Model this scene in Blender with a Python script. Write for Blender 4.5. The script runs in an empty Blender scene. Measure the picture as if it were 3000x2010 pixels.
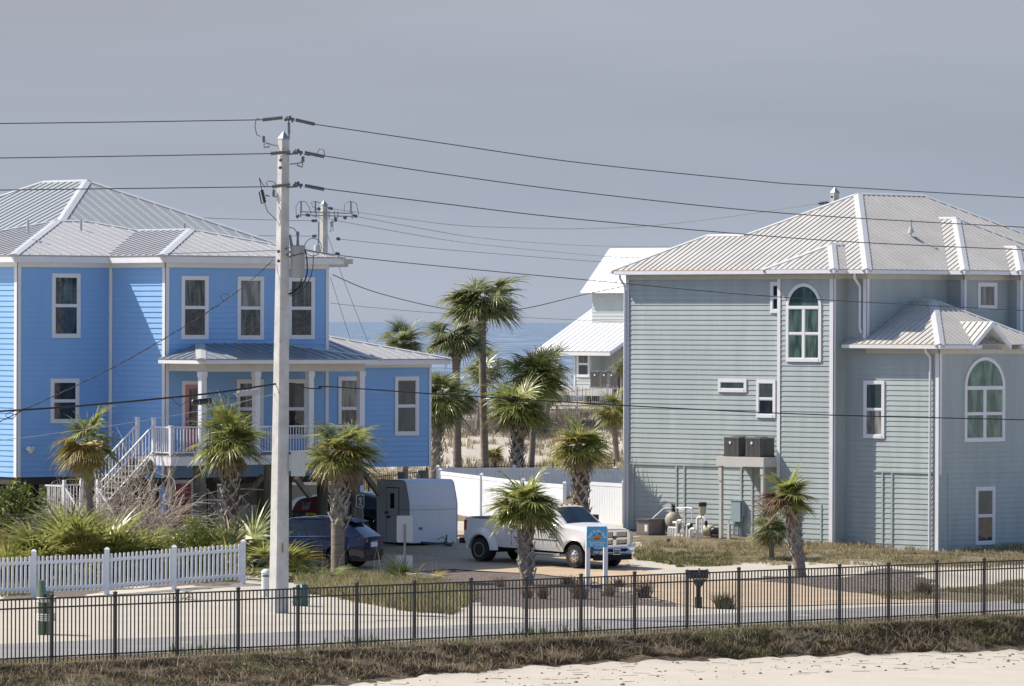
import bpy, math, random
from mathutils import Vector, Matrix, Euler, noise
R = math.radians
sc = bpy.context.scene
col = sc.collection
# ---------------------------------------------------------------- camera
FPX = 16500.0          # focal length in pixels of the 3000 px wide photograph
CAMZ = 8.2
cam = bpy.data.cameras.new("camera"); cam.sensor_width = 36.0; cam.lens = FPX / 3000 * 36
cam.clip_start = 1.0; cam.clip_end = 90000.0
camo = bpy.data.objects.new("camera", cam); col.objects.link(camo)
CM = Euler((R(90 - 0.2163), 0, 0)).to_matrix() @ Matrix.Rotation(R(0.2), 3, 'Z')
camo.matrix_world = Matrix.Translation((0, 0, CAMZ)) @ CM.to_4x4()
sc.camera = camo
# ---------------------------------------------------------------- world, sun, exposure
SUN_EL = R(47); SUN_V = Vector((-0.94, 0.34, 0)).normalized() * math.cos(SUN_EL) + Vector((0, 0, math.sin(SUN_EL)))
world = bpy.data.worlds.new("World"); sc.world = world; world.use_nodes = True
wn = world.node_tree; wn.nodes.clear()
sky = wn.nodes.new('ShaderNodeTexSky'); sky.sky_type = 'NISHITA'; sky.sun_disc = False
sky.sun_elevation = SUN_EL; sky.sun_rotation = math.atan2(SUN_V.x, SUN_V.y)
sky.air_density = 1.0; sky.dust_density = 1.0; sky.ozone_density = 3.0; sky.altitude = 0
tc = wn.nodes.new('ShaderNodeTexCoord'); mp = wn.nodes.new('ShaderNodeMapping'); mp.inputs['Scale'].default_value = (3, 3, 26)
nz = wn.nodes.new('ShaderNodeTexNoise'); nz.inputs['Scale'].default_value = 1.5; nz.inputs['Detail'].default_value = 4; nz.inputs['Roughness'].default_value = .45
sep = wn.nodes.new('ShaderNodeSeparateXYZ'); mr = wn.nodes.new('ShaderNodeMapRange'); mr.inputs['From Min'].default_value = 0.0; mr.inputs['From Max'].default_value = 0.3
# tint over the clear sky by height; stops above view brightened to fill shade
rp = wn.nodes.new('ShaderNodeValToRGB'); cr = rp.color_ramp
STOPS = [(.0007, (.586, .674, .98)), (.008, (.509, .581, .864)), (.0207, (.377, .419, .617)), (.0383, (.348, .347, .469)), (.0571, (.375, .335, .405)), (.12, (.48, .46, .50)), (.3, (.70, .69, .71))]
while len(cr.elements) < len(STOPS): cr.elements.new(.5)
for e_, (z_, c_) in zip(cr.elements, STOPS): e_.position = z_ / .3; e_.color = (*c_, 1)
nmr = wn.nodes.new('ShaderNodeMapRange'); nmr.inputs['From Min'].default_value = .3; nmr.inputs['From Max'].default_value = .7; nmr.inputs['To Min'].default_value = .89; nmr.inputs['To Max'].default_value = 1.10
mx = wn.nodes.new('ShaderNodeMix'); mx.data_type = 'RGBA'; mx.blend_type = 'MULTIPLY'; mx.inputs['Factor'].default_value = 1
sc2 = wn.nodes.new('ShaderNodeVectorMath'); sc2.operation = 'SCALE'
bg = wn.nodes.new('ShaderNodeBackground'); bg.inputs['Strength'].default_value = 0.15
wo = wn.nodes.new('ShaderNodeOutputWorld')
L = wn.links.new
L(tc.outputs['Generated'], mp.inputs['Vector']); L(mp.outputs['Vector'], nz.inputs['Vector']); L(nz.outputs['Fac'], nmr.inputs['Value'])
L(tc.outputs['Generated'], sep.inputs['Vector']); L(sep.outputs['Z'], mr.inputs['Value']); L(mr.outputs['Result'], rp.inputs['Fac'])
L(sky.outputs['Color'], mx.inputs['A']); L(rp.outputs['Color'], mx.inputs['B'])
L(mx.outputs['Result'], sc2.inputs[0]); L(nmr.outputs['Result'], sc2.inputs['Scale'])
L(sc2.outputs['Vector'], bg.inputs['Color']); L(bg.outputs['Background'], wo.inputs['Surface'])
sl = bpy.data.lights.new("sun", 'SUN'); sl.energy = 4.2; sl.angle = R(0.5); sl.color = (1, .93, .82)
so = bpy.data.objects.new("sun", sl); col.objects.link(so)
so.rotation_euler = SUN_V.to_track_quat('Z', 'Y').to_euler(); so.location = (-40, 20, 60)
sc.view_settings.view_transform = 'Standard'; sc.view_settings.look = 'None'
sc.view_settings.exposure = 0.68; sc.view_settings.gamma = 1.0
sc.render.resolution_x = 1024; sc.render.resolution_y = 686

# ---------------------------------------------------------------- measuring helpers (sight lines to real planes)
def ray(px, py):
    return (CM @ Vector(((px - 1500) / FPX, -(py - 1005) / FPX, -1.0)))
def W(px, py, Y):
    d = ray(px, py); t = Y / d.y
    return Vector((d.x * t, Y, CAMZ + d.z * t))
def Gz(px, py, z=0.0):
    d = ray(px, py); t = (z - CAMZ) / d.z
    return Vector((d.x * t, d.y * t, z))
def smooth(t):
    t = max(0.0, min(1.0, t)); return t * t * (3 - 2 * t)
def lerp(a, b, t): return a + (b - a) * t

# ---------------------------------------------------------------- materials
MATS = {}
def mat(name, c, rough=.7, var=.12, scale=6, bump=0.0, bscale=30, metal=0, c2=None, stretch=(1, 1, 1), trans=0, spec=.5, detail=6, object_space=True):
    if name in MATS: return MATS[name]
    m = bpy.data.materials.new(name); m.use_nodes = True; nt = m.node_tree; b = nt.nodes['Principled BSDF']
    b.inputs['Roughness'].default_value = rough; b.inputs['Metallic'].default_value = metal
    b.inputs['Specular IOR Level'].default_value = spec
    tcn = nt.nodes.new('ShaderNodeTexCoord'); mpn = nt.nodes.new('ShaderNodeMapping'); mpn.inputs['Scale'].default_value = stretch
    nt.links.new(tcn.outputs['Object'], mpn.inputs['Vector'])
    n = nt.nodes.new('ShaderNodeTexNoise'); n.inputs['Scale'].default_value = scale; n.inputs['Detail'].default_value = detail
    n.inputs['Roughness'].default_value = .6
    nt.links.new(mpn.outputs['Vector'], n.inputs['Vector'])
    r = nt.nodes.new('ShaderNodeValToRGB'); r.color_ramp.elements[0].position = .3; r.color_ramp.elements[1].position = .7
    lo = [x * (1 - var) for x in c]; hi = [min(1, x * (1 + var)) for x in (c2 or c)]
    r.color_ramp.elements[0].color = (*lo, 1); r.color_ramp.elements[1].color = (*hi, 1)
    nt.links.new(n.outputs['Fac'], r.inputs['Fac']); nt.links.new(r.outputs['Color'], b.inputs['Base Color'])
    if bump:
        n2 = nt.nodes.new('ShaderNodeTexNoise'); n2.inputs['Scale'].default_value = bscale; n2.inputs['Detail'].default_value = 4
        nt.links.new(mpn.outputs['Vector'], n2.inputs['Vector'])
        bn = nt.nodes.new('ShaderNodeBump'); bn.inputs['Strength'].default_value = bump; bn.inputs['Distance'].default_value = .05
        nt.links.new(n2.outputs['Fac'], bn.inputs['Height']); nt.links.new(bn.outputs['Normal'], b.inputs['Normal'])
    if trans:
        tr = nt.nodes.new('ShaderNodeBsdfTranslucent'); nt.links.new(r.outputs['Color'], tr.inputs['Color'])
        ms = nt.nodes.new('ShaderNodeMixShader'); ms.inputs['Fac'].default_value = trans
        out = nt.nodes['Material Output']
        nt.links.new(b.outputs['BSDF'], ms.inputs[1]); nt.links.new(tr.outputs['BSDF'], ms.inputs[2]); nt.links.new(ms.outputs['Shader'], out.inputs['Surface'])
    MATS[name] = m; return m
def window_glass(name, dark, light, streak=7.0, rough=.06):
    # glass with curtains or blinds behind: tall soft folds, wavy surface that bends what it mirrors
    m = bpy.data.materials.new(name); m.use_nodes = True; nt = m.node_tree; b = nt.nodes['Principled BSDF']
    tcn = nt.nodes.new('ShaderNodeTexCoord'); mpn = nt.nodes.new('ShaderNodeMapping'); mpn.inputs['Scale'].default_value = (streak, streak, .7)
    n = nt.nodes.new('ShaderNodeTexNoise'); n.inputs['Scale'].default_value = 1.3; n.inputs['Detail'].default_value = 3; n.inputs['Distortion'].default_value = .6
    r = nt.nodes.new('ShaderNodeValToRGB'); r.color_ramp.elements[0].position = .42; r.color_ramp.elements[1].position = .72
    r.color_ramp.elements[0].color = (*dark, 1); r.color_ramp.elements[1].color = (*light, 1)
    nt.links.new(tcn.outputs['Object'], mpn.inputs['Vector']); nt.links.new(mpn.outputs['Vector'], n.inputs['Vector'])
    nt.links.new(n.outputs['Fac'], r.inputs['Fac']); nt.links.new(r.outputs['Color'], b.inputs['Base Color'])
    n2 = nt.nodes.new('ShaderNodeTexNoise'); n2.inputs['Scale'].default_value = 1.7; n2.inputs['Detail'].default_value = 2; n2.inputs['Distortion'].default_value = 1.5
    nt.links.new(tcn.outputs['Object'], n2.inputs['Vector'])
    bn = nt.nodes.new('ShaderNodeBump'); bn.inputs['Strength'].default_value = .12; bn.inputs['Distance'].default_value = .05
    nt.links.new(n2.outputs['Fac'], bn.inputs['Height']); nt.links.new(bn.outputs['Normal'], b.inputs['Coat Normal']); nt.links.new(bn.outputs['Normal'], b.inputs['Normal'])
    b.inputs['Roughness'].default_value = rough; b.inputs['Specular IOR Level'].default_value = .5
    b.inputs['Coat Weight'].default_value = .3; b.inputs['Coat Roughness'].default_value = .02
    MATS[name] = m; return m
def srgb(r, g, b):
    f = lambda c: (c / 255 / 12.92) if c / 255 <= .04045 else ((c / 255 + .055) / 1.055) ** 2.4
    return (f(r), f(g), f(b))
blue_sid = mat('blue_siding', (.235, .43, .715), .55, .035, .8, .03, 60, stretch=(2, 2, .4))
grey_sid = mat('sage_siding', (.355, .40, .395), .6, .09, .7, .05, 60, c2=(.38, .425, .42), stretch=(2.5, 2.5, .35))
pale_sid = mat('pale_green_siding', (.49, .525, .50), .6, .05, 1)
white = mat('white_trim', (.74, .73, .74), .5, .04, 2)
cream = mat('cream_trim', (.55, .53, .48), .6, .06, 3)
blue_roof = mat('pale_metal_roof', (.37, .36, .35), .42, .06, .6, metal=0, spec=.6)
grey_roof = mat('cream_metal_roof', (.43, .41, .375), .45, .07, .7, c2=(.46, .435, .395), spec=.5)
white_roof = mat('white_metal_roof', (.60, .60, .61), .4, .02, 1)
rust = mat('rusted_flashing', (.34, .24, .15), .8, .3, 8)
cap_w = mat('roof_cap', (.47, .47, .46), .4, .04, 2)
gut = mat('gutter_white', (.72, .73, .75), .4, .05, 2)
pane_b = window_glass('curtained_glass', (.010, .014, .014), (.13, .155, .14))
pane_bd = window_glass('dark_glass', (.008, .010, .011), (.035, .045, .045), 12)
pane_g = window_glass('green_tinted_glass', (.035, .10, .085), (.16, .30, .25), 2.0)
pane_g2 = window_glass('grey_green_glass', (.03, .065, .055), (.12, .17, .145), 2.5)
pane_s = window_glass('screened_glass', (.035, .05, .05), (.075, .095, .09), 2.0, .25)
pane_c = window_glass('blind_behind_glass', (.10, .10, .09), (.33, .32, .29), 3.0, .25)
pink = mat('coral_paint', (.60, .22, .23), .5, .06, 4)
pinkd = mat('red_pink_paint', (.36, .055, .085), .5, .1, 4)
woodg = mat('weathered_wood', (.24, .205, .165), .85, .25, 4, .3, 20, c2=(.30, .26, .21), stretch=(3, 3, .5))
pilew = mat('pile_wood', (.125, .115, .085), .9, .35, 3, .4, 25, c2=(.21, .20, .15), stretch=(4, 4, .5))
pileg = mat('green_treated_wood', (.11, .15, .10), .85, .3, 3, .3, 25, c2=(.17, .20, .14), stretch=(6, 6, .5))
concr = mat('pole_concrete', (.50, .48, .45), .85, .12, 2.5, .15, 40, c2=(.56, .54, .51))
steel = mat('galvanised_steel', (.33, .34, .36), .45, .15, 5, metal=.4)
dsteel = mat('dark_grey_polymer', (.10, .105, .115), .55, .15, 5)
blackm = mat('black_metal', (.018, .018, .019), .45, .2, 5)
rubber = mat('black_rubber', (.02, .02, .02), .85, .25, 20)
chrome = mat('chrome', (.72, .72, .74), .12, .03, 3, metal=1)
alum = mat('polished_aluminium', (.70, .68, .66), .28, .06, 4, metal=.9)
wpaint = mat('white_car_paint', (.70, .68, .655), .22, .02, 2, spec=.6)
bpaint = mat('navy_car_paint', (.010, .017, .06), .16, .05, 2, spec=.7)
rpaint = mat('dark_red_paint', (.19, .022, .028), .3, .1, 2)
carglass = mat('car_glass', (.012, .018, .020), .05, .3, 2, spec=.8)
wellb = mat('wheel_well_black', (.008, .008, .008), .9, .1, 3)
redl = mat('red_lens', (.42, .02, .02), .2, .1, 5)
clearl = mat('clear_lens', (.45, .44, .42), .1, .1, 9)
amber = mat('amber_lens', (.75, .25, .05), .25, .05, 5)
whitep = mat('white_panel', (.66, .68, .72), .5, .04, 1)
vinyl = mat('white_vinyl', (.75, .76, .78), .45, .03, 1)
pvc = mat('white_pipe', (.78, .77, .74), .5, .05, 3)
tan = mat('tan_plastic', (.33, .28, .22), .6, .08, 3)
green_box = mat('utility_green', (.02, .12, .10), .5, .1, 4)
mailb = mat('mailbox_black', (.012, .012, .013), .4, .2, 5)
wire_d = mat('dark_conductor', (.06, .06, .065), .6, .1, 3)
wire_l = mat('bright_conductor', (.55, .52, .48), .35, .1, 3, metal=.3)
wire_b = mat('black_cable', (.015, .015, .017), .7, .1, 3)
porc = mat('grey_porcelain', (.16, .17, .18), .35, .15, 5)
palm_g = mat('palm_leaf_green', (.12, .155, .035), .36, .55, 5, trans=.4, c2=(.33, .335, .10), detail=3)
palm_d = mat('palm_leaf_dark', (.10, .13, .045), .38, .5, 5, trans=.36, c2=(.26, .27, .12), detail=3)
palm_y = mat('palm_leaf_yellow', (.22, .18, .045), .55, .3, 3, trans=.25, c2=(.32, .24, .06))
palm_b = mat('palm_leaf_dead', (.30, .22, .14), .8, .35, 3, trans=.15, c2=(.36, .27, .17))
palm_r = mat('palm_leaf_reddish', (.19, .105, .07), .8, .3, 3, trans=.15)
trunk_m = mat('palm_trunk', (.24, .195, .155), .9, .2, 2.5, .5, 14, c2=(.30, .25, .20), stretch=(.6, .6, 6))
boot_m = mat('palm_boots', (.27, .235, .20), .85, .3, 5, .3, 20, c2=(.40, .35, .30))
trunk_i = mat('palm_fibre', (.13, .095, .07), .95, .3, 8, .5, 20)
leaf1 = mat('shrub_leaf', (.045, .075, .018), .5, .5, 2, trans=.2, c2=(.12, .15, .03), detail=2)
leaf2 = mat('shrub_leaf_bright', (.12, .17, .03), .5, .35, 3, trans=.25, c2=(.26, .27, .05), detail=2)
leaf3 = mat('far_brush', (.20, .175, .14), .8, .3, 2, c2=(.29, .25, .205))
twig = mat('bare_twig', (.36, .30, .24), .85, .25, 5, c2=(.50, .43, .35))
straw = mat('straw_grass', (.42, .34, .20), .85, .3, 1.5, trans=.25, c2=(.58, .48, .32))
drygr = mat('dry_grass', (.24, .18, .11), .9, .4, 1.2, trans=.15, c2=(.38, .30, .19))
darkgr = mat('dead_thatch', (.075, .058, .040), .95, .4, 1.5, c2=(.14, .105, .07))
greengr = mat('green_grass', (.10, .13, .035), .8, .3, 1.5, trans=.25, c2=(.18, .21, .06))
redgr = mat('russet_grass', (.20, .115, .06), .85, .3, 2, trans=.15)
signblue = mat('sign_blue', (.10, .46, .72), .5, .05, 6)
signwhite = mat('sign_white_paint', (.80, .80, .78), .5, .03, 6)
orange = mat('sign_orange', (.80, .28, .05), .5, .15, 20)
teal = mat('teal_number_paint', (.05, .22, .24), .5, .1, 6)
signback = mat('sign_back_aluminium', (.70, .70, .66), .5, .04, 2)
yellow = mat('yellow_plastic', (.65, .42, .03), .5, .1, 5)
acgrey = mat('condenser_grey', (.16, .155, .145), .6, .1, 3)
acdark = mat('condenser_dark', (.045, .045, .045), .7, .1, 3)
panelg = mat('panel_grey_green', (.29, .37, .39), .6, .05, 3)

# ---------------------------------------------------------------- mesh builder
SPLIT = {'frieze_board', 'corner_trim', 'batten', 'ridge_cap', 'rear_fender', 'vent_pipe', 'downspout', 'gutter', 'edge_trim_', 'bolt', 'railing_post', 'wiper', 'hanger', 'stair_railing', 'door_handle', 'valve', 'chassis'}
class MB:
    def __init__(s): s.v = []; s.f = []; s.m = []; s.mi = 0
    def V(s, p): s.v.append((p[0], p[1], p[2])); return len(s.v) - 1
    def face(s, pts): 
        n = len(s.v); s.v += [(p[0], p[1], p[2]) for p in pts]; s.f.append(tuple(range(n, n + len(pts)))); s.m.append(s.mi)
    def corners(s, c):   # 8 corners: bottom 4 ccw, top 4 ccw
        n = len(s.v); s.v += [tuple(p) for p in c]
        for q in ((0, 3, 2, 1), (4, 5, 6, 7), (0, 1, 5, 4), (1, 2, 6, 5), (2, 3, 7, 6), (3, 0, 4, 7)):
            s.f.append(tuple(n + i for i in q)); s.m.append(s.mi)
    def box(s, x0, x1, y0, y1, z0, z1):
        s.corners([(x0, y0, z0), (x1, y0, z0), (x1, y1, z0), (x0, y1, z0), (x0, y0, z1), (x1, y0, z1), (x1, y1, z1), (x0, y1, z1)])
    def bar(s, a, b, w, h=None, up=Vector((0, 0, 1))):
        a = Vector(a); b = Vector(b); h = h or w; d = (b - a).normalized(); sd = d.cross(up)
        if sd.length < 1e-4: sd = d.cross(Vector((0, 1, 0)))
        sd.normalize(); u = sd.cross(d).normalized(); sd *= w / 2; u *= h / 2
        s.corners([a - sd - u, b - sd - u, b + sd - u, a + sd - u, a - sd + u, b - sd + u, b + sd + u, a + sd + u])
    def tube(s, pts, r, n=8, cap=True, r2=None):
        pts = [Vector(p) for p in pts]; k = len(pts); rr = r if isinstance(r, (list, tuple)) else [lerp(r, r2 if r2 is not None else r, i / (k - 1)) for i in range(k)]
        rings = []; prev = None
        for i, p in enumerate(pts):
            d = (pts[min(i + 1, k - 1)] - pts[max(i - 1, 0)]).normalized()
            if prev is None:
                a = d.orthogonal().normalized()
            else:
                a = (prev - d * prev.dot(d)); a = a.normalized() if a.length > 1e-6 else d.orthogonal().normalized()
            prev = a; b = d.cross(a)
            n0 = len(s.v)
            for j in range(n):
                t = 2 * math.pi * j / n; q = p + (a * math.cos(t) + b * math.sin(t)) * rr[i]; s.v.append(tuple(q))
            rings.append(n0)
        for i in range(k - 1):
            for j in range(n):
                a0 = rings[i] + j; a1 = rings[i] + (j + 1) % n; b0 = rings[i + 1] + j; b1 = rings[i + 1] + (j + 1) % n
                s.f.append((a0, a1, b1, b0)); s.m.append(s.mi)
        if cap:
            s.f.append(tuple(rings[0] + j for j in reversed(range(n)))); s.m.append(s.mi)
            s.f.append(tuple(rings[-1] + j for j in range(n))); s.m.append(s.mi)
    def lathe(s, o, axis, prof, n=20, a0=0):   # prof: (radius, height along axis)
        o = Vector(o); ax = Vector(axis).normalized(); a = ax.orthogonal().normalized(); b = ax.cross(a); rings = []
        for (r, hh) in prof:
            n0 = len(s.v)
            for j in range(n):
                t = 2 * math.pi * j / n + a0; s.v.append(tuple(o + ax * hh + (a * math.cos(t) + b * math.sin(t)) * r))
            rings.append(n0)
        for i in range(len(prof) - 1):
            for j in range(n):
                s.f.append((rings[i] + j, rings[i] + (j + 1) % n, rings[i + 1] + (j + 1) % n, rings[i + 1] + j)); s.m.append(s.mi)
        s.f.append(tuple(rings[0] + j for j in reversed(range(n)))); s.m.append(s.mi)
        s.f.append(tuple(rings[-1] + j for j in range(n))); s.m.append(s.mi)
    def pieces(s):      # pieces that stand apart become objects of their own
        n = len(s.v); par = list(range(n))
        def find(a):
            while par[a] != a: par[a] = par[par[a]]; a = par[a]
            return a
        for f in s.f:
            for k in f[1:]: par[find(k)] = find(f[0])
        bb = {}
        for i, p in enumerate(s.v):
            r_ = find(i); b = bb.setdefault(r_, [list(p), list(p)])
            for k in range(3): b[0][k] = min(b[0][k], p[k]); b[1][k] = max(b[1][k], p[k])
        ks = list(bb); sz = {k: max(bb[k][1][i] - bb[k][0][i] for i in range(3)) for k in ks}
        for i, a in enumerate(ks):
            for b in ks[i + 1:]:
                g = math.sqrt(sum(max(0, bb[a][0][k] - bb[b][1][k], bb[b][0][k] - bb[a][1][k]) ** 2 for k in range(3)))
                if g <= .02: par[find(a)] = find(b)
        out = {}
        for f, m_ in zip(s.f, s.m): out.setdefault(find(f[0]), []).append((f, m_))
        res = []
        for fl in out.values():
            q = MB(); mp_ = {}
            for f, m_ in fl:
                for k in f:
                    if k not in mp_: mp_[k] = len(q.v); q.v.append(s.v[k])
                q.f.append(tuple(mp_[k] for k in f)); q.m.append(m_)
            res.append(q)
        return res
    def build(s, name, mats, parent=None, smooth=False, loc=None, sharp=40):
        if parent and name in SPLIT and not getattr(s, 'done', 0):
            parts = s.pieces()
            if len(parts) > 1:
                r_ = None
                for q in parts: q.done = 1; o = q.build(name, mats, parent, smooth, loc, sharp); r_ = r_ or o
                return r_
        me = bpy.data.meshes.new(name); me.from_pydata(s.v, [], s.f)
        if not isinstance(mats, (list, tuple)): mats = [mats]
        for m in mats: me.materials.append(m)
        if len(mats) > 1: me.polygons.foreach_set('material_index', s.m)
        if smooth:
            me.polygons.foreach_set('use_smooth', [True] * len(me.polygons))
            me.set_sharp_from_angle(angle=R(sharp))
        me.update()
        o = bpy.data.objects.new(name, me); col.objects.link(o)
        if parent: o.parent = parent
        if loc is not None: o.location = loc
        return o
def tag(o, label=None, cat=None, group=None, kind=None):
    if label: o['label'] = label
    if cat: o['category'] = cat
    if group: o['group'] = group
    if kind: o['kind'] = kind
    return o
def thing(name, label, cat, loc=(0, 0, 0), rz=0.0, group=None):
    o = bpy.data.objects.new(name, None); col.objects.link(o); o.location = loc; o.rotation_euler = (0, 0, rz); o.empty_display_size = .3
    return tag(o, label, cat, group)
class Frame:
    def __init__(s, o, rz):
        s.o = Vector(o); s.rz = rz; c, n = math.cos(rz), math.sin(rz)
        s.ux = Vector((c, n, 0)); s.uy = Vector((-n, c, 0))
    def loc(s, p): d = Vector(p) - s.o; return Vector((d.dot(s.ux), d.dot(s.uy), d.z))
    def wor(s, p): return s.o + s.ux * p[0] + s.uy * p[1] + Vector((0, 0, p[2]))
    def hit(s, px, py, ax, val):
        C = s.loc(Vector((0, 0, CAMZ))); d = ray(px, py); d = Vector((d.dot(s.ux), d.dot(s.uy), d.z))
        t = (val - C[ax]) / d[ax]; return C + d * t
class Plane:      # a wall plane in a frame; a runs to the right as seen from outside
    def __init__(s, fr, kind, val): s.fr = fr; s.k = kind; s.val = val
    def p(s, a, z, o=0.0):
        return Vector((a, s.val - o, z)) if s.k == 'v' else Vector((s.val - o, -a, z))
    def at(s, px, py):
        h = s.fr.hit(px, py, 1 if s.k == 'v' else 0, s.val); return (h.x if s.k == 'v' else -h.y), h.z
    def box(s, mb, a0, a1, z0, z1, o0, o1):
        P = s.p; mb.corners([P(a0, z0, o1), P(a1, z0, o1), P(a1, z0, o0), P(a0, z0, o0), P(a0, z1, o1), P(a1, z1, o1), P(a1, z1, o0), P(a0, z1, o0)])
    def quad(s, mb, a0, a1, z0, z1, o):
        P = s.p; mb.face([P(a0, z0, o), P(a1, z0, o), P(a1, z1, o), P(a0, z1, o)])
    def siding(s, mb, a0, a1, z0, z1, e=.178, lip=.021):
        P = s.p; z = z0
        while z < z1 - 1e-4:
            zt = min(z + e, z1)
            mb.face([P(a0, z, lip), P(a1, z, lip), P(a1, zt, .002), P(a0, zt, .002)])
            mb.face([P(a0, z, .0), P(a1, z, .0), P(a1, z, lip), P(a0, z, lip)])
            z = zt
def text_mesh(name, body, size, m, parent, M, extrude=.002, align='CENTER', bold=0):
    cu = bpy.data.curves.new(name, 'FONT'); cu.body = body; cu.size = size; cu.extrude = extrude; cu.align_x = align; cu.align_y = 'CENTER'; cu.offset = bold
    cu.resolution_u = 3
    t = bpy.data.objects.new(name + '_curve', cu); col.objects.link(t)
    bpy.context.view_layer.update()
    me = bpy.data.meshes.new_from_object(t.evaluated_get(bpy.context.evaluated_depsgraph_get()))
    bpy.data.objects.remove(t); me.name = name
    me.transform(M); me.materials.clear(); me.materials.append(m)
    o = bpy.data.objects.new(name, me); col.objects.link(o)
    if parent: o.parent = parent
    return o
# ================================================================ GROUND
random.seed(4)
FO = Vector((W(151, 1949, 126.5).x, 126.5)); FE = Vector((W(2883, 1814, 147.6).x, 147.6)); FD = (FE - FO).normalized(); FN = Vector((FD.y, -FD.x))
def fd(X, Y): return (X - FO.x) * FN.x + (Y - FO.y) * FN.y      # + = camera side of the black fence
def nz1(x, y, s, z=0.0): return noise.noise(Vector((x * s, y * s, z)))
def bankw(tt): return lerp(5.6, 2.7, smooth((tt + 1) / 15))      # how far the bank reaches in front of the fence
DUNE = [(205, 0), (217, .2), (230, .9), (240, 1.5), (252, 2.1), (266, 2.8), (288, 3.2), (310, 2.6), (335, .4), (360, -3), (420, -8)]
def h(X, Y):
    d = fd(X, Y); z = 0.0
    if d > -7: z += .45 * smooth((d + 7) / 6)
    if d > .35:
        tt = (X - FO.x) * FD.x + (Y - FO.y) * FD.y; zs_ = .03 - .28 * smooth((tt - 12) / 22); z -= (.45 - zs_) * smooth((d - .4) / (bankw(tt) - .2))
        m = smooth((d - .35) / .6) * (1 - smooth((d - bankw(tt) + .2) / .7)); z += m * (.11 * nz1(X, Y, 1.0) + .09 * nz1(X, Y, 2.4, 3))
    if Y > 183: z += .03 * min(Y - 183, 17)
    if Y > 198 and X > 2: z += .025 * min(Y - 198, 9)
    z += .42 * math.exp(-((X - 12.3) ** 2 + ((Y - 177.5) * 1.0) ** 2) / 7.0)
    if Y > 205:
        for (a, za), (b, zb) in zip(DUNE, DUNE[1:]):
            if a <= Y <= b: z += lerp(za, zb, smooth((Y - a) / (b - a)) * .4 + .6 * (Y - a) / (b - a)); break
        if Y > 420: z -= 8
        if 222 < Y < 320: z += .5 * nz1(X, Y, .12) + .22 * nz1(X, Y, .4)
    z += .27 * math.exp(-((X + 8.6) ** 2 / 8 + (Y - 173) ** 2 / 26))
    if -9 > d > -60 or d > 3.4: z += .02 * nz1(X, Y, .9)
    return z
def cfr(X, Y):   # photograph pixel of a ground point (used once, to look up which surface the plot survey has there)
    v = CM.transposed() @ Vector((X, Y, -CAMZ + h(X, Y))); return 1500 + FPX * v.x / -v.z, 1005 - FPX * v.y / -v.z
def inpoly(x, y, P):
    c = False; j = len(P) - 1
    for i in range(len(P)):
        if (P[i][1] > y) != (P[j][1] > y) and x < (P[j][0] - P[i][0]) * (y - P[i][1]) / (P[j][1] - P[i][1]) + P[i][0]: c = not c
        j = i
    return c
MUL1 = [(1010, 1706), (1290, 1672), (1560, 1680), (1700, 1696), (1845, 1736), (1930, 1756), (2000, 1776), (1800, 1779), (1560, 1783), (1400, 1768), (1250, 1745), (1100, 1725)]
MUL2 = [(2120, 1699), (2300, 1688), (2480, 1686), (2600, 1662), (2680, 1680), (2780, 1745), (2700, 1757), (2500, 1740), (2330, 1719)]
MUL3 = [(0, 1600), (250, 1600), (500, 1590), (700, 1600), (700, 1712), (400, 1722), (180, 1750), (0, 1760)]
GRA1 = [(1835, 1540), (3000, 1560), (3100, 1650), (2700, 1660), (2550, 1645), (2200, 1648), (2010, 1655), (1860, 1610)]
GRA2 = [(860, 1690), (1010, 1690), (1290, 1720), (1400, 1750), (1330, 1800), (1180, 1790), (980, 1750), (880, 1735)]
GRA3 = [(2500, 1725), (2700, 1735), (3000, 1700), (3100, 1770), (2800, 1768), (2600, 1757)]
def grid(cs):
    o = []
    for a, b, st in cs:
        n = max(1, round((b - a) / st)); o += [a + (b - a) * i / n for i in range(n)]
    o.append(cs[-1][1]); return o
xs = grid([(-9000, -1000, 2000), (-1000, -100, 150), (-100, -20, 10), (-20, 20, .3), (20, 100, 10), (100, 1000, 150), (1000, 9000, 2000)])
ys = grid([(-300, 60, 60), (60, 116, 7), (116, 152, .26), (152, 216, .36), (216, 320, 1.3), (320, 430, 10)])
vs = []; cl = []
for Y in ys:
    for X in xs:
        z = h(X, Y)
        vs.append((X, Y, z))
        r = g = b = 0.0
        if abs(X) < 20 and 118 < Y < 320:
            px, py = cfr(X, Y); d = fd(X, Y); px += 38 * nz1(X, Y, .8, 7) + 16 * nz1(X, Y, 2.3, 7); py += 9 * nz1(X, Y, .9, 9) + 4 * nz1(X, Y, 2.6, 9)
            if -8 < d < bankw((X - FO.x) * FD.x + (Y - FO.y) * FD.y) - .1: g = .8 if d < .4 else 1.0; b = 1.0 if d > .6 else .35
            if inpoly(px, py, MUL1) or inpoly(px, py, MUL2): r = 1
            if inpoly(px, py, MUL3): r = .75; g = .3
            if inpoly(px, py, GRA1): g = .75
            if inpoly(px, py, GRA2): g = .7; r = .35
            if inpoly(px, py, GRA3): g = .75
            if 213 < Y < 236: g = .75
            if 258 < Y < 300: g = .5
        cl.append((r, g, b, 1))
nx = len(xs); fs = [(j * nx + i, j * nx + i + 1, (j + 1) * nx + i + 1, (j + 1) * nx + i) for j in range(len(ys) - 1) for i in range(nx - 1)]
me = bpy.data.meshes.new('ground'); me.from_pydata(vs, [], fs)
ca = me.color_attributes.new('zone', 'FLOAT_COLOR', 'POINT'); ca.data.foreach_set('color', [c for q in cl for c in q])
me.polygons.foreach_set('use_smooth', [True] * len(me.polygons))
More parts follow.
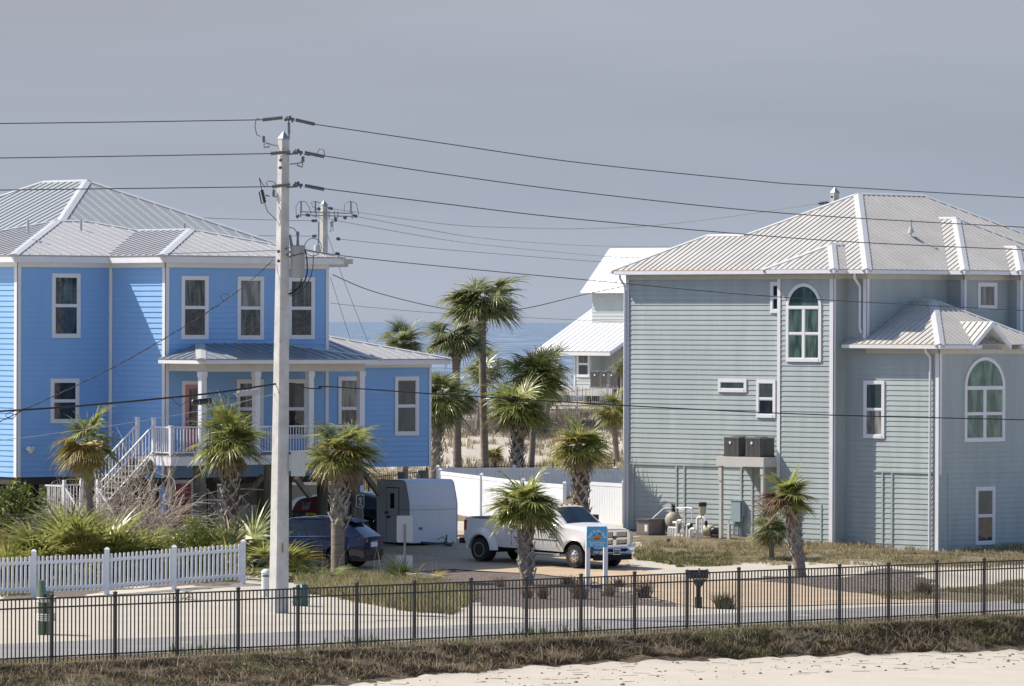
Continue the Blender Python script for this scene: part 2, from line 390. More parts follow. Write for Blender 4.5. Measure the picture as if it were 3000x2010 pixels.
gm = bpy.data.materials.new('sand_mulch_thatch'); gm.use_nodes = True; nt = gm.node_tree; B = nt.nodes['Principled BSDF']; B.inputs['Roughness'].default_value = .95; B.inputs['Specular IOR Level'].default_value = .1
at = nt.nodes.new('ShaderNodeAttribute'); at.attribute_name = 'zone'; sp = nt.nodes.new('ShaderNodeSeparateColor'); nt.links.new(at.outputs['Color'], sp.inputs['Color'])
gc = nt.nodes.new('ShaderNodeTexCoord')
def N(scale, detail=5, rough=.6):
    n = nt.nodes.new('ShaderNodeTexNoise'); n.inputs['Scale'].default_value = scale; n.inputs['Detail'].default_value = detail; n.inputs['Roughness'].default_value = rough
    nt.links.new(gc.outputs['Object'], n.inputs['Vector']); return n
def ramp(src, a, b, ca, cb):
    r = nt.nodes.new('ShaderNodeValToRGB'); r.color_ramp.elements[0].position = a; r.color_ramp.elements[1].position = b
    r.color_ramp.elements[0].color = (*ca, 1); r.color_ramp.elements[1].color = (*cb, 1); nt.links.new(src, r.inputs['Fac']); return r.outputs['Color']
def thr(chan, nsc, w=.55):    # zone weight broken up by noise, so that edges are ragged
    n = N(nsc, 6, .7); a = nt.nodes.new('ShaderNodeMath'); a.operation = 'SUBTRACT'; nt.links.new(sp.outputs[chan], a.inputs[0]); nt.links.new(n.outputs['Fac'], a.inputs[1])
    m_ = nt.nodes.new('ShaderNodeMapRange'); m_.inputs['From Min'].default_value = -.08; m_.inputs['From Max'].default_value = .12; nt.links.new(a.outputs[0], m_.inputs['Value']); return m_.outputs['Result']
def mixc(f, a, b):
    m_ = nt.nodes.new('ShaderNodeMix'); m_.data_type = 'RGBA'; nt.links.new(f, m_.inputs['Factor']); nt.links.new(a, m_.inputs['A']); nt.links.new(b, m_.inputs['B']); return m_.outputs['Result']
nS = N(.5); sand = ramp(nS.outputs['Fac'], .3, .7, (.42, .38, .315), (.48, .435, .36))
spk = N(9, 3, .8); spkf = nt.nodes.new('ShaderNodeMapRange'); spkf.inputs['From Min'].default_value = .66; spkf.inputs['From Max'].default_value = .72; nt.links.new(spk.outputs['Fac'], spkf.inputs['Value'])
blk = nt.nodes.new('ShaderNodeRGB'); blk.outputs[0].default_value = (.27, .21, .15, 1)
sand = mixc(spkf.outputs['Result'], sand, blk.outputs[0])
mul = ramp(N(7, 6, .75).outputs['Fac'], .35, .68, (.055, .045, .04), (.24, .20, .175))
gra = ramp(N(3.5, 7, .8).outputs['Fac'], .34, .66, (.07, .055, .035), (.26, .215, .14))
drk = ramp(N(5, 6, .8).outputs['Fac'], .38, .62, (.025, .02, .015), (.15, .115, .075))
gra = mixc(thr(2, 1.5), gra, drk)
c = mixc(thr(1, 1.1), sand, gra); c = mixc(thr(0, 1.3), c, mul)
nt.links.new(c, B.inputs['Base Color'])
bn = nt.nodes.new('ShaderNodeBump'); bn.inputs['Strength'].default_value = .3; bn.inputs['Distance'].default_value = .10
nt.links.new(N(3.2, 8, .7).outputs['Fac'], bn.inputs['Height']); nt.links.new(bn.outputs['Normal'], B.inputs['Normal'])
me.materials.append(gm)
go = bpy.data.objects.new('ground', me); col.objects.link(go); tag(go, 'pale sand with mulch beds and dry grass patches', kind='structure')
# road and driveway, laid on the ground as sheets between two edge lines
def sheet(name, e1, e2, m, label, lift=.02, n=60, k=14):
    def along(E, t):
        Ls = [0]; 
        for a, b in zip(E, E[1:]): Ls.append(Ls[-1] + (b - a).length)
        s_ = t * Ls[-1]
        for i in range(len(E) - 1):
            if s_ <= Ls[i + 1] + 1e-9: return E[i].lerp(E[i + 1], (s_ - Ls[i]) / (Ls[i + 1] - Ls[i]))
        return E[-1]
    mb = MB(); 
    for i in range(n + 1):
        a = along(e1, i / n); b = along(e2, i / n)
        for j in range(k + 1):
            p = a.lerp(b, j / k); 
            zz = max(h(p.x + dx, p.y + dy) for dx in (-.3, 0, .3) for dy in (-.35, 0, .35)) if name == 'driveway' else h(p.x, p.y)
            mb.V((p.x, p.y, zz + lift))
    for i in range(n):
        for j in range(k):
            q = i * (k + 1) + j; mb.f.append((q, q + 1, q + k + 2, q + k + 1)); mb.m.append(0)
    o = mb.build(name, m, None, True); return tag(o, label, kind='structure')
def g2(px, py): p = Gz(px, py, 0); return Vector((p.x, p.y))
def at_d(t, d): return Vector((FO.x + FD.x * t - FN.x * d, FO.y + FD.y * t - FN.y * d))
asph = mat('grey_road_surface', (.225, .21, .20), .9, .10, .8, .15, 90, c2=(.25, .235, .22))
concd = mat('tan_concrete', (.40, .30, .19), .9, .08, .5, .12, 60, c2=(.44, .33, .22))
_t = concd.node_tree; _b = _t.nodes['Principled BSDF']; _src = _b.inputs['Base Color'].links[0].from_socket     # sawn joints in the slab
_c = _t.nodes.new('ShaderNodeTexCoord'); _m = _t.nodes.new('ShaderNodeMapping'); _m.inputs['Rotation'].default_value = (0, 0, R(-38)); _t.links.new(_c.outputs['Object'], _m.inputs['Vector'])
_k = _t.nodes.new('ShaderNodeTexBrick'); _k.offset = 0; _k.inputs['Scale'].default_value = 1; _k.inputs['Brick Width'].default_value = 3.4; _k.inputs['Row Height'].default_value = 3.2; _k.inputs['Mortar Size'].default_value = .035
_k.inputs['Mortar'].default_value = (.62, .6, .58, 1); _k.inputs['Color1'].default_value = (1, 1, 1, 1); _k.inputs['Color2'].default_value = (.95, .96, .97, 1); _t.links.new(_m.outputs['Vector'], _k.inputs['Vector'])
_x = _t.nodes.new('ShaderNodeMix'); _x.data_type = 'RGBA'; _x.blend_type = 'MULTIPLY'; _x.inputs['Factor'].default_value = 1; _t.links.new(_src, _x.inputs['A']); _t.links.new(_k.outputs['Color'], _x.inputs['B']); _t.links.new(_x.outputs['Result'], _b.inputs['Base Color'])
fa = [at_d(t, lerp(14.0, 12.2, min(1, max(0, (t + 2) / 34)))) for t in range(-60, 120, 6)]
na = [at_d(t, lerp(8.4, 6.3, min(1, max(0, (t + 2) / 34)))) for t in range(-60, 120, 6)]
sheet('road', fa, na, asph, 'narrow light grey road running behind the black fence', .012, 120, 6)
dl = [g2(2830, 1764), g2(2498, 1738), g2(2326, 1717), g2(2150, 1703), g2(1960, 1690), g2(1850, 1672), g2(1820, 1640), g2(1800, 1610), g2(1560, 1575), g2(1330, 1560)]
dr = [g2(2060, 1782), g2(1990, 1772), g2(1930, 1757), g2(1845, 1735), g2(1700, 1696), g2(1560, 1682), g2(1290, 1674), g2(1080, 1688), g2(700, 1690), g2(600, 1640)]
dl = [Vector((p.x, p.y)) for p in dl]; dl[-3:] = [Vector((3.6, 196)), Vector((2.0, 203)), Vector((-3, 207))]
dr[-2:] = [Vector((-8.5, 181)), Vector((-12, 190))]
sheet('driveway', dl, dr, concd, 'tan concrete driveway curving from the road to the parked cars', .014, 90, 34)
# expansion joints in the driveway are part of its surface; sea and far water
sm = bpy.data.materials.new('sea_water'); sm.use_nodes = True; nt = sm.node_tree; B = nt.nodes['Principled BSDF']
gc = nt.nodes.new('ShaderNodeTexCoord'); mpn = nt.nodes.new('ShaderNodeMapping'); mpn.inputs['Scale'].default_value = (.075, .016, 1)
nt.links.new(gc.outputs['Object'], mpn.inputs['Vector'])
n1 = nt.nodes.new('ShaderNodeTexNoise'); n1.inputs['Scale'].default_value = 1.0; n1.inputs['Detail'].default_value = 8; n1.inputs['Roughness'].default_value = .7; nt.links.new(mpn.outputs['Vector'], n1.inputs['Vector'])
r = nt.nodes.new('ShaderNodeValToRGB'); r.color_ramp.elements[0].position = .40; r.color_ramp.elements[1].position = .62
r.color_ramp.elements[0].color = (.08, .125, .185, 1); r.color_ramp.elements[1].color = (.215, .26, .32, 1)
nt.links.new(n1.outputs['Fac'], r.inputs['Fac']); nt.links.new(r.outputs['Color'], B.inputs['Base Color'])
bn = nt.nodes.new('ShaderNodeBump'); bn.inputs['Strength'].default_value = .6; bn.inputs['Distance'].default_value = 1.0; nt.links.new(n1.outputs['Fac'], bn.inputs['Height']); nt.links.new(bn.outputs['Normal'], B.inputs['Normal'])
B.inputs['Roughness'].default_value = .55; B.inputs['Specular IOR Level'].default_value = .2
mb = MB(); ysx = [300, 500, 900, 1600, 3000, 6000, 12000, 25000, 60000]
for a, b in zip(ysx, ysx[1:]):
    mb.face([(-60000, a, -1.6), (60000, a, -1.6), (60000, b, -1.6), (-60000, b, -1.6)])
tag(mb.build('sea', sm), 'blue sea reaching to a straight horizon', kind='structure')

# ================================================================ HOUSE BUILDING HELPERS
def win(root, pl, px0, px1, py0, py1, glass=(None, None), arch=False, mull=False, label=None, tw=.115, split=.5, single=False, cas=.05):
    pm = (py0 + py1) / 2; xm = (px0 + px1) / 2
    a0 = pl.at(px0, pm)[0]; a1 = pl.at(px1, pm)[0]; z1 = pl.at(xm, py0)[1]; z0 = pl.at(xm, py1)[1]
    mb = MB(); o1 = .052
    i0, i1, j0, j1 = a0 + tw, a1 - tw, z0 + tw, z1 - tw
    r_ = (a1 - a0) / 2
    zs = z1 - r_ if arch else z1
    pl.box(mb, a0, i0, z0, zs, .004, o1); pl.box(mb, i1, a1, z0, zs, .004, o1); pl.box(mb, i0, i1, z0, j0, .004, o1 + .012)
    g1, g2_ = glass[0] or pane_b, glass[-1] or glass[0] or pane_bd
    panes = []
    if arch:
        n = 18; c = (a0 + a1) / 2; ro, ri = r_, r_ - tw
        for k in range(n):
            t0, t1 = math.pi * k / n, math.pi * (k + 1) / n
            q = [(c + ro * math.cos(t0), zs + ro * math.sin(t0)), (c + ro * math.cos(t1), zs + ro * math.sin(t1)), (c + ri * math.cos(t1), zs + ri * math.sin(t1)), (c + ri * math.cos(t0), zs + ri * math.sin(t0))]
            mb.corners([pl.p(x, z, .004) for x, z in q] + [pl.p(x, z, o1) for x, z in q])
        pl.box(mb, i0, i1, zs - cas, zs + cas, .004, o1 + .004)
        top = zs - cas
        f = MB(); f.face([pl.p(c + ri * math.cos(math.pi * k / n), zs + ri * math.sin(math.pi * k / n), .030) for k in range(n + 1)]); panes.append((f, g1))
    else:
        pl.box(mb, i0, i1, j1, z1, .004, o1); top = j1
    if single:
        rects = [(i0, i1, j0, top, g1)]
    else:
        mid = j0 + (top - j0) * split
        pl.box(mb, i0, i1, mid - cas / 2, mid + cas / 2, .004, o1 - .008)
        if mull:
            c = (a0 + a1) / 2; pl.box(mb, c - .055, c + .055, j0, top, .004, o1 - .003)
            rects = [(i0, c - .055, mid + cas / 2, top, g1), (c + .055, i1, mid + cas / 2, top, g1), (i0, c - .055, j0, mid - cas / 2, g2_), (c + .055, i1, j0, mid - cas / 2, g2_)]
        else: rects = [(i0, i1, mid + cas / 2, top, g1), (i0, i1, j0, mid - cas / 2, g2_)]
    # slim sash round every pane
    for (x0, x1, y0, y1, g) in rects:
        s = .028; w_ = .037
        for q in ((x0, x0 + s, y0, y1), (x1 - s, x1, y0, y1), (x0 + s, x1 - s, y0, y0 + s), (x0 + s, x1 - s, y1 - s, y1)): pl.box(mb, *q, .004, w_)
        f = MB(); pl.quad(f, x0 + s, x1 - s, y0 + s, y1 - s, .029); panes.append((f, g))
    w = mb.build('window', white, root)
    if label: w['label'] = label
    for f, g in panes: f.build('pane', g, w)
    return w
def clip_seg(poly, e):      # where the line e = const crosses a convex 2-D polygon
    ys_ = []
    for (a, b), (c, d) in zip(poly, poly[1:] + poly[:1]):
        if (a - e) * (c - e) < 0: ys_.append(b + (d - b) * (e - a) / (c - a))
    return (min(ys_), max(ys_)) if len(ys_) >= 2 else None
def roof_face(mb, pts, edir, spacing, rh=.028, rw=.03, thick=.03, off=0.0, ribm=None):
    pts = [Vector(p) for p in pts]; e = Vector(edir).normalized()
    nrm = (pts[1] - pts[0]).cross(pts[2] - pts[0]).normalized()
    if nrm.z < 0: nrm = -nrm; pts = pts[::-1]
    s = nrm.cross(e).normalized(); s = s if s.z > 0 else -s
    o = pts[0]; n = len(pts)
    b0 = len(mb.v); mb.v += [tuple(p) for p in pts] + [tuple(p - nrm * thick) for p in pts]
    mb.f.append(tuple(b0 + i for i in range(n))); mb.m.append(mb.mi); mb.f.append(tuple(b0 + n + i for i in reversed(range(n)))); mb.m.append(mb.mi)
    for i in range(n): mb.f.append((b0 + i, b0 + n + i, b0 + n + (i + 1) % n, b0 + (i + 1) % n)); mb.m.append(mb.mi)
    P2 = [((p - o).dot(e), (p - o).dot(s)) for p in pts]; lo = min(a for a, b in P2); hi = max(a for a, b in P2)
    k = lo + spacing * (.5 + off)
    while k < hi - .02:
        c = clip_seg(P2, k)
        if c and c[1] - c[0] > .06:
            A = o + e * k + s * (c[0] + .005) + nrm * .001; Bq = o + e * k + s * (c[1] - .03) + nrm * .001; ew = e * rw / 2; ewt = e * rw * .3; hh = nrm * rh
            mi = mb.mi; mb.mi = ribm if ribm is not None else mi
            mb.corners([A - ew, Bq - ew, Bq + ew, A + ew, A - ewt + hh, Bq - ewt + hh, Bq + ewt + hh, A + ewt + hh]); mb.mi = mi
        k += spacing
def cap(mb, A, Bq, w, drop, hh=.035):
    A = Vector(A); Bq = Vector(Bq); d = Bq - A; sd = Vector((d.y, -d.x, 0)).normalized() * w; up = Vector((0, 0, hh)); dr = Vector((0, 0, drop * w)); t = Vector((0, 0, .03))
    mb.face([A + up, Bq + up, Bq + up + sd - dr, A + up + sd - dr]); mb.face([Bq + up, A + up, A + up - sd - dr, Bq + up - sd - dr])
    mb.face([A + up + sd - dr, Bq + up + sd - dr, Bq + sd - dr - t, A + sd - dr - t]); mb.face([Bq + up - sd - dr, A + up - sd - dr, A - sd - dr - t, Bq - sd - dr - t])
    mb.face([A + up, A + up + sd - dr, A + sd - dr - t, A - sd - dr - t, A + up - sd - dr])
def hip(root, u0, u1, v0, v1, z, p, sp, m, capm, fas=True, fh=.2, gutm=None, capw=.17, name='roof', skip=()):
    du, dv = u1 - u0, v1 - v0; w = min(du, dv) / 2; zt = z + w * p
    if du >= dv: A, Bq = (u0 + w, v0 + w, zt), (u1 - w, v0 + w, zt)
    else: A, Bq = (u0 + w, v0 + w, zt), (u0 + w, v1 - w, zt)
    c = [(u0, v0, z), (u1, v0, z), (u1, v1, z), (u0, v1, z)]; mb = MB()
    if du >= dv: F = [([c[0], c[1], Bq, A], (1, 0, 0)), ([c[1], c[2], Bq], (0, 1, 0)), ([c[2], c[3], A, Bq], (1, 0, 0)), ([c[3], c[0], A], (0, 1, 0))]
    else: F = [([c[0], c[1], A], (1, 0, 0)), ([c[1], c[2], Bq, A], (0, 1, 0)), ([c[2], c[3], Bq], (1, 0, 0)), ([c[3], c[0], A, Bq], (0, 1, 0))]
    for i, (q, e) in enumerate(F):
        if i in skip: continue
        q2 = [q[0]]
        for t in q[1:]:
            if (Vector(t) - Vector(q2[-1])).length > 1e-3 and (Vector(t) - Vector(q2[0])).length > 1e-3: q2.append(t)
        roof_face(mb, q2, e, sp)
    ro = mb.build(name, m, root)
    cb = MB()
    near = {0: A, 1: (Bq if du >= dv else A), 2: Bq, 3: (A if du >= dv else Bq)}
    for i in range(4): cap(cb, c[i], near[i], capw, p * .707)
    if (Vector(A) - Vector(Bq)).length > .05: cap(cb, A, Bq, capw * .8, p)
    cb.build('ridge_cap', capm, ro)
    if fas:
        fb = MB(); fb.box(u0 + .03, u1 - .03, v0 + .03, v1 - .03, z - fh, z - .035); fb.build('fascia', gutm or white, ro)
    return ro
def column_box(mb, x, y, z0, z1, w): mb.box(x - w / 2, x + w / 2, y - w / 2, y + w / 2, z0, z1)
def railing(mb, A, Bq, z0, hgt=.92, sp=.115, slope=0.0, bw=.022):
    A = Vector(A); Bq = Vector(Bq); d = Bq - A; Ln = d.length; n = max(1, int(Ln / sp)); Z = Vector((0, 0, 1))
    zA = z0; zB = z0 + slope
    a = Vector((A.x, A.y, zA)); b = Vector((Bq.x, Bq.y, zB))
    mb.bar(a + Z * hgt, b + Z * hgt, .05, .045); mb.bar(a + Z * .09, b + Z * .09, .04, .04)
    for i in range(1, n):
        q = a.lerp(b, i / n); mb.bar(q + Z * .1, q + Z * (hgt - .02), bw, bw)
# ================================================================ BLUE HOUSE
KB = W(484, 1000, 187.0); BF = Frame((KB.x, KB.y, 0), R(38))
bh = thing('beach_house', 'bright blue two storey house on pilings with white trim, pale metal roof and front porch', 'house', BF.o, BF.rz)
D = Plane(BF, 'v', 0.0); Cc = Plane(BF, 'u', 0.0)
vC = -Cc.at(326, 1000)[0]; Bp = Plane(BF, 'v', vC); uB = Bp.at(50, 1000)[0]; Ap = Plane(BF, 'u', uB); uD = D.at(962, 900)[0]
ZT = D.at(620, 771)[1]; ZB = Bp.at(150, 1397)[1]
def wallpart(root, pl, a0, a1, z0, z1, m, th=.15, e=.178, back=True):
    mb = MB(); pl.siding(mb, a0, a1, z0, z1, e, .0265 if m is blue_sid else .021)
    if back: pl.box(mb, a0 + .004, a1 - .004, z0 + .004, z1 - .004, -th, -.002)
    return mb.build('wall', m, root)
wallpart(bh, D, 0, uD, ZB, ZT, blue_sid); wallpart(bh, Cc, -vC, -.002, ZB, ZT, blue_sid); wallpart(bh, Bp, uB, 0, ZB, ZT, blue_sid)
wallpart(bh, Ap, -(vC + 9), -vC - .002, ZB, ZT, blue_sid)
# solid body behind the facings, floor and underside
mb = MB(); mb.box(uB + .16, uD - .02, vC + .16, vC + 9, ZB + .06, ZT - .02); mb.box(.16, uD - .02, .16, vC + .2, ZB + .06, ZT - .02); mb.box(1, 10, 9, 17, ZB + .06, ZT - .03)
mb.build('inner_wall', blue_sid, bh)
mb = MB(); mb.box(uB + .02, uD - .03, vC + .02, vC + 9, ZB - .25, ZB + .05); mb.box(.02, uD - .03, .02, vC + .01, ZB - .22, ZB + .05); mb.build('floor_frame', mat('dark_board_and_shade', (.05, .042, .035), .9, .3, 4, stretch=(8, 8, .5)), bh)
mb = MB(); tw = .13
for pl, a in ((D, 0), (D, uD)): pl.box(mb, a - (.0 if a == 0 else tw), a + (tw if a == 0 else 0), ZB, ZT - .16, .027, .038)
Cc.box(mb, -tw, .03, ZB, ZT - .16, .027, .038)
Cc.box(mb, -vC + .018, -vC + .10, ZB, ZT - .16, .027, .038); Bp.box(mb, -.12, -.018, ZB, ZT - .16, .027, .038)
Bp.box(mb, uB, uB + tw, ZB, ZT - .16, .027, .040); Ap.box(mb, -vC - tw, -vC + .032, ZB, ZT - .16, .027, .038)
D.box(mb, .0, uD, ZT - .155, ZT, .027, .044); Bp.box(mb, uB, 0, ZT - .155, ZT, .027, .044); Cc.box(mb, -vC, .0, ZT - .155, ZT, .027, .044); Ap.box(mb, -vC - 9, -vC + .036, ZT - .155, ZT, .027, .044)
mb.build('corner_trim', white, bh)
ZE = D.at(620, 750)[1]
hip(bh, uB - .4, uD + .4, vC - .4, vC + 9.6, ZE, .25, .41, blue_roof, cap_w, fh=.24)
hip(bh, -.4, uD + .4, -.4, -.4 + 13, ZE + .005, .25, .41, blue_roof, cap_w, fh=.246)
u00 = BF.hit(110, 745, 1, 5.2).x
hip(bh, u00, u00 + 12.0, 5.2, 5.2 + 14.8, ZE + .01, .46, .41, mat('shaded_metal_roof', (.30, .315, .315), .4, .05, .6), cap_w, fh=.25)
mb = MB(); q = BF.hit(1034, 772, 1, 9.0); mb.box(q.x - 3, q.x, 9.0, 14, q.z - .02, q.z + .16); mb.box(q.x - 3, q.x - .12, 9.12, 14, q.z - .13, q.z - .02); mb.build('rear_eave', cream, bh)
mb = MB(); a, b, c_ = BF.wor((uD + .3, .4, ZT)), 0, 0
mb.tube([(uD + .55, 1.2, ZT + .0), (uD + .45, .9, ZT - .2), (uD + .05, .35, ZT - .42), (uD + .05, .35, ZB)], .045, 8); mb.build('downspout', cream, bh)
# roof vents
mb = MB()
for px, py, v in ((82, 640, 5), (237, 640, 6.5), (540, 650, 7)):
    q = BF.hit(px, py, 1, v); mb.tube([(q.x, q.y, q.z - .5), (q.x, q.y, q.z - .05)], .045, 8)
mb.build('vent_pipe', cap_w, bh)
win(bh, Bp, 151, 234, 801, 990, (pane_b, pane_bd)); win(bh, Bp, 147, 230, 1109, 1240, (pane_bd, pane_bd), split=.5)
win(bh, D, 530, 609, 808, 994, (pane_b, pane_bd)); win(bh, D, 694, 771, 810, 995, (pane_c, pane_b)); win(bh, D, 843, 920, 812, 994, (pane_b, pane_bd))
win(bh, D, 692, 770, 1111, 1285, (pane_b, pane_s)); win(bh, D, 828, 899, 1111, 1285, (pane_s, pane_bd))
# one storey wing on the right
Wg = Plane(BF, 'v', .35); uW = Wg.at(1262, 1200)[0]; ZWB = Wg.at(1200, 1367)[1]; ZWE = Wg.at(1200, 1051)[1]; ZWT = ZWE - .2
wallpart(bh, Wg, uD - .01, uW, ZWB, ZWT, blue_sid)
mb = MB(); mb.box(uD - .01, uW - .01, .5, 9, ZWB, ZWT); mb.build('wing_body', blue_sid, bh)
mb = MB(); Wg.box(mb, uW - .1, uW, ZWB, ZWT - .1, .027, .038); Wg.box(mb, uD, uD + .09, ZB + .8, ZWT - .1, .027, .038); Wg.box(mb, uD, uW, ZWT - .1, ZWT, .027, .042); mb.build('corner_trim', white, bh)
hip(bh, uD - 5.5, uW + .55, -.1, 9.5, ZWE, .25, .41, blue_roof, cap_w, fh=.2)
win(bh, Wg, 989, 1058, 1103, 1290, (pane_c, pane_b)); win(bh, Wg, 1155, 1225, 1103, 1276, (pane_s, pane_s))
# porch: deck, columns, beam, roof
zd = BF.hit(560, 1334, 1, -2.15).z; udl = BF.hit(501, 1334, 1, -2.15).x; udr = BF.hit(1085, 1340, 1, -2.15).x
mb = MB(); mb.box(udl, udr, -2.15, -.02, zd - .05, zd); mb.build('deck_floor', woodg, bh)
mb = MB(); mb.box(udl + .01, udr - .01, -2.14, -.02, zd - .34, zd - .052); mb.box(udl - .015, udr + .015, -2.165, -2.14, zd - .34, zd - .04); mb.box(udl - .015, udl + .01, -2.14, -.72, zd - .34, zd - .04); mb.build('deck_fascia', white, bh)
pe = BF.hit(590, 1052, 1, -2.55); ul = pe.x; ur = BF.hit(1119, 1054, 1, -2.55).x; zp = pe.z
w_ = 2.45; zpt = zp + .5
mb = MB()
roof_face(mb, [(ul, -2.55, zp), (ur, -2.55, zp), (ur - 2.5, -.02, zpt), (ul + 1.7, -.02, zpt)], (1, 0, 0), .41)
roof_face(mb, [(ul, -.02, zp), (ul, -2.55, zp), (ul + 1.7, -.02, zpt)], (0, 1, 0), .41)
roof_face(mb, [(ur, -2.55, zp), (ur, -.02, zp), (ur - 2.5, -.02, zpt)], (0, 1, 0), .41)
pr = mb.build('porch_roof', mat('porch_metal_roof', (.20, .225, .25), .35, .05, .8, spec=.6), bh)
mb = MB(); cap(mb, (ul, -2.55, zp), (ul + 1.7, -.02, zpt), .17, .18); cap(mb, (ur, -2.55, zp), (ur - 2.5, -.02, zpt), .14, .15); mb.build('ridge_cap', cap_w, pr)
mb = MB(); mb.box(ul + .02, ur - .02, -2.53, -.02, zp - .16, zp - .035); mb.build('fascia', white, pr)
mb = MB(); mb.box(ul + .42, ur - .42, -2.15, -1.93, zp - .42, zp - .16); mb.box(ul + .42, ul + .62, -1.93, -.03, zp - .41, zp - .161); mb.box(ur - .62, ur - .42, -1.93, -.03, zp - .41, zp - .161); mb.build('porch_beam', cream, bh)
cols = [(592, 1200), (750, 1200), (907, 1200), (1056, 1200)]
for px, py in cols:
    u = BF.hit(px, py, 1, -2.02).x; mb = MB(); column_box(mb, u, -2.03, zd, zp - .42, .2); column_box(mb, u, -2.03, zp - .6, zp - .422, .245); column_box(mb, u, -2.03, zd, zd + .18, .235); mb.build('porch_column', white, bh)
def door(pl, px0, px1, py0, z0, name, m, frm, lite=True):
    a0 = pl.at(px0, py0 + 60)[0]; a1 = pl.at(px1, py0 + 60)[0]; z1 = pl.at((px0 + px1) / 2, py0)[1]; mb = MB()
    pl.box(mb, a0, a0 + .11, z0, z1, .004, .045); pl.box(mb, a1 - .11, a1, z0, z1, .004, .045); pl.box(mb, a0 + .11, a1 - .11, z1 - .12, z1, .004, .045)
    f = mb.build('door_frame', frm, bh); mb = MB(); A, Bq, zt = a0 + .12, a1 - .12, z1 - .13
    pl.box(mb, A, Bq, z0 + .02, zt, .004, .030)
    if not lite:
        w = (Bq - A)
        for (x0, x1) in ((A + .1 * w, A + .44 * w), (A + .56 * w, A + .9 * w)):
            for (y0, y1) in ((zt - .55, zt - .15), (zt - 1.35, zt - .7), (z0 + .2, z0 + .75)):
                pl.box(mb, x0, x1, y0, y1, .0305, .040)
    d = mb.build(name, m, bh)
    if lite:
        mb = MB(); pl.box(mb, A + .17, Bq - .14, z0 + .8, zt - .12, .0305, .036); mb.build('door_pane', pane_b, d)
    mb = MB(); xk = A + .07
    mb.lathe(pl.p(xk, z0 + .95, .0245), pl.p(0, 0, 1) - pl.p(0, 0, 0), [(.02, 0), (.015, .03), (.032, .045), (.03, .07), (.0, .078)], 10); pl.box(mb, xk - .03, xk + .03, z0 + 1.1, z0 + 1.2, .0245, .04); mb.build('handle', dsteel, d)
door(D, 532, 604, 1116, zd, 'door', pink, white)
# enclosure with the lower door
En = Plane(BF, 'v', .02); zg = h(*BF.wor((1, 0, 0)).xy) ; a0 = En.at(490, 1450)[0]; a1 = En.at(572, 1450)[0]
mb = MB(); En.siding(mb, a0, a1, zg, ZB - .23); mb.box(a0, a1, .03, .5, zg, ZB - .26); mb.build('storage_room', blue_sid, bh)
door(En, 500, 566, 1406, zg, 'door', pinkd, white, False)
# added dark sheet standing in for the shade under the left half, second stair and gate seen under the deck
mb = MB(); ua = BF.hit(-60, 1430, 1, 8.5).x; ub = BF.hit(600, 1430, 1, 8.5).x; mb.box(ua, ub, 8.5, 8.6, .0, ZB - .26); mb.build('shade_backing', mat('dark_board_and_shade', (.05, .042, .035), .9, .3, 4, stretch=(8, 8, .5)), bh)
mb = MB(); A = BF.hit(606, 1432, 1, 2.2); Bq = BF.hit(660, 1500, 1, 2.2); mb.bar(A, Bq, .06); C_ = BF.hit(704, 1450, 1, 2.2); D_ = BF.hit(768, 1530, 1, 2.2); mb.bar(C_, D_, .06)
for (a_, b_) in ((A, Bq), (C_, D_)):
    for k in range(1, 9): q = a_.lerp(b_, k / 9); mb.bar(q, q - Vector((0, 0, .85)), .022)
mb.build('stair_railing', white, bh)
mb = MB(); a_ = BF.hit(698, 1480, 1, 4.0); b_ = BF.hit(755, 1408, 1, 4.0); mb.box(a_.x, b_.x, 4.0, 4.06, a_.z, b_.z - .12); mb.box(a_.x - .05, b_.x + .05, 3.97, 4.0, b_.z - .12, b_.z); mb.box(b_.x, b_.x + .12, 3.95, 4.05, a_.z - .6, b_.z); mb.build('yard_gate', woodg, bh)
# pilings with knee braces
PX = [(584, -1.75, .21), (790, -1.75, .2), (1047, -1.75, .21)]
for px, v, r_ in PX:
    u = BF.hit(px, 1450, 1, v).x; g = h(*BF.wor((u, v, 0)).xy); mb = MB(); mb.tube([(u, v, g - .3), (u, v, zd - .36)], r_, 14); mb.build('piling', pilew, bh, True)
for px, v, r_ in ((945, 3.2, .2), (1240, 6.2, .2), (775, 1.6, .2), (840, 4.5, .19), (1010, 4.6, .19), (620, 4.4, .19), (1180, 5.0, .19), (505, 1.2, .16), (440, 4.8, .18), (130, vC + 1.0, .18), (250, vC + 1.0, .18)):
    u = BF.hit(px, 1440, 1, v).x; g = h(*BF.wor((u, v, 0)).xy); mb = MB(); mb.tube([(u, v, g - .3), (u, v, ZB - .1)], r_, 12); mb.build('piling', pilew, bh, True)
for (p0, p1, v) in (((1055, 1372), (1112, 1450), 3.0), ((1232, 1392), (1180, 1445), 6.2), ((862, 1395), (908, 1455), -1.2), ((770, 1395), (722, 1450), -.8)):
    A = BF.hit(*p0, 1, v); Bq = BF.hit(*p1, 1, v); mb = MB(); mb.bar(A, Bq, .16, .16); mb.build('knee_brace', woodg, bh)
# porch railing, posts
mb = MB(); us = [udl + .06] + [BF.hit(px, py, 1, -2.02).x for px, py in cols]
for a, b in zip(us, us[1:]): railing(mb, (a, -2.06, 0), (b, -2.06, 0), zd)
railing(mb, (us[-1], -2.06, 0), (us[-1], -.05, 0), zd); railing(mb, (udl + .06, -2.06, 0), (udl + .06, -1.1, 0), zd); mb.build('porch_railing', white, bh)
for (x, y, hh) in ((udl + .06, -2.06, .95), (udl + .06, -1.05, 1.2), (udl + .06, -.1, 1.2)):
    mb = MB(); column_box(mb, x, y, zd - .05, zd + hh, .11); column_box(mb, x, y, zd + hh, zd + hh + .03, .14); mb.build('railing_post', white, bh)
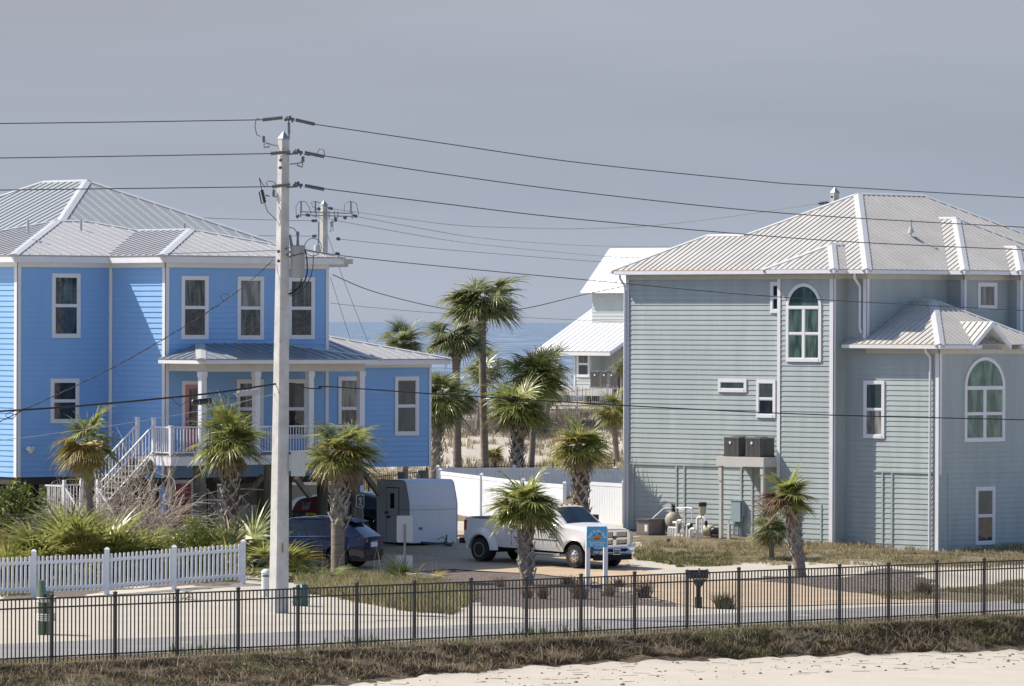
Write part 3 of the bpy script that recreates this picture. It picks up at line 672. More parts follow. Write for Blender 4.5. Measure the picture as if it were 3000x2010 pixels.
# stairs: upper flight down to a landing, lower flight towards the street
zl = 1.85; run = 2.15; sx0 = udl; sx1 = udl - run; nst = 10
mb = MB()
for i in range(nst):
    x = lerp(sx0, sx1, (i + .5) / nst); z = lerp(zd, zl, (i + 1) / (nst + 1)); mb.box(x - .14, x + .14, -1.05, -.1, z - .045, z)
for y in (-1.08, -.12): mb.bar((sx0, y, zd - .22), (sx1, y, zl - .2), .05, .28)
mb.box(sx1 - 1.35, sx1, -1.1, .0, zl - .2, zl); 
for x in (sx1 - 1.3, sx1 - .05):
    for y in (-1.05, -.05): mb.box(x - .07, x + .07, y - .07, y + .07, -.2, zl - .2)
for i in range(9):
    y = lerp(-1.15, -3.1, (i + .5) / 9); z = lerp(zl, .1, (i + 1) / 10); mb.box(sx1 - 1.3, sx1 - .1, y - .14, y + .14, z - .045, z)
for x in (sx1 - 1.3, sx1 - .1): mb.bar((x, -1.1, zl - .2), (x, -3.15, .0), .05, .26)
for (x, y) in ((udl + .1, -2.0), (udl + .1, -.9)): mb.box(x - .07, x + .07, y - .07, y + .07, -.1, zd - .35)
st = mb.build('stair', woodg, bh)
mb = MB()
for y in (-1.08, -.12): railing(mb, (sx0, y, 0), (sx1, y, 0), zd, .95, .13, zl - zd)
railing(mb, (sx1 - 1.35, -.02, 0), (sx1, -.02, 0), zl, .95); railing(mb, (sx1 - 1.35, -1.08, 0), (sx1 - 1.35, -.02, 0), zl, .95)
for x in (sx1 - 1.33, sx1 - .08): railing(mb, (x, -1.1, 0), (x, -3.15, 0), zl, .95, .13, -zl + .05)
for (x, y, z) in ((sx1, -1.08, zl), (sx1 - 1.33, -1.1, zl), (sx1, -.1, zl), (sx1 - 1.33, -3.15, .05), (sx1 - .08, -3.15, .05)): column_box(mb, x, y, z - .1, z + 1.15, .1)
mb.build('stair_railing', white, st)
# security light on the wall
mb = MB(); a, z = Bp.at(82, 1312); mb.lathe(Bp.p(a, z, .018), (0, -1, 0), [(.07, 0), (.06, .04)], 12)
for dx, dz in ((-.12, .02), (.12, .02), (0, -.1)): mb.lathe(Bp.p(a + dx * .4, z + dz * .4, .05), Vector((dx * 3, -1, dz * 3 - .3)), [(.035, 0), (.05, .05), (.085, .14), (.08, .15)], 12)
mb.build('security_light', white, bh, True)
# plaque and oval plate on the front pile
u = BF.hit(1055, 1460, 1, -2.02).x
mb = MB(); pl = Plane(BF, 'v', -1.97)
a0, z0 = pl.at(1043, 1488); a1, z1 = pl.at(1066, 1448)
def plate(mb, pl, poly, o0, o1):
    n = len(poly); b0 = len(mb.v); mb.v += [tuple(pl.p(a, z, o0)) for a, z in poly] + [tuple(pl.p(a, z, o1)) for a, z in poly]
    mb.f.append(tuple(b0 + n + i for i in range(n))); mb.m.append(mb.mi)
    for i in range(n): mb.f.append((b0 + i, b0 + (i + 1) % n, b0 + n + (i + 1) % n, b0 + n + i)); mb.m.append(mb.mi)
c0 = (a0 + a1) / 2; hw = (a1 - a0) / 2
def hexp(k): 
    t = .035; zz0, zz1 = z0 + k, z1 - k; w = hw - k
    return [(c0 - w, zz0 + t), (c0 - w * .45, zz0 + t * .7), (c0, zz0 - t * .3), (c0 + w * .45, zz0 + t * .7), (c0 + w, zz0 + t), (c0 + w, zz1 - t), (c0 + w * .45, zz1 - t * .7), (c0, zz1 + t * .3), (c0 - w * .45, zz1 - t * .7), (c0 - w, zz1 - t)]
plate(mb, pl, hexp(0), 0, .02); pq = mb.build('house_plaque', white, bh)
mb = MB(); plate(mb, pl, hexp(.016), .0205, .023); mb.build('plaque_face', blackm, pq)
cp, zpq = c0, (z0 + z1) / 2
mb = MB()      # the lettering is too small to read: rows of short raised marks, a round emblem between them
for dz, n_, hh in ((.125, 5, .016), (.092, 7, .03), (.045, 7, .034), (-.07, 6, .018), (-.11, 7, .022), (-.145, 6, .02)):
    for i in range(n_):
        x = cp + (i - (n_ - 1) / 2) * .021; pl.box(mb, x - .007, x + .007, zpq + dz - hh / 2, zpq + dz + hh / 2, .0232, .025)
plate(mb, pl, [(cp + .01 + .035 * math.cos(t * math.pi / 8), zpq - .015 + .03 * math.sin(t * math.pi / 8)) for t in range(16)], .0232, .025)
mb.build('plaque_lettering', cream, pq)
mb = MB(); a, z = pl.at(1059, 1432); plate(mb, pl, [(a + .075 * math.cos(t * math.pi / 10), z + .13 * math.sin(t * math.pi / 10)) for t in range(20)], 0, .02); mb.build('oval_plate', mat('pale_blue_plate', (.55, .66, .74), .5), bh)
# ================================================================ GREY HOUSE
KG = W(2538, 900, 196.4); GF = Frame((KG.x, KG.y, 0), R(44))
gh = thing('beach_house', 'sage grey two storey house with cream ribbed metal roof and tall arched windows', 'house', GF.o, GF.rz)
S0 = Plane(GF, 'v', 0.0); P0 = Plane(GF, 'u', 0.0)
vL = -P0.at(1836, 1200)[0]; uP2 = GF.hit(2440, 1200, 1, -P0.at(2478, 1200)[0]).x; v2 = -P0.at(2478, 1200)[0]
P2 = Plane(GF, 'u', uP2); v3 = -P2.at(2280, 1200)[0]; vT = -P0.at(2750, 1300)[0]; T3 = Plane(GF, 'v', vT)
zT = P0.at(2100, 791.5)[1] - .168; zb1 = P0.at(1850, 1549)[1]; zb2 = P2.at(2435, 1600)[1]; zb3 = P0.at(2740, 1612)[1]
zTw = P0.at(2700, 1023)[1]
def gwall(pl, a0, a1, z0, z1): return wallpart(gh, pl, a0, a1, z0, z1, grey_sid, .12)
gwall(P0, -vL, -v3, zb2 - .3, zT); gwall(P2, -v3, -v2, zb2 - .3, zT); 
St = Plane(GF, 'v', v2); gwall(St, uP2, 0, zb2 - .3, zT)
gwall(P0, -v2, 0, zb3 - .2, zT); gwall(P0, .004, -vT, zb3 - .2, zTw); gwall(T3, 0, 9, zb3 - .2, zTw)
uA = S0.at(2776, 880)[0]; vA = -Plane(GF, 'u', uA).at(2823, 880)[0]; SA = Plane(GF, 'v', vA); PA = Plane(GF, 'u', uA)
uB2 = SA.at(2954, 880)[0]; PBp = Plane(GF, 'u', uB2); vB2 = -PBp.at(2987, 880)[0]; SB = Plane(GF, 'v', vB2)
gwall(S0, 0, uA, zTw - .3, zT); gwall(PA, 0, -vA, zTw - .3, zT); gwall(SA, uA, uB2, zTw - .3, zT); gwall(PBp, -vA, -vB2, zTw - .3, zT); gwall(SB, uB2, uB2 + 6, zTw - .3, zT)
mb = MB(); mb.box(.13, 12, .13, vL - .02, 0, zT - .03); mb.box(uP2 + .13, .2, v2 + .13, v3 - .02, 0, zT - .03); mb.box(.13, 9, vT + .13, .2, 0, zTw - .02); mb.box(uA + .13, 12, vA + .13, .2, zTw - .3, zT - .03); mb.box(uB2 + .13, 12, vB2 + .13, vA + .2, zTw - .3, zT - .03)
mb.build('inner_wall', grey_sid, gh)
tw = .14; mb = MB(); o0, o1 = .0275, .040
P0.box(mb, -vL - .03, -vL + tw, zb1, zT, o0, o1)
P0.box(mb, -v3 - .0, -v3 + .02, zb2, zT - .17, o0, o1); P2.box(mb, -v3 - .03, -v3 + .12, zb2 - .2, zT - .17, o0, o1); P2.box(mb, -v2 - tw, -v2 + .032, zb2 - .3, zT - .17, o0, o1); St.box(mb, uP2, uP2 + .1, zb2 - .3, zT - .17, o0, o1)
P0.box(mb, -.12, .03, zTw, zT - .17, o0, o1); S0.box(mb, 0, .12, zTw, zT - .17, o0, o1)
P0.box(mb, -vT - tw, -vT + .03, zb3 - .2, zTw - .16, o0, o1); T3.box(mb, 0, .11, zb3 + 2.6, zTw - .16, o0, o1)
PA.box(mb, -vA - .1, -vA + .03, zTw, zT - .17, o0, o1); SA.box(mb, uA, uA + .11, zTw, zT - .17, o0, o1); SB.box(mb, uB2, uB2 + .11, zTw, zT - .17, o0, o1); PBp.box(mb, -vB2 - .1, -vB2 + .03, zTw, zT - .17, o0, o1)
mb.build('corner_trim', white, gh)
mb = MB()
P0.box(mb, -vL, -v3, zT - .17, zT, o0, .048); P2.box(mb, -v3, -v2 + .04, zT - .17, zT, o0, .048); St.box(mb, uP2, 0, zT - .17, zT, o0, .048); P0.box(mb, -v2, 0.04, zT - .17, zT, o0, .048); S0.box(mb, 0, uA, zT - .17, zT, o0, .048)
PA.box(mb, 0, -vA, zT - .17, zT, o0, .048); SA.box(mb, uA, uB2, zT - .17, zT, o0, .048); PBp.box(mb, -vA, -vB2, zT - .17, zT, o0, .048); SB.box(mb, uB2, uB2 + 6, zT - .17, zT, o0, .048)
P0.box(mb, .04, -vT, zTw - .16, zTw, o0, .048); T3.box(mb, 0, S0.at(2853, 1000)[0] - .35, zTw - .16, zTw, o0, .048)
mb.build('frieze_board', cream, gh)
# band and battens round the ground floor
mb = MB(); zl1 = P0.at(1900, 1359)[1]; zl3 = P0.at(2640, 1384)[1]
P0.box(mb, -vL + tw, -v3, zl1 - .035, zl1 + .03, .0, .05); P0.box(mb, P0.at(2562, 1384)[0], -vT - tw, zl3 - .02, zl3 + .04, .0, .05); T3.box(mb, .11, 9, zl3 - .03, zl3 + .0, .0, .03)
for px in (1857, 1983, 2006, 2173, 2205): a = P0.at(px, 1450)[0]; P0.box(mb, a - .035, a + .035, zb2 - .1, zl1 - .035, .0, .045)
for px in (2587, 2615, 2723): a = P0.at(px, 1450)[0]; P0.box(mb, a - .035, a + .035, zb3 - .1, zl3 - .02, .0, .045)
a = P2.at(2407, 1500)[0]; P2.box(mb, a - .03, a + .03, zb2 - .2, zb2 + 1.45, 0, .04); a = T3.at(2777, 1500)[0]; T3.box(mb, a - .03, a + .03, zb3 - .1, zl3 - .03, 0, .035)
mb.build('batten', grey_sid, gh)
zE = P0.at(2100, 791.5)[1]
pit = .53; sp = .27
wM = 5.3; u1M = -.4 + 2 * wM + 3.5
# main roof and its far extension share one slope: build as one set of faces
zr = zE
mb = MB(); w2 = 2.45; vF = vL + .4; hM = wM * pit; h2 = w2 * pit; vE = -.4 + 2 * wM
e0 = -.4
roof_face(mb, [(e0, -.4, zr), (e0 + wM, -.4 + wM, zr + hM), (e0 + w2, vE - w2, zr + h2), (e0 + w2, vF - w2, zr + h2), (e0, vF, zr)], (0, 1, 0), sp)
roof_face(mb, [(e0, -.4, zr), (u1M, -.4, zr), (u1M - wM, -.4 + wM, zr + hM), (e0 + wM, -.4 + wM, zr + hM)], (1, 0, 0), sp)
roof_face(mb, [(u1M, -.4, zr), (u1M, vE, zr), (u1M - wM, -.4 + wM, zr + hM)], (0, 1, 0), sp)
roof_face(mb, [(u1M, vE, zr), (e0 + 2 * w2, vE, zr), (e0 + w2, vE - w2, zr + h2), (e0 + wM, -.4 + wM, zr + hM), (u1M - wM, -.4 + wM, zr + hM)], (1, 0, 0), sp * 3)
roof_face(mb, [(e0 + 2 * w2, vE, zr), (e0 + 2 * w2, vF, zr), (e0 + w2, vF - w2, zr + h2), (e0 + w2, vE - w2, zr + h2)], (0, 1, 0), sp * 3)
roof_face(mb, [(e0, vF, zr), (e0 + 2 * w2, vF, zr), (e0 + w2, vF - w2, zr + h2)], (1, 0, 0), sp * 3)
gr = mb.build('roof', grey_roof, gh)
mb = MB(); dr = pit * .707
cap(mb, (e0, -.4, zr), (e0 + wM, -.4 + wM, zr + hM), .17, dr); cap(mb, (e0 + wM, -.4 + wM, zr + hM), (u1M - wM, -.4 + wM, zr + hM), .13, pit); cap(mb, (u1M, -.4, zr), (u1M - wM, -.4 + wM, zr + hM), .15, dr)
cap(mb, (e0 + w2, vE - w2, zr + h2), (e0 + wM, -.4 + wM, zr + hM), .12, dr); cap(mb, (e0 + w2, vF - w2, zr + h2), (e0 + w2, vE - w2, zr + h2), .14, pit); cap(mb, (e0, vF, zr), (e0 + w2, vF - w2, zr + h2), .12, dr)
mb.build('ridge_cap', mat('cream_cap', (.52, .51, .49), .4, .04, 2), gr)
mb = MB(); mb.box(e0 + .12, u1M - .03, -.28, vE - .03, zr - .17, zr - .04); mb.box(e0 + .12, e0 + 2 * w2 - .03, vE - .03, vF - .03, zr - .17, zr - .04); mb.build('soffit', cream, gr)
mb = MB(); mb.box(e0 - .05, e0 + .115, -.45, vF + .05, zr - .15, zr - .028); mb.box(e0 + .12, uA - .4, -.45, -.285, zr - .15, zr - .028); mb.build('gutter', gut, gr)
def bump(u0, u1, v0, v1, p=pit, spc=sp, gside='u', z=None):
    zz = (z or zr) + .006; ro = hip(gh, u0, u1, v0, v1, zz, p, spc, grey_roof, MATS['cream_cap'], fas=False, capw=.16)
    mb = MB(); mb.box(u0 + .12, u1 - .03, v0 + .12, v1 - .03, zz - .17, zz - .042); mb.build('soffit', cream, ro)
    mb = MB(); mb.box(u0 - .05, u0 + .11, v0 - .05, v1, zz - .155, zz - .03); mb.box(u0 + .11, u1, v0 - .05, v0 + .11, zz - .155, zz - .03); mb.build('gutter', gut, ro); return ro
bump(uP2 - .4, uP2 + 6, v2 - .4, v3 + .4); bump(uA - .4, uA - .4 + 7.3, vA - .4, vA + 9); bump(uB2 - .4, uB2 - .4 + 3.3, vB2 - .4, vB2 + 4)
mb = MB(); mb.box(e0 - .012, e0 + .05, -.42, vF, zr - .026, zr + .004); mb.build('rusty_edge', rust, gr)
mb = MB(); mb.box(-.412, -.35, vT - .42, .75, zTw + .17 - .026, zTw + .174); mb.build('rusty_edge', rust, gh)
# tower roof, running back into the wall
wT = 2.95; zt_ = zTw + .17; L_ = .75; mb = MB(); ht = wT * pit
roof_face(mb, [(-.4, vT - .4, zt_), (-.4 + wT, vT - .4 + wT, zt_ + ht), (-.4 + wT, -.01, zt_ + ht), (.0, -.01, zt_ + .4 * pit), (.0, L_, zt_ + .4 * pit), (-.4, L_, zt_)][:3] + [(0.0, -.01, zt_ + .4 * pit), (-.4, -.01, zt_)], (0, 1, 0), sp)
roof_face(mb, [(-.4, -.01, zt_), (-.01, -.01, zt_ + .39 * pit), (-.01, L_, zt_ + .39 * pit), (-.4, L_, zt_)], (0, 1, 0), sp)
roof_face(mb, [(-.4, vT - .4, zt_), (-.4 + 2 * wT, vT - .4, zt_), (-.4 + wT, vT - .4 + wT, zt_ + ht)], (1, 0, 0), sp)
roof_face(mb, [(-.4 + 2 * wT, vT - .4, zt_), (-.4 + 2 * wT, -.01, zt_), (-.4 + wT, -.01, zt_ + ht), (-.4 + wT, vT - .4 + wT, zt_ + ht)], (0, 1, 0), sp)
tr = mb.build('tower_roof', grey_roof, gh)
mb = MB(); A = (-.4 + wT, vT - .4 + wT, zt_ + ht); cap(mb, (-.4, vT - .4, zt_), A, .17, dr); cap(mb, (-.4 + 2 * wT, vT - .4, zt_), A, .13, dr); cap(mb, A, (-.4 + wT, -.01, zt_ + ht), .12, pit); mb.build('ridge_cap', MATS['cream_cap'], tr)
mb = MB(); mb.box(-.45, -.29, vT - .45, L_, zt_ - .15, zt_ - .028); ug0 = T3.at(2868, 1000)[0]; ug1 = T3.at(2938, 1000)[0]; mb.box(-.29, ug0 - .35, vT - .45, vT - .29, zt_ - .15, zt_ - .028); mb.box(ug1 + .5, 9, vT - .45, vT - .29, zt_ - .15, zt_ - .028); mb.build('gutter', gut, tr)
mb = MB(); mb.box(-.285, ug0 - .35, vT - .285, .0, zt_ - .165, zt_ - .05); mb.box(ug0 - .35, ug1 + .5, vT, 0, zt_ - .164, zt_ - .051); mb.box(ug1 + .5, 9, vT - .285, 0, zt_ - .165, zt_ - .05); mb.build('soffit', cream, tr)
# small gable over the arched window
G3 = Plane(GF, 'v', vT - .42); pk = G3.at(2907, 942); bl = G3.at(2853, 999); brr = G3.at(2966, 1000); uc = pk[0]; hw = 1.0; zg_ = zt_ - .02; pg = (pk[1] - zg_) / hw
mb = MB(); back = vT + 1.3
roof_face(mb, [(uc - hw, vT - .42, zg_), (uc, vT - .42, pk[1]), (uc, back, pk[1]), (uc - hw, back, zg_)], (0, 1, 0), sp); roof_face(mb, [(uc + hw, vT - .42, zg_), (uc + hw, back, zg_), (uc, back, pk[1]), (uc, vT - .42, pk[1])], (0, 1, 0), sp)
gg = mb.build('gable_roof', grey_roof, gh)
mb = MB()
for s_ in (-1, 1):
    for (o_, w_) in ((-.43, .13),):
        q = [(uc + s_ * hw, zg_ - .16), (uc, pk[1] - .18), (uc, pk[1] + .0), (uc + s_ * hw, zg_ + .02)]
        mb.corners([(x, vT - .45, z) for x, z in q] + [(x, vT - .425, z) for x, z in q])
        mb.corners([(x, vT - .423, z - .03) for x, z in q] + [(x, vT - .0, z - .03) for x, z in q])
mb.build('gable_trim', white, gg)
mb = MB(); P = T3.p; mb.face([P(uc - hw + .1, zTw - .02, .003), P(uc + hw - .1, zTw - .02, .003), P(uc, pk[1] - .16, .003)]); T3.siding(mb, uc - hw * .8, uc + hw * .8, zTw, zTw + .22); mb.build('gable_wall', grey_sid, gg)
# downspouts
mb = MB(); a = -vL
pp = lambda v, z, o: P0.p(-v, z, o)
mb.tube([pp(vL + .0, zr - .14, .38), pp(vL + .0, zr - .3, .36), pp(vL + .02, zr - .55, .1), pp(vL + .02, zr - .75, .09), pp(vL + .02, zb1, .09)], .045, 8)
q = .22; mb.tube([pp(q, zr - .14, .38), pp(q, zr - .32, .36), pp(q, zr - .6, .1), pp(q, zr - .8, .09), pp(q, zt_ + .55, .09), pp(q - .1, zt_ + .38, .12)], .045, 8)
q = vT + .32; mb.tube([pp(q, zt_ - .14, .36), pp(q, zt_ - .26, .33), pp(q, zt_ - .45, .1), pp(q, zt_ - .6, .09), pp(q, zb3, .09)], .045, 8)
mb.build('downspout', white, gh, True)
mb = MB()
for px, py, u, v in ((2232, 760, 1.6, 0), (2669, 664, 0, 1.9)):
    if u: q = GF.hit(px, py, 0, u)
    else: q = GF.hit(px, py, 1, v)
    mb.tube([q - Vector((0, 0, .3)), q + Vector((0, 0, .25))], .035, 8); mb.lathe(q - Vector((0, 0, .22)), (0, 0, 1), [(.13, 0), (.05, .2), (.04, .21)], 10)
mb.build('vent_pipe', cap_w, gh)
win(gh, P0, 2259, 2300, 826, 917, (pane_bd, pane_bd)); win(gh, P2, 2305, 2408, 830, 1060, (pane_g2, pane_g2), arch=True, mull=True)
win(gh, P0, 2106, 2189, 1110, 1149, (pane_s,), single=True); win(gh, P0, 2218, 2274, 1113, 1224, (pane_s, pane_bd))
win(gh, P0, 2532, 2593, 1115, 1284, (pane_s, pane_c)); win(gh, T3, 2824, 2942, 1046, 1294, (pane_g, pane_g), arch=True, mull=True); win(gh, T3, 2856, 2913, 1426, 1596, (pane_s, pane_bd))
win(gh, SA, 2863, 2919, 828, 906, (pane_c,), single=True)
mb = MB(); a, z = P2.at(2358, 862); P2.box(mb, a - .1, a + .1, z - .08, z + .08, .026, .028); mb.build('window_label', vinyl, gh); mb = MB(); a, z = T3.at(2882, 1073); T3.box(mb, a - .11, a + .09, z - .07, z + .06, .026, .028); mb.build('window_label', dsteel, gh)
a, z = P0.at(2168, 1497); mb = MB(); P0.box(mb, a - .26, a + .2, z - .38, z + .36, .02, .2); P0.box(mb, a + .21, a + .3, z - .2, z + .3, .02, .14); P0.box(mb, a - .28, a + .22, z + .361, z + .375, .02, .22)
ep = mb.build('meter_panel', panelg, gh); mb = MB()
for i in range(6): mb.tube([P0.p(a - .2 + i * .07, z - .38, .1), P0.p(a - .22 + i * .075, z - .8, .1), P0.p(a - .25 + i * .09, z - 1.1, .12)], .018, 6)
mb.tube([P0.p(a - .25, z - .2, .1), P0.p(a - .45, z - .35, .1), P0.p(a - .42, z - .7, .1), P0.p(a - .3, z - 1.0, .1)], .014, 6)
mb.build('conduit', panelg, ep, True)
# condenser shelf
zs = P0.at(2200, 1340)[1] ; ud = -1.32; q = GF.hit(2238, 1341, 0, ud); va = q.y; zs = q.z; vb = GF.hit(2103, 1341, 0, ud).y
sh = thing('equipment_platform', 'cream painted wooden platform on tall legs against the sage grey wall holding condensers', 'platform', GF.wor((ud / 2, (va + vb) / 2, 0)), GF.rz)
def loc0(mbx, root): # house-frame vertices into the thing's own frame
    o = GF.loc(root.location); mbx.v = [(x - o.x, y - o.y, z - o.z) for x, y, z in mbx.v]; return mbx
mb = MB(); mb.box(ud - .02, -.1, va, vb, zs - .04, zs); loc0(mb, sh).build('shelf', cream, sh); mb = MB(); mb.box(ud - .05, ud - .021, va - .03, vb + .03, zs - .33, zs - .005); mb.box(ud - .021, uP2 - .04, va - .03, va - .001, zs - .33, zs - .005); mb.box(ud - .021, -.05, vb + .001, vb + .03, zs - .33, zs - .005); loc0(mb, sh).build('shelf_fascia', cream, sh)
for v in (va + .09, vb - .12):
    mb = MB(); mb.box(ud, ud + .11, v - .06, v + .06, .1, zs - .04); mb.box(ud - .02, ud, v - .08, v + .08, zs - .85 if v > va + 1 else zs - .6, zs - .331); loc0(mb, sh).build('leg', cream, sh)
def condenser(fr, u, v, z, label, w=.72, hh=.7, group='air conditioner units on the grey house platform'):
    t = thing('air_conditioner', label, 'air conditioner', fr.wor((u, v, z)), fr.rz, group); mb = MB()
    mb.box(-w / 2 - .02, w / 2 + .02, -w / 2 - .02, w / 2 + .02, 0, .06); mb.box(-w / 2 + .02, w / 2 - .02, -w / 2 + .02, w / 2 - .02, .06, hh - .05)
    for sx, sy in ((1, 1), (1, -1), (-1, 1), (-1, -1)): mb.box(sx * (w / 2 - .03) - .03, sx * (w / 2 - .03) + .03, sy * (w / 2 - .03) - .03, sy * (w / 2 - .03) + .03, .06, hh - .05)
    mb.build('cabinet', acdark, t); mb = MB(); n = 12
    for i in range(1, n):
        x = -w / 2 + w * i / n; 
        for s_ in (-1, 1): mb.box(x - .012, x + .012, s_ * (w / 2 - .01) - .012, s_ * (w / 2 - .01) + .012, .06, hh - .05); mb.box(s_ * (w / 2 - .01) - .012, s_ * (w / 2 - .01) + .012, x - .012, x + .012, .06, hh - .05)
    mb.build('grille', acgrey, t); mb = MB(); mb.box(-w / 2 - .01, w / 2 + .01, -w / 2 - .01, w / 2 + .01, hh - .05, hh); mb.lathe((0, 0, hh), (0, 0, 1), [(.28, 0), (.28, .02), (.2, .03), (.0, .032)], 20); mb.build('lid', acgrey, t)
    mb = MB(); mb.lathe((-w / 2 - .012, .05, hh - .2), (-1, 0, 0), [(.05, 0), (.05, .015)], 14); mb.build('badge', vinyl, t); return t
v_ = lambda px: GF.hit(px, 1320, 0, ud + .2).y
condenser(GF, ud + .5, v_(2146), zs, 'grey condenser on the platform, the one farther from the white corner trim'); condenser(GF, ud + .5, v_(2209), zs, 'grey condenser on the platform beside the white corner trim')
# ---- pool equipment in front of the grey house
def gpt(px, py, o=1.0):     # ground point in front of the grey wall, in its own frame
    q = GF.hit(px, py, 0, -o); return GF.wor(q)
def hx(p): return h(p.x, p.y)
p = gpt(1908, 1570, 1.6); ht_ = thing('pool_heater', 'brown grey boxy pool heater beside the round sand filter', 'pool heater', (p.x, p.y, hx(p)), GF.rz)
mb = MB(); mb.box(-.42, .42, -.28, .32, .04, .52); mb.build('cabinet', mat('heater_taupe', (.20, .165, .15), .5, .05), ht_); mb = MB(); mb.box(-.46, .46, -.3, .34, .521, .56); mb.box(-.44, .44, -.29, .33, 0, .04); mb.box(-.424, -.421, -.24, .26, .40, .43); mb.build('heater_trim', dsteel, ht_)
mb = MB(); mb.box(-.425, -.421, -.22, -.08, .12, .36); mb.build('instruction_label', signwhite, ht_)
p = gpt(1972, 1570, 1.0); z0 = hx(p); sf = thing('sand_filter', 'round beige sand filter tank with black valve on top', 'pool filter', (p.x, p.y, z0), GF.rz)
mb = MB(); mb.lathe((0, 0, 0), (0, 0, 1), [(.3, 0), (.32, .1), (.4, .25), (.44, .45), (.42, .65), (.34, .82), (.2, .93), (.1, .97)], 24); mb.build('tank', tan, sf, True); sf.scale = (.72, .72, .84)
mb = MB(); mb.lathe((0, 0, .97), (0, 0, 1), [(.1, 0), (.13, .04), (.1, .1), (.14, .14), (.09, .18), (.12, .24), (.05, .28)], 12)
for i in range(5): t = i * 1.256; mb.bar((0, 0, 1.22), (.14 * math.cos(t), .14 * math.sin(t), 1.3), .03)
mb.build('valve', blackm, sf)
mb = MB(); mb.tube([(0, -.1, 1.12), (-.1, -1.1, 1.16), (-.1, -1.4, 1.14), (-.1, -1.42, 1.0), (-.1, -1.42, .0)], .03, 8); mb.tube([(0, .1, 1.1), (-.2, .45, 1.1), (-.5, .95, .65)], .035, 8); mb.tube([(.1, -.3, 1.08), (.1, -.7, 1.08), (.1, -.72, .2)], .028, 8); mb.build('pipe', pvc, sf, True)
p = gpt(1975, 1590, 1.7); pm_ = thing('pipe_manifold', 'cluster of white elbow pipes rising from the ground beside the pool pump', 'pipes', (p.x, p.y, hx(p) - .02), GF.rz)
mb = MB()
def elbow(y, x, z, r, d=.16): mb.tube([(x, y, 0), (x, y, z - r), (x, y - d * .3, z), (x, y - d, z)], r, 10)
for i in range(4): elbow(.28 - i * .11, 0, .32, .035, .1)
elbow(-.14, 0, .58, .045, .22); elbow(-.55, .1, .45, .05, .16); elbow(-.9, -.1, .3, .055, .2); elbow(-1.15, 0, .72, .055, .2)
mb.tube([(.1, .15, .5), (.1, -.35, .5), (.1, -.4, .3)], .045, 8); mb.tube([(0, -1.15, .68), (.05, -1.4, .72), (.05, -1.5, .65), (.05, -1.52, .35)], .05, 8)
for y in (-.3, -.45, -.62): mb.lathe((-.2, y, .07), (-1, 0, 0), [(.05, 0), (.05, .05)], 10)
mb.build('pipe', pvc, pm_, True)
mb = MB(); mb.tube([(.15, -.4, .3), (.15, -.6, .36)], .07, 8); mb.tube([(.1, -.7, .3), (.1, -.78, .5)], .05, 8); mb.lathe((.05, -1.53, .42), (0, 0, 1), [(.04, 0), (.07, .08), (.05, .18)], 10); mb.build('valve', blackm, pm_)
p = gpt(2058, 1590, 1.4); cf = thing('chlorinator', 'tan canister with black lid raised above the white pipes', 'pool feeder', (p.x, p.y, hx(p)), GF.rz)
mb = MB(); mb.lathe((0, 0, .88), (0, 0, 1), [(.05, -.12), (.12, 0), (.14, .22)], 14); mb.build('canister', mat('feeder_tan', (.45, .40, .26), .6), cf, True); mb = MB(); mb.lathe((0, 0, 1.1), (0, 0, 1), [(.15, 0), (.15, .13), (.12, .15)], 14); mb.build('lid', blackm, cf); mb = MB(); mb.tube([(0, 0, 0), (0, 0, .9)], .025, 8); mb.tube([(-.04, .1, 0), (-.04, .1, .85)], .014, 6); mb.build('stem', pvc, cf)
p = gpt(2072, 1588, 1.1); pu = thing('pool_pump', 'cream and black pool pump on the ground behind the white pipes', 'pool pump', (p.x, p.y, hx(p)), GF.rz)
mb = MB(); mb.lathe((0, .15, .24), (0, -1, 0), [(.16, 0), (.2, .06), (.2, .3), (.14, .38)], 16); mb.build('pump_housing', mat('pump_cream', (.50, .45, .34), .6), pu, True); mb = MB(); mb.lathe((0, -.24, .22), (0, -1, 0), [(.11, 0), (.13, .05), (.13, .42), (.08, .45)], 14); mb.box(-.14, .14, -.65, -.3, 0, .08); mb.bar((0, -.3, .42), (0, -.7, .42), .02); mb.bar((0, -.3, .3), (0, -.3, .42), .02); mb.build('pump_motor', blackm, pu)
p = gpt(2136, 1586, 1.2); mb = MB(); mb.box(-.05, .05, -.05, .05, 0, .52); o = mb.build('short_post', cream, None, loc=(p.x, p.y, hx(p))); o.rotation_euler = (0, 0, GF.rz); tag(o, 'short cream square post sticking out of the ground below the meter panel', 'post')
p = gpt(1956, 1607, 4.2); mb = MB(); mb.lathe((0, 0, 0), (0, 0, 1), [(.1, -.1), (.1, .16), (.09, .18)], 14); o = mb.build('cleanout_stub', acgrey, None, True, loc=(p.x, p.y, hx(p))); tag(o, 'short grey pipe stub in the grass in front of the pool heater', 'pipe stub')

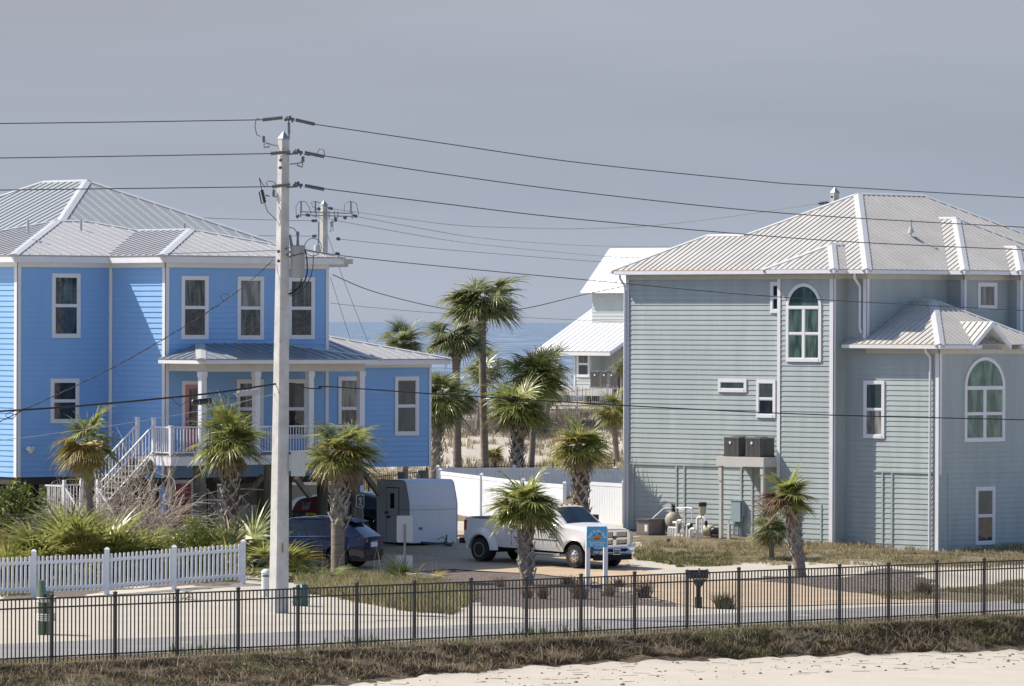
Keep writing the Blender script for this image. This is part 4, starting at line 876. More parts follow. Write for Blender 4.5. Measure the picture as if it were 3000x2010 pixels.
# ================================================================ WHITE ROOFED HOUSE FAR BEHIND
KT = W(1786, 1031, 287); TF = Frame((KT.x, KT.y, 0), R(45)); th = thing('beach_house', 'pale green stilt house with steep white metal roofs beyond the palms', 'house', TF.o, TF.rz)
E1 = Plane(TF, 'u', 0.0); vl = TF.hit(1566, 1030, 0, 0).y; ze = TF.hit(1700, 1029, 0, 0).z
pT = .52; mb = MB(); roof_face(mb, [(0, 0, ze), (0, vl, ze), (8.6, vl, ze + 8.6 * pT), (8.6, 0, ze + 8.6 * pT)], (0, 1, 0), .41, rh=.02); 
r1 = mb.build('roof', white_roof, th); mb = MB(); mb.box(.02, .14, 0, vl, ze - .22, ze - .035); mb.corners([(.1, -.04, ze - .16), (8.6, -.04, ze + 8.5 * pT - .2), (8.6, .0, ze + 8.5 * pT - .2), (.1, 0, ze - .16), (.1, -.04, ze + .03), (8.6, -.04, ze + 8.6 * pT), (8.6, 0, ze + 8.6 * pT), (.1, 0, ze + .03)]); mb.build('fascia', white, r1)
q0 = TF.hit(1699, 858, 0, 2.4); q1 = TF.hit(1800, 858, 0, 2.4); qr = TF.hit(1790, 728, 0, 4.6)
mb = MB(); roof_face(mb, [(2.4, q0.y - 6, q0.z), (2.4, q0.y, q0.z), (qr.x, q0.y, qr.z), (qr.x, q0.y - 6, qr.z)], (0, 1, 0), .41, rh=.02); roof_face(mb, [(2 * qr.x - 2.4, q0.y - 6, q0.z), (2 * qr.x - 2.4, q0.y, q0.z), (qr.x, q0.y, qr.z), (qr.x, q0.y - 6, qr.z)], (0, 1, 0), .41, rh=.02)
r2 = mb.build('roof', white_roof, th)
wu = Plane(TF, 'u', 2.8); mb = MB(); wu.siding(mb, -(q0.y - .5), -(q0.y - 6), ze - .5, q0.z + .02); mb.box(2.81, 2 * qr.x - 2.9, q0.y - 6, q0.y - .5, ze - 1, q0.z + .02); mb.face([(2.8, q0.y - .5, q0.z), (qr.x, q0.y - .5, qr.z - .3), (2 * qr.x - 2.8, q0.y - .5, q0.z)]); mb.build('wall', pale_sid, th)
W1 = Plane(TF, 'u', .45); aL = W1.at(1683, 1100)[0]; aR = W1.at(1733, 1100)[0]; zbT = W1.at(1700, 1156)[1]; W2 = Plane(TF, 'u', 1.4)
mb = MB(); W1.siding(mb, aL, aR, zbT, ze - .1); mb.box(.46, 8, -aR, -aL, zbT, ze - .05); mb.build('wall', pale_sid, th)
mb = MB(); W2.siding(mb, aR - .3, aR + 4, zbT, ze + .3); mb.box(1.41, 8, -aR - 4, -aR, zbT, ze + .2); mb.build('wall', pale_sid, th)
mb = MB(); W1.box(mb, aL - .02, aL + .1, zbT, ze - .1, .027, .04); mb.build('corner_trim', white, th)
win(th, W1, 1691, 1729, 1028, 1105, (pane_b, pane_bd), cas=.05)
mb = MB(); a, z = W1.at(1733, 1135); mb.box(-1.1, 1.4, -(a + 3), -a - .05, z - .04, z); mb.box(-1.13, -1.101, -(a + 3), -a, z - .4, z); mb.build('condenser_shelf', cream, th); zc = z
for i, px in enumerate((1748, 1775, 1797)):
    q = TF.hit(px, 1110, 0, -.6); condenser(TF, -.3, q.y, zc, ('far grey condenser on the shelf of the stilt house nearest its window', 'far grey condenser in the middle of the stilt house shelf', 'far grey condenser half hidden by a palm on the stilt house shelf')[i], .75, .85, 'air conditioner units on the stilt house shelf')
mb = MB(); aD = W1.at(1600, 1140)[0]; zD1 = W1.at(1640, 1135)[1]; W1.box(mb, aD - 1, aL - .03, zD1 - .4, zD1, -2.5, .1); mb.build('deck', cream, th)
mb = MB(); railing(mb, W1.p(aD - 1, 0, .05), W1.p(aL - .1, 0, .05), zD1, 1.0, .13); mb.build('deck_railing', white, th)
for px, o_ in ((1657, .5), (1720, .4), (1640, -3), (1745, -2.5), (1797, -1), (1610, -.5)):
    q = TF.hit(px, 1200, 0, .45 - o_); w_ = TF.wor(q); mb = MB(); mb.tube([(q.x, q.y, h(w_.x, w_.y) - .5), (q.x, q.y, zbT - .02)], .2, 12); mb.build('piling', pileg, th, True)

# ================================================================ FENCES
nP = 17; ff = thing('metal_fence', 'long black metal picket fence running across the whole foreground', 'fence', (FO.x, FO.y, 0), math.atan2(FD.y, FD.x))
Ltot = (FE - FO).length; pw = Ltot / nP
random.seed(1)
for i in range(-5, nP + 7):
    x = i * pw; wp = FO + FD * x; g = h(wp.x, wp.y); jig = random.uniform(-.01, .01); mb = MB()
    mb.box(x - .032, x + .032, -.032, .032, g - .1, g + 1.56 + jig); mb.box(x - .038, x + .038, -.038, .038, g + 1.56 + jig, g + 1.59 + jig); mb.corners([(x - .03, -.03, g + 1.59 + jig), (x + .03, -.03, g + 1.59 + jig), (x + .03, .03, g + 1.59 + jig), (x - .03, .03, g + 1.59 + jig)] + [(x, 0, g + 1.615 + jig)] * 4)
    mb.build('post', blackm, ff)
    if i < nP + 6:
        w2p = FO + FD * (x + pw); g2_ = h(w2p.x, w2p.y); mb = MB(); r1_ = [.19 + jig * .5, 1.3, 1.5]
        for z in r1_: mb.bar((x + .032, 0, g + z), (x + pw - .032, 0, g2_ + z), .028, .034)
        for k in range(1, 16):
            t = k / 16; xx = x + pw * t; z = lerp(g, g2_, t); mb.box(xx - .0115, xx + .0115, -.0115, .0115, z + .06, z + 1.505)
        mb.build('panel', blackm, ff)
# white picket fence
pf = thing('picket_fence', 'white picket fence round the planting bed left of the concrete pole', 'fence', (0, 0, 0))
pts = []
for px, py, hh in ((-120, 1785, 1.36), (99, 1764, 1.36), (313, 1750, 1.34), (510, 1721, 1.26), (712, 1709, 1.28)):
    Yq = 166.3 + (px - 99) * .0078; q = W(px, py, Yq); pts.append((Vector((q.x, q.y, h(q.x, q.y))), hh))
# keep the run nearly straight in plan
A_, B_ = pts[0][0], pts[-1][0]
for i, (q, hh) in enumerate(pts):
    mb = MB(); 
    hh += q.z; mb.box(q.x - .075, q.x + .075, q.y - .075, q.y + .075, q.z - .3, hh); 
    mb.corners([(q.x - .09, q.y - .09, hh), (q.x + .09, q.y - .09, hh), (q.x + .09, q.y + .09, hh), (q.x - .09, q.y + .09, hh), (q.x - .03, q.y - .03, hh + .06), (q.x + .03, q.y - .03, hh + .06), (q.x + .03, q.y + .03, hh + .06), (q.x - .03, q.y + .03, hh + .06)]); mb.build('post', vinyl, pf)
    if i < len(pts) - 1:
        b = pts[i + 1][0]; d = (b - q); Ln = d.length; dn = d / Ln; mb = MB(); n = int(round(Ln / .155))
        for z in (.26, 1.02): mb.bar(q + dn * .075 + Vector((0, 0, z)), b - dn * .075 + Vector((0, 0, z)), .04, .09)
        for k in range(1, n):
            p = q + d * (k / n); nrm = Vector((dn.y, -dn.x, 0)) * .032
            c4 = [p - dn * .038 + nrm, p + dn * .038 + nrm, p + dn * .038 + nrm * .4, p - dn * .038 + nrm * .4]; dz = random.uniform(-.008, .008)
            mb.corners([v + Vector((0, 0, .14)) for v in c4] + [v + Vector((0, 0, 1.17 + dz)) for v in c4])
            tp = [p - dn * .02 + nrm, p + dn * .02 + nrm, p + dn * .02 + nrm * .4, p - dn * .02 + nrm * .4]; mb.corners([v + Vector((0, 0, 1.17 + dz)) for v in c4] + [v + Vector((0, 0, 1.21 + dz)) for v in tp])
        mb.build('panel', vinyl, pf)
# white vinyl privacy fences
def privacy(name, label, P_, hh, postat=None, gate=False):
    t = thing(name, label, 'fence' if not gate else 'gate', (0, 0, 0))
    for i, (a, za) in enumerate(P_):
        mb = MB(); mb.box(a.x - .065, a.x + .065, a.y - .065, a.y + .065, za - .4, za + hh + .06); mb.corners([(a.x - .085, a.y - .085, za + hh + .06), (a.x + .085, a.y - .085, za + hh + .06), (a.x + .085, a.y + .085, za + hh + .06), (a.x - .085, a.y + .085, za + hh + .06)] + [(a.x + sx * .02, a.y + sy * .02, za + hh + .13) for sx, sy in ((-1, -1), (1, -1), (1, 1), (-1, 1))]); mb.build('post', vinyl, t)
        if i < len(P_) - 1:
            b, zb = P_[i + 1]; mb = MB(); d = b - a; Ln = d.length; dn = d / Ln; n = max(2, int(Ln / .15)); up = Vector((0, 0, 1))
            A = Vector((a.x, a.y, za)) + Vector((dn.x, dn.y, 0)) * .065; Bq = Vector((b.x, b.y, zb)) - Vector((dn.x, dn.y, 0)) * .065
            for z in (.1, hh): mb.bar(A + up * (z - .06), Bq + up * (z - .06), .05, .13)
            for k in range(n):
                p0 = A.lerp(Bq, k / n); p1 = A.lerp(Bq, (k + 1) / n); g_ = (p1 - p0) * .04
                s_ = Vector((dn.y, -dn.x, 0)) * .012; q = [p0 + g_ - s_, p1 - g_ - s_, p1 - g_ + s_, p0 + g_ + s_]; mb.corners([v + up * .1 for v in q] + [v + up * (hh - .12) for v in q])
            mb.build('panel', vinyl, t)
    return t
def v2w(px, Y): q = W(px, 1400, Y); return Vector((q.x, q.y))
privacy('privacy_fence', 'white vinyl privacy fence behind the trailer slanting towards the pickup truck', [(v2w(1290, 220), .55), (v2w(1411, 215), .50), (v2w(1533, 211), .42), (v2w(1654, 207.5), .40)], 1.8)
privacy('privacy_fence', 'long white vinyl privacy fence at the back of the yard below the palms', [(v2w(1283, 222), .62), (v2w(1322, 222.3), .62), (v2w(1404, 222.6), .62), (v2w(1506, 222.9), .62), (v2w(1610, 223.2), .62), (v2w(1708, 223.5), .6), (v2w(1803, 223.8), .55), (v2w(1900, 224), .55)], 1.8)
privacy('privacy_fence', 'white vinyl gate panel between the shaggy palm and the sage grey house', [(v2w(1718, 209.2), .52), (v2w(1827, 207.4), .5)], 1.75)
# far black fences, sand fence and boardwalk
def barfence(name, label, P_, hh, m, sp=.11, cat='fence', bw=.02, group=None, lean=0):
    t = thing(name, label, cat, (0, 0, 0), 0, group)
    for i, a in enumerate(P_):
        g = h(a.x, a.y); mb = MB(); mb.box(a.x - .035, a.x + .035, a.y - .035, a.y + .035, g - .2, g + hh + .05); mb.build('post', m, t)
        if i < len(P_) - 1:
            b = P_[i + 1]; gb = h(b.x, b.y); mb = MB(); n = int((b - a).length / sp)
            for z in (.15, hh - .12): mb.bar((a.x, a.y, g + z), (b.x, b.y, gb + z), .03)
            for k in range(1, n):
                q = a.lerp(b, k / n); z = lerp(g, gb, k / n); dx = random.uniform(-lean, lean); dz = random.uniform(-lean, lean) * 1.5
                mb.bar((q.x, q.y, z + .03), (q.x + dx, q.y, z + hh + dz), bw, bw * .5)
            mb.build('panel', m, t)
    return t
barfence('metal_fence', 'low black metal fence seen under the blue house', [v2w(x, Y) for x, Y in ((600, 212), (760, 214), (920, 216), (1080, 219), (1250, 222))], 1.45, blackm, .13)
barfence('metal_fence', 'black metal fence just showing above the white privacy fence', [v2w(x, Y) for x, Y in ((1285, 225), (1450, 225.5), (1620, 226), (1800, 226.5))], 1.28, blackm, .13)
sand_w = mat('sand_fence_wood', (.72, .65, .58), .9, .25, 3)
barfence('sand_fence', 'leaning wooden slat sand fence along the dune crest', [v2w(x, Y) for x, Y in ((1270, 262), (1340, 263), (1420, 264), (1500, 265), (1590, 265.5), (1690, 266), (1780, 266.5), (1860, 267))], 1.35, sand_w, .1, 'fence', .045, None, .05)
bd = thing('boardwalk', 'weathered wooden boardwalk with square lattice railing behind the sand fence', 'boardwalk', (0, 0, 0))
mb = MB(); zbw = 3.0; a = W(1290, 1200, 276); b = W(1860, 1200, 276); mb.box(a.x, b.x, 275.2, 276.8, zbw - .15, zbw); mb.build('walkway', woodg, bd)
mb = MB()
for i in range(0, 11):
    x = lerp(a.x, b.x, i / 10); mb.box(x - .06, x + .06, 275.1, 275.2, zbw - 1.4, zbw + 1.1)
mb.bar((a.x, 275.15, zbw + 1.1), (b.x, 275.15, zbw + 1.1), .12, .05); mb.bar((a.x, 275.15, zbw + .2), (b.x, 275.15, zbw + .2), .04, .09); mb.bar((a.x, 275.15, zbw + .9), (b.x, 275.15, zbw + .9), .04, .09)
for i in range(44): x = lerp(a.x, b.x, i / 44); mb.bar((x, 275.15, zbw + .2), (x, 275.15, zbw + .9), .035)
mb.build('boardwalk_railing', woodg, bd)
# low white pool wall under the blue house
wl = MB(); q0 = W(560, 1420, 208); q1 = W(1000, 1420, 210); wl.corners([(q0.x, q0.y, 0), (q1.x, q1.y, 0), (q1.x, q1.y + .25, 0), (q0.x, q0.y + .25, 0), (q0.x, q0.y, 2.25), (q1.x, q1.y, 2.25), (q1.x, q1.y + .25, 2.25), (q0.x, q0.y + .25, 2.25)])
for i in range(len(wl.v)):
    if wl.v[i][2] > 1: wl.v[i] = (wl.v[i][0], wl.v[i][1], 2.1)
pwt = thing('pool_wall', 'dim board wall with pale coping seen between the pilings under the blue house', 'wall')
wl.build('boarding', acgrey, pwt); wc_ = MB(); wc_.bar((q0.x, q0.y + .1, 2.16), (q1.x, q1.y + .1, 2.16), .4, .12); wc_.build('coping', cream, pwt)
# ================================================================ UTILITY POLES
YP = 158.0
pb = Gz(816, 1796, 0); YP = pb.y
def PW(px, py, Y=None): return W(px, py, Y or YP)
up1 = thing('utility_pole', 'tall square concrete utility pole in front of the blue house carrying transformer and covered lines', 'utility pole', (pb.x, YP, 0))
ptop = PW(831, 410)
def L0(p, t): return Vector(p) - t.location
def sqpole(root, top, wb, wt, rot, m, capm, base=-.4, bx=None):
    mb = MB(); c = []
    T = L0(top, root); b = Vector((0, 0, base))
    for o, w in ((b, wb), (T, wt)):
        for k in range(4):
            for dk in (-.12, .12):
                t = rot + math.pi / 4 + k * math.pi / 2 + dk; c.append(o + Vector((math.cos(t), math.sin(t), 0)) * w * .7071)
    n0 = len(mb.v); mb.v += [tuple(q) for q in c]
    for j in range(8): mb.f.append((j, (j + 1) % 8, 8 + (j + 1) % 8, 8 + j)); mb.m.append(0)
    mb.f.append(tuple(range(8, 16))); mb.m.append(0); sh_ = mb.build('shaft', m, root)
    mb = MB(); w = wt * 1.12; q = [T + Vector((math.cos(rot + math.pi / 4 + k * math.pi / 2), math.sin(rot + math.pi / 4 + k * math.pi / 2), 0)) * w * .7071 for k in range(4)]
    mb.corners(q + [v + Vector((0, 0, .04)) for v in q]); q2 = [v + Vector((0, 0, .041)) for v in q]; ap = T + Vector((0, 0, wt * 1.15))
    for k in range(4): mb.face([q2[k], q2[(k + 1) % 4], ap])
    mb.build('pole_cap', capm, root)
sqpole(up1, ptop, .40, .225, R(38), concr, steel)
def cluster(px, py):
    mb = MB()
    for dx, dz, s in ((-.1, 0, .09), (0, .02, .11), (.1, 0, .09), (.02, .08, .06), (-.06, .07, .05), (.08, -.06, .05)):
        q = L0(PW(px, py, YP - .3) + Vector((dx, 0, dz)), up1); mb.lathe(q - Vector((s / 2, 0, 0)), (1, 0, 0), [(s * .45, 0), (s * .62, .03), (s * .4, s)], 8)
    return mb
def covers(l0, l1, c, r0, r1, pin=None):
    mb = cluster(*c)
    for a, b in ((l0, l1), (r0, r1)): a_, b_ = L0(PW(*a, YP - .3), up1), L0(PW(*b, YP - .3), up1); mb.bar(a_, b_, .055, .075); mb.tube([a_, b_], .05, 8)
    if pin:
        A, Bq = L0(PW(*pin[0], YP - .3), up1), L0(PW(*pin[1], YP - .15), up1); mb.tube([A, Bq], .022, 6)
        for i in range(7): q = A.lerp(Bq, .12 + i * .1); mb.lathe(q, (0, 0, 1), [(.05, -.008), (.05, .008)], 10)
    mb.build('insulator', dsteel, up1)
covers((769, 351), (828, 344.5), (848, 350), (866, 351), (922, 364), ((846, 356), (847, 402)))
covers((793, 450), (850, 444), (872, 447), (893, 447), (950, 459), ((872, 450), (840, 452)))
covers((797, 547), (850, 540), (872, 543), (893, 544), (950, 555), ((870, 547), (840, 549)))
def cutout(arm, body, fuse=None):
    mb = MB(); mb.tube([L0(PW(*p), up1) for p in arm], .022, 6); mb.build('cutout_arm', steel, up1)
    mb = MB(); A, Bq = [L0(PW(*p), up1) for p in body]; mb.tube([A, Bq], .03, 8)
    for i in range(5): q = A.lerp(Bq, .15 + i * .17); mb.lathe(q, (Bq - A), [(.05, -.01), (.05, .01)], 10)
    if fuse: mb.tube([L0(PW(*p), up1) for p in fuse], .02, 6)
    mb.build('fuse_cutout', porc, up1)
cutout([(838, 428), (800, 425), (778, 419)], [(772, 398), (773, 418)], [(774, 420), (773, 432), (790, 430)])
cutout([(850, 481), (872, 479), (886, 475)], [(888, 458), (887, 476)], [(886, 476), (886, 490), (870, 484)])
cutout([(838, 577), (805, 576), (798, 574)], [(802, 555), (801, 576)], [(790, 575), (778, 572)])
mb = MB(); A, Bq = L0(PW(767, 556), up1), L0(PW(776, 594), up1); mb.tube([A, Bq], .035, 8)
for i in range(6): mb.lathe(A.lerp(Bq, .1 + .15 * i), Bq - A, [(.055, -.012), (.055, .012)], 10)
mb.tube([L0(PW(759, 562), up1), L0(PW(766, 596), up1), L0(PW(776, 594), up1)], .018, 6); mb.build('fuse_cutout', blackm, up1)
for a in (([(759, 521), (764, 540), (766, 556)]), ([(759, 521), (770, 541), (779, 549)]), [(786, 548), (779, 536), (788, 530), (802, 533), (809, 541)], [(776, 597), (784, 620), (805, 640), (840, 663), (862, 670), (873, 686)], [(763, 400), (752, 395), (747, 370), (750, 350), (756, 346), (762, 352)], [(925, 460), (936, 436), (949, 440), (951, 458)], [(890, 452), (905, 456), (925, 448)]):
    mb = MB(); mb.tube([L0(PW(*p), up1) for p in a], .011, 5); mb.build('jumper_wire', wire_b, up1)
# transformer
c = L0(PW(872, 814), up1); zt1 = L0(PW(872, 722), up1).z; mb = MB(); mb.lathe((c.x, c.y, c.z), (0, 0, 1), [(.19, 0), (.205, .03), (.205, zt1 - c.z - .05), (.215, zt1 - c.z - .05), (.215, zt1 - c.z - .01), (.17, zt1 - c.z + .03)], 24)
mb.build('transformer', mat('transformer_grey', (.34, .345, .34), .5, .06, 2), up1, True); hh = zt1 - c.z
tf = MB(); tf.lathe((c.x, c.y, zt1), (0, 0, 1), [(.05, 0), (.035, .1), (.045, .12), (.03, .2), (.04, .22), (.028, .3), (.05, .32), (.045, .4), (.02, .42)], 10); tf.lathe((c.x - .17, c.y, zt1), Vector((-.15, 0, 1)), [(.045, 0), (.03, .3), (.04, .33)], 10); tf.build('bushing', porc, up1, True)
mb = MB(); mb.box(c.x - .38, c.x - .15, c.y - .05, c.y + .05, zt1 - .2, zt1 - .12); mb.box(c.x - .38, c.x - .15, c.y - .05, c.y + .05, c.z + .15, c.z + .22); mb.build('transformer_bracket', steel, up1)
for a, r_ in (([(894, 730), (900, 760), (901, 800), (895, 820), (880, 842), (860, 855), (846, 862)], .02), ([(919, 745), (918, 780), (912, 810), (895, 840), (870, 862), (850, 868)], .012), ([(884, 815), (880, 835), (866, 848), (850, 851)], .012), ([(847, 752), (865, 748), (890, 742)], .012), ([(886, 818), (876, 845), (862, 858), (848, 864)], .012)):
    mb = MB(); mb.tube([L0(PW(*p), up1) + Vector((0, -.2, 0)) for p in a], r_, 6); mb.build('service_lead', wire_b, up1)
mb = MB(); q = L0(PW(917, 724), up1); mb.tube([q + Vector((math.cos(t / 20 * 2 * math.pi) * .235, 0, math.sin(t / 20 * 2 * math.pi) * .25)) for t in range(21)], .011, 5, False); mb.build('coiled_lead', wire_b, up1)
c = L0(PW(873, 1395), up1); t_ = L0(PW(873, 1325), up1); mb = MB(); mb.box(c.x - .19, c.x + .2, c.y - .13, c.y + .13, c.z, t_.z); mb.box(c.x - .21, c.x + .22, c.y - .15, c.y + .15, t_.z, t_.z + .03); mb.box(c.x - .26, c.x - .19, c.y - .1, c.y + .1, c.z + .15, t_.z - .1); mb.build('equipment_box', mat('box_grey', (.43, .46, .44), .5, .05), up1)
mb = MB()   # bolts, ground plate, tag strips on the shaft
for px, py, s in ((823, 470, .05), (822, 492, .05), (839, 728, .045), (842, 746, .05), (817, 737, .05), (817, 765, .05), (833, 700, .02), (821, 1000, .02), (818, 1150, .02)): q = L0(PW(px, py), up1); mb.lathe(q + Vector((0, -.24, 0)), (0, -1, 0), [(s, 0), (s, .03), (s * .5, .05)], 8)
mb.build('bolt', dsteel, up1)
mb = MB(); q = L0(PW(829, 1590), up1); q2 = L0(PW(829, 1618), up1); mb.box(q.x - .02, q.x + .02, -.235, -.225, q2.z, q.z); mb.build('pole_tag', mat('rust_tag', (.30, .17, .07), .8), up1)
# second pole, with crossarm, behind the blue house
Y2 = 222.0; g = Gz(949, 1450, 0); b2 = W(949, 1300, Y2); up2 = thing('utility_pole', 'concrete utility pole with steel crossarm rising behind the blue house', 'utility pole', (b2.x, Y2, 0))
def P2w(px, py, dy=0): return L0(W(px, py, Y2 + dy), up2)
sqpole(up2, W(949, 603, Y2), .30, .20, R(38), concr, steel)
mb = MB(); a, b = P2w(881, 625, -.2), P2w(1032, 630, -.2)
for s_ in (-.06, .06): mb.bar(a + Vector((0, 0, s_)), b + Vector((0, 0, s_)), .06, .045)
for t in (0, .3, .55, .72, 1): q = a.lerp(b, t); mb.box(q.x - .025, q.x + .025, q.y - .04, q.y + .04, q.z - .15, q.z + .12)
mb.build('crossarm', steel, up2)
for px in (882, 924, 1028):
    mb = MB(); A, Bq = P2w(px, 624, -.2), P2w(px, 590, -.2); mb.tube([A, Bq], .02, 6)
    for i in range(6): mb.lathe(A.lerp(Bq, .15 + i * .15), (0, 0, 1), [(.045, -.012), (.045, .012)], 10)
    mb.build('pin_insulator', dsteel, up2)
for a, b in (((895, 629), (910, 632)), ((961, 609), (976, 612)), ((1034, 631), (1048, 635)), ((868, 638), (876, 629)), ((931, 615), (938, 609)), ((1006, 640), (1016, 636)), ((982, 636), (984, 650)), ((912, 647), (930, 647)), ((914, 692), (928, 691)), ((985, 699), (997, 701)), ((982, 742), (996, 745))):
    A, Bq = P2w(*a, -.2), P2w(*b, -.2); mb = MB(); mb.tube([A, Bq], .035, 8)
    for i in range(4): mb.lathe(A.lerp(Bq, .2 + .2 * i), Bq - A, [(.065, -.015), (.065, .015)], 10)
    mb.build('strain_insulator', dsteel, up2)
for P_ in ([(868, 636), (867, 605), (876, 590), (884, 590)], [(884, 589), (896, 592), (906, 608), (912, 626)], [(924, 590), (912, 593), (916, 606), (930, 615)], [(925, 590), (935, 594), (962, 608)], [(1008, 622), (1009, 600), (1022, 590), (1028, 590)], [(1030, 590), (1044, 596), (1051, 630)], [(980, 617), (980, 636), (988, 648)], [(965, 650), (972, 660), (966, 680), (976, 676), (975, 655)]):
    mb = MB(); mb.tube([P2w(*p, -.25) for p in P_], .012, 5); mb.build('jumper_wire', wire_d, up2)
mb = MB(); c = P2w(929, 760, -.35); mb.lathe(c, (0, 0, 1), [(.12, 0), (.13, .5), (.11, .56)], 16); mb.build('transformer', mat('transformer_pale', (.50, .51, .50), .5, .04), up2, True)
mb = MB(); mb.bar(P2w(934, 650, -.16), P2w(932, 760, -.16), .07, .05); mb.lathe(P2w(970, 665, -.25), (.25, 0, 1), [(.03, 0), (.055, .06), (.055, .2), (.03, .25)], 8); mb.build('riser', steel, up2)
# third pole
Y3 = 232.0; b3 = W(2446, 1000, Y3); up3 = thing('utility_pole', 'concrete utility pole top showing above the cream roof of the grey house', 'utility pole', (b3.x, Y3, 0))
sqpole(up3, W(2446, 567, Y3), .38, .25, R(38), concr, steel)
mb = MB(); A, Bq = L0(W(2430, 593, Y3 - .2), up3), L0(W(2396, 597, Y3 - .2), up3); mb.tube([A, Bq], .03, 8)
for i in range(5): mb.lathe(A.lerp(Bq, .2 + .15 * i), Bq - A, [(.085, -.02), (.085, .02)], 10)
A, Bq = L0(W(2458, 588, Y3 - .2), up3), L0(W(2470, 592, Y3 - .2), up3); mb.tube([A, Bq], .06, 8); mb.build('strain_insulator', dsteel, up3)
mb = MB(); q = L0(W(2437, 577, Y3 - .25), up3); mb.lathe(q, (0, -1, 0), [(.05, 0), (.05, .05)], 8); mb.build('bolt', dsteel, up3)
# ---- wires: every line is a thing of its own, hung between real points
def wire(label, pts, r, m, n=6, name='power_line', cat='wire', twist=0):
    # pts: (px, py, Y); smoothed so that the span sags evenly
    P_ = [W(*p) for p in pts]; out = []
    for i in range(len(P_) - 1):
        p0 = P_[max(i - 1, 0)]; p1 = P_[i]; p2 = P_[i + 1]; p3 = P_[min(i + 2, len(P_) - 1)]
        for k in range(8):
            t = k / 8; out.append(.5 * ((2 * p1) + (p2 - p0) * t + (2 * p0 - 5 * p1 + 4 * p2 - p3) * t * t + (3 * p1 - p0 - 3 * p2 + p3) * t ** 3))
    out.append(P_[-1]); o0 = out[0].copy(); mb = MB(); mb.tube([p - o0 for p in out], r, n)
    if twist:
        o2 = []; 
        for i in range(len(out) - 1):
            for k in range(4): o2.append(out[i].lerp(out[i + 1], k / 4))
        mb.tube([p - o0 + Vector((0, math.cos(i * .9) * r * 1.6, math.sin(i * .9) * r * 1.6)) for i, p in enumerate(o2)], r * .8, 5)
    o = mb.build(name, m, None, True, loc=o0); return tag(o, label, cat)
def yL(px):   # depth along the street line of poles, for a picture column
    k = (px - 1500) / FPX; t = (k * YP - pb.x) / (.75 - .65 * k); return YP + .65 * t
def sp(pts): return [(px, py, yL(px)) for px, py in pts]
wire('top dark overhead line running left from the concrete pole', sp([(-120, 363), (0, 362), (400, 357), (770, 351)]), .014, wire_d)
wire('top dark overhead line running right from the concrete pole', sp([(921, 364), (1300, 420), (1700, 477), (2216, 530), (2400, 544), (3000, 579), (3150, 586)]), .014, wire_d)
wire('middle dark overhead line running left from the concrete pole', sp([(-120, 464), (0, 463), (400, 457), (795, 450)]), .014, wire_d)
wire('middle dark overhead line running right from the concrete pole', sp([(950, 457), (1300, 510), (1700, 563), (2300, 625), (3000, 666), (3150, 673)]), .014, wire_d)
wire('third dark overhead line running left from the concrete pole', sp([(-120, 559), (0, 557), (400, 552), (797, 547)]), .014, wire_d)
wire('third dark overhead line running right from the concrete pole', sp([(950, 553), (1300, 597), (1700, 643), (2400, 703), (3000, 732), (3150, 738)]), .014, wire_d)
wire('thin overhead neutral line crossing the blue house roof edge', sp([(490, 743), (650, 739), (838, 733)]), .008, wire_d)
wire('grey neutral line sagging right from the transformer across the grey wall', sp([(893, 731), (1016, 751), (1300, 781), (1770, 825), (2280, 870), (3000, 910), (3150, 917)]), .012, wire_d)
wire('thick black communication cable running left from the concrete pole', sp([(-120, 1214), (0, 1205), (200, 1192), (499, 1165), (650, 1148), (799, 1126), (835, 1122)]), .026, wire_b, 8, 'communication_cable', 'cable')
wire('black communication cable running right from the concrete pole across both houses', sp([(835, 1122), (870, 1125), (900, 1137), (940, 1138), (965, 1133), (1300, 1156), (1900, 1192), (2400, 1215), (3000, 1230), (3150, 1233)]), .017, wire_b, 8, 'communication_cable', 'cable')
wire('twisted grey service cable rising diagonally across the blue wall', [(-60, 1262, 152.5), (0, 1235, 152.9), (86, 1194, 153.6), (331, 1077, 155.2), (551, 950, 156.8), (700, 850, 157.8), (800, 762, YP)], .011, wire_d, 6, 'service_cable', 'cable', 1)
wire('thin shiny guy wire crossing the lower blue wall', [(-60, 1302, 152.5), (0, 1291, 152.9), (344, 1244, 155.2), (600, 1200, 157), (815, 1152, YP)], .008, wire_l, 5)
wire('pale line from the crossarm sagging up to the farthest pole', [(976, 612, 221.5), (1300, 656, 224), (1500, 667, 225.5), (1700, 670, 227), (1882, 663, 228.5), (2100, 640, 230), (2396, 597, 231.5)], .017, wire_l)
wire('middle pale line from the crossarm passing behind the white roof', [(1048, 635, 221.5), (1300, 681, 226), (1435, 700, 230), (1700, 719, 238), (1960, 723, 246)], .017, wire_l)
wire('lowest pale line from the crossarm passing behind the white roof', [(910, 632, 221.5), (1287, 700, 228), (1500, 726, 234), (1770, 751, 242), (1900, 756, 246)], .017, wire_l)
wire('thin grey line from the far pole passing over the palms', [(997, 701, 221.8), (1300, 731, 229), (1756, 767, 242), (1850, 770, 244)], .009, wire_d)
wire('thin grey line left of the far pole high over the blue roof', [(585, 638, 214), (700, 642, 216), (912, 647, 221.5)], .009, wire_d)
wire('thin grey line left of the far pole just above the roof edge', [(700, 691, 217), (800, 691, 219), (914, 692, 221.5)], .009, wire_d)
wire('twisted dark service drop sagging past the palm tops to the white roofed house', [(975, 805, 222), (1100, 856, 231), (1300, 904, 244), (1435, 912, 254), (1546, 902, 262), (1703, 865, 274), (1832, 838, 286)], .02, wire_d, 6, 'service_cable', 'cable')
wire('faint line just above the sea horizon behind the palms', [(968, 888, 222), (1100, 902, 230), (1300, 918, 243), (1700, 938, 270), (1850, 944, 280)], .009, wire_d)
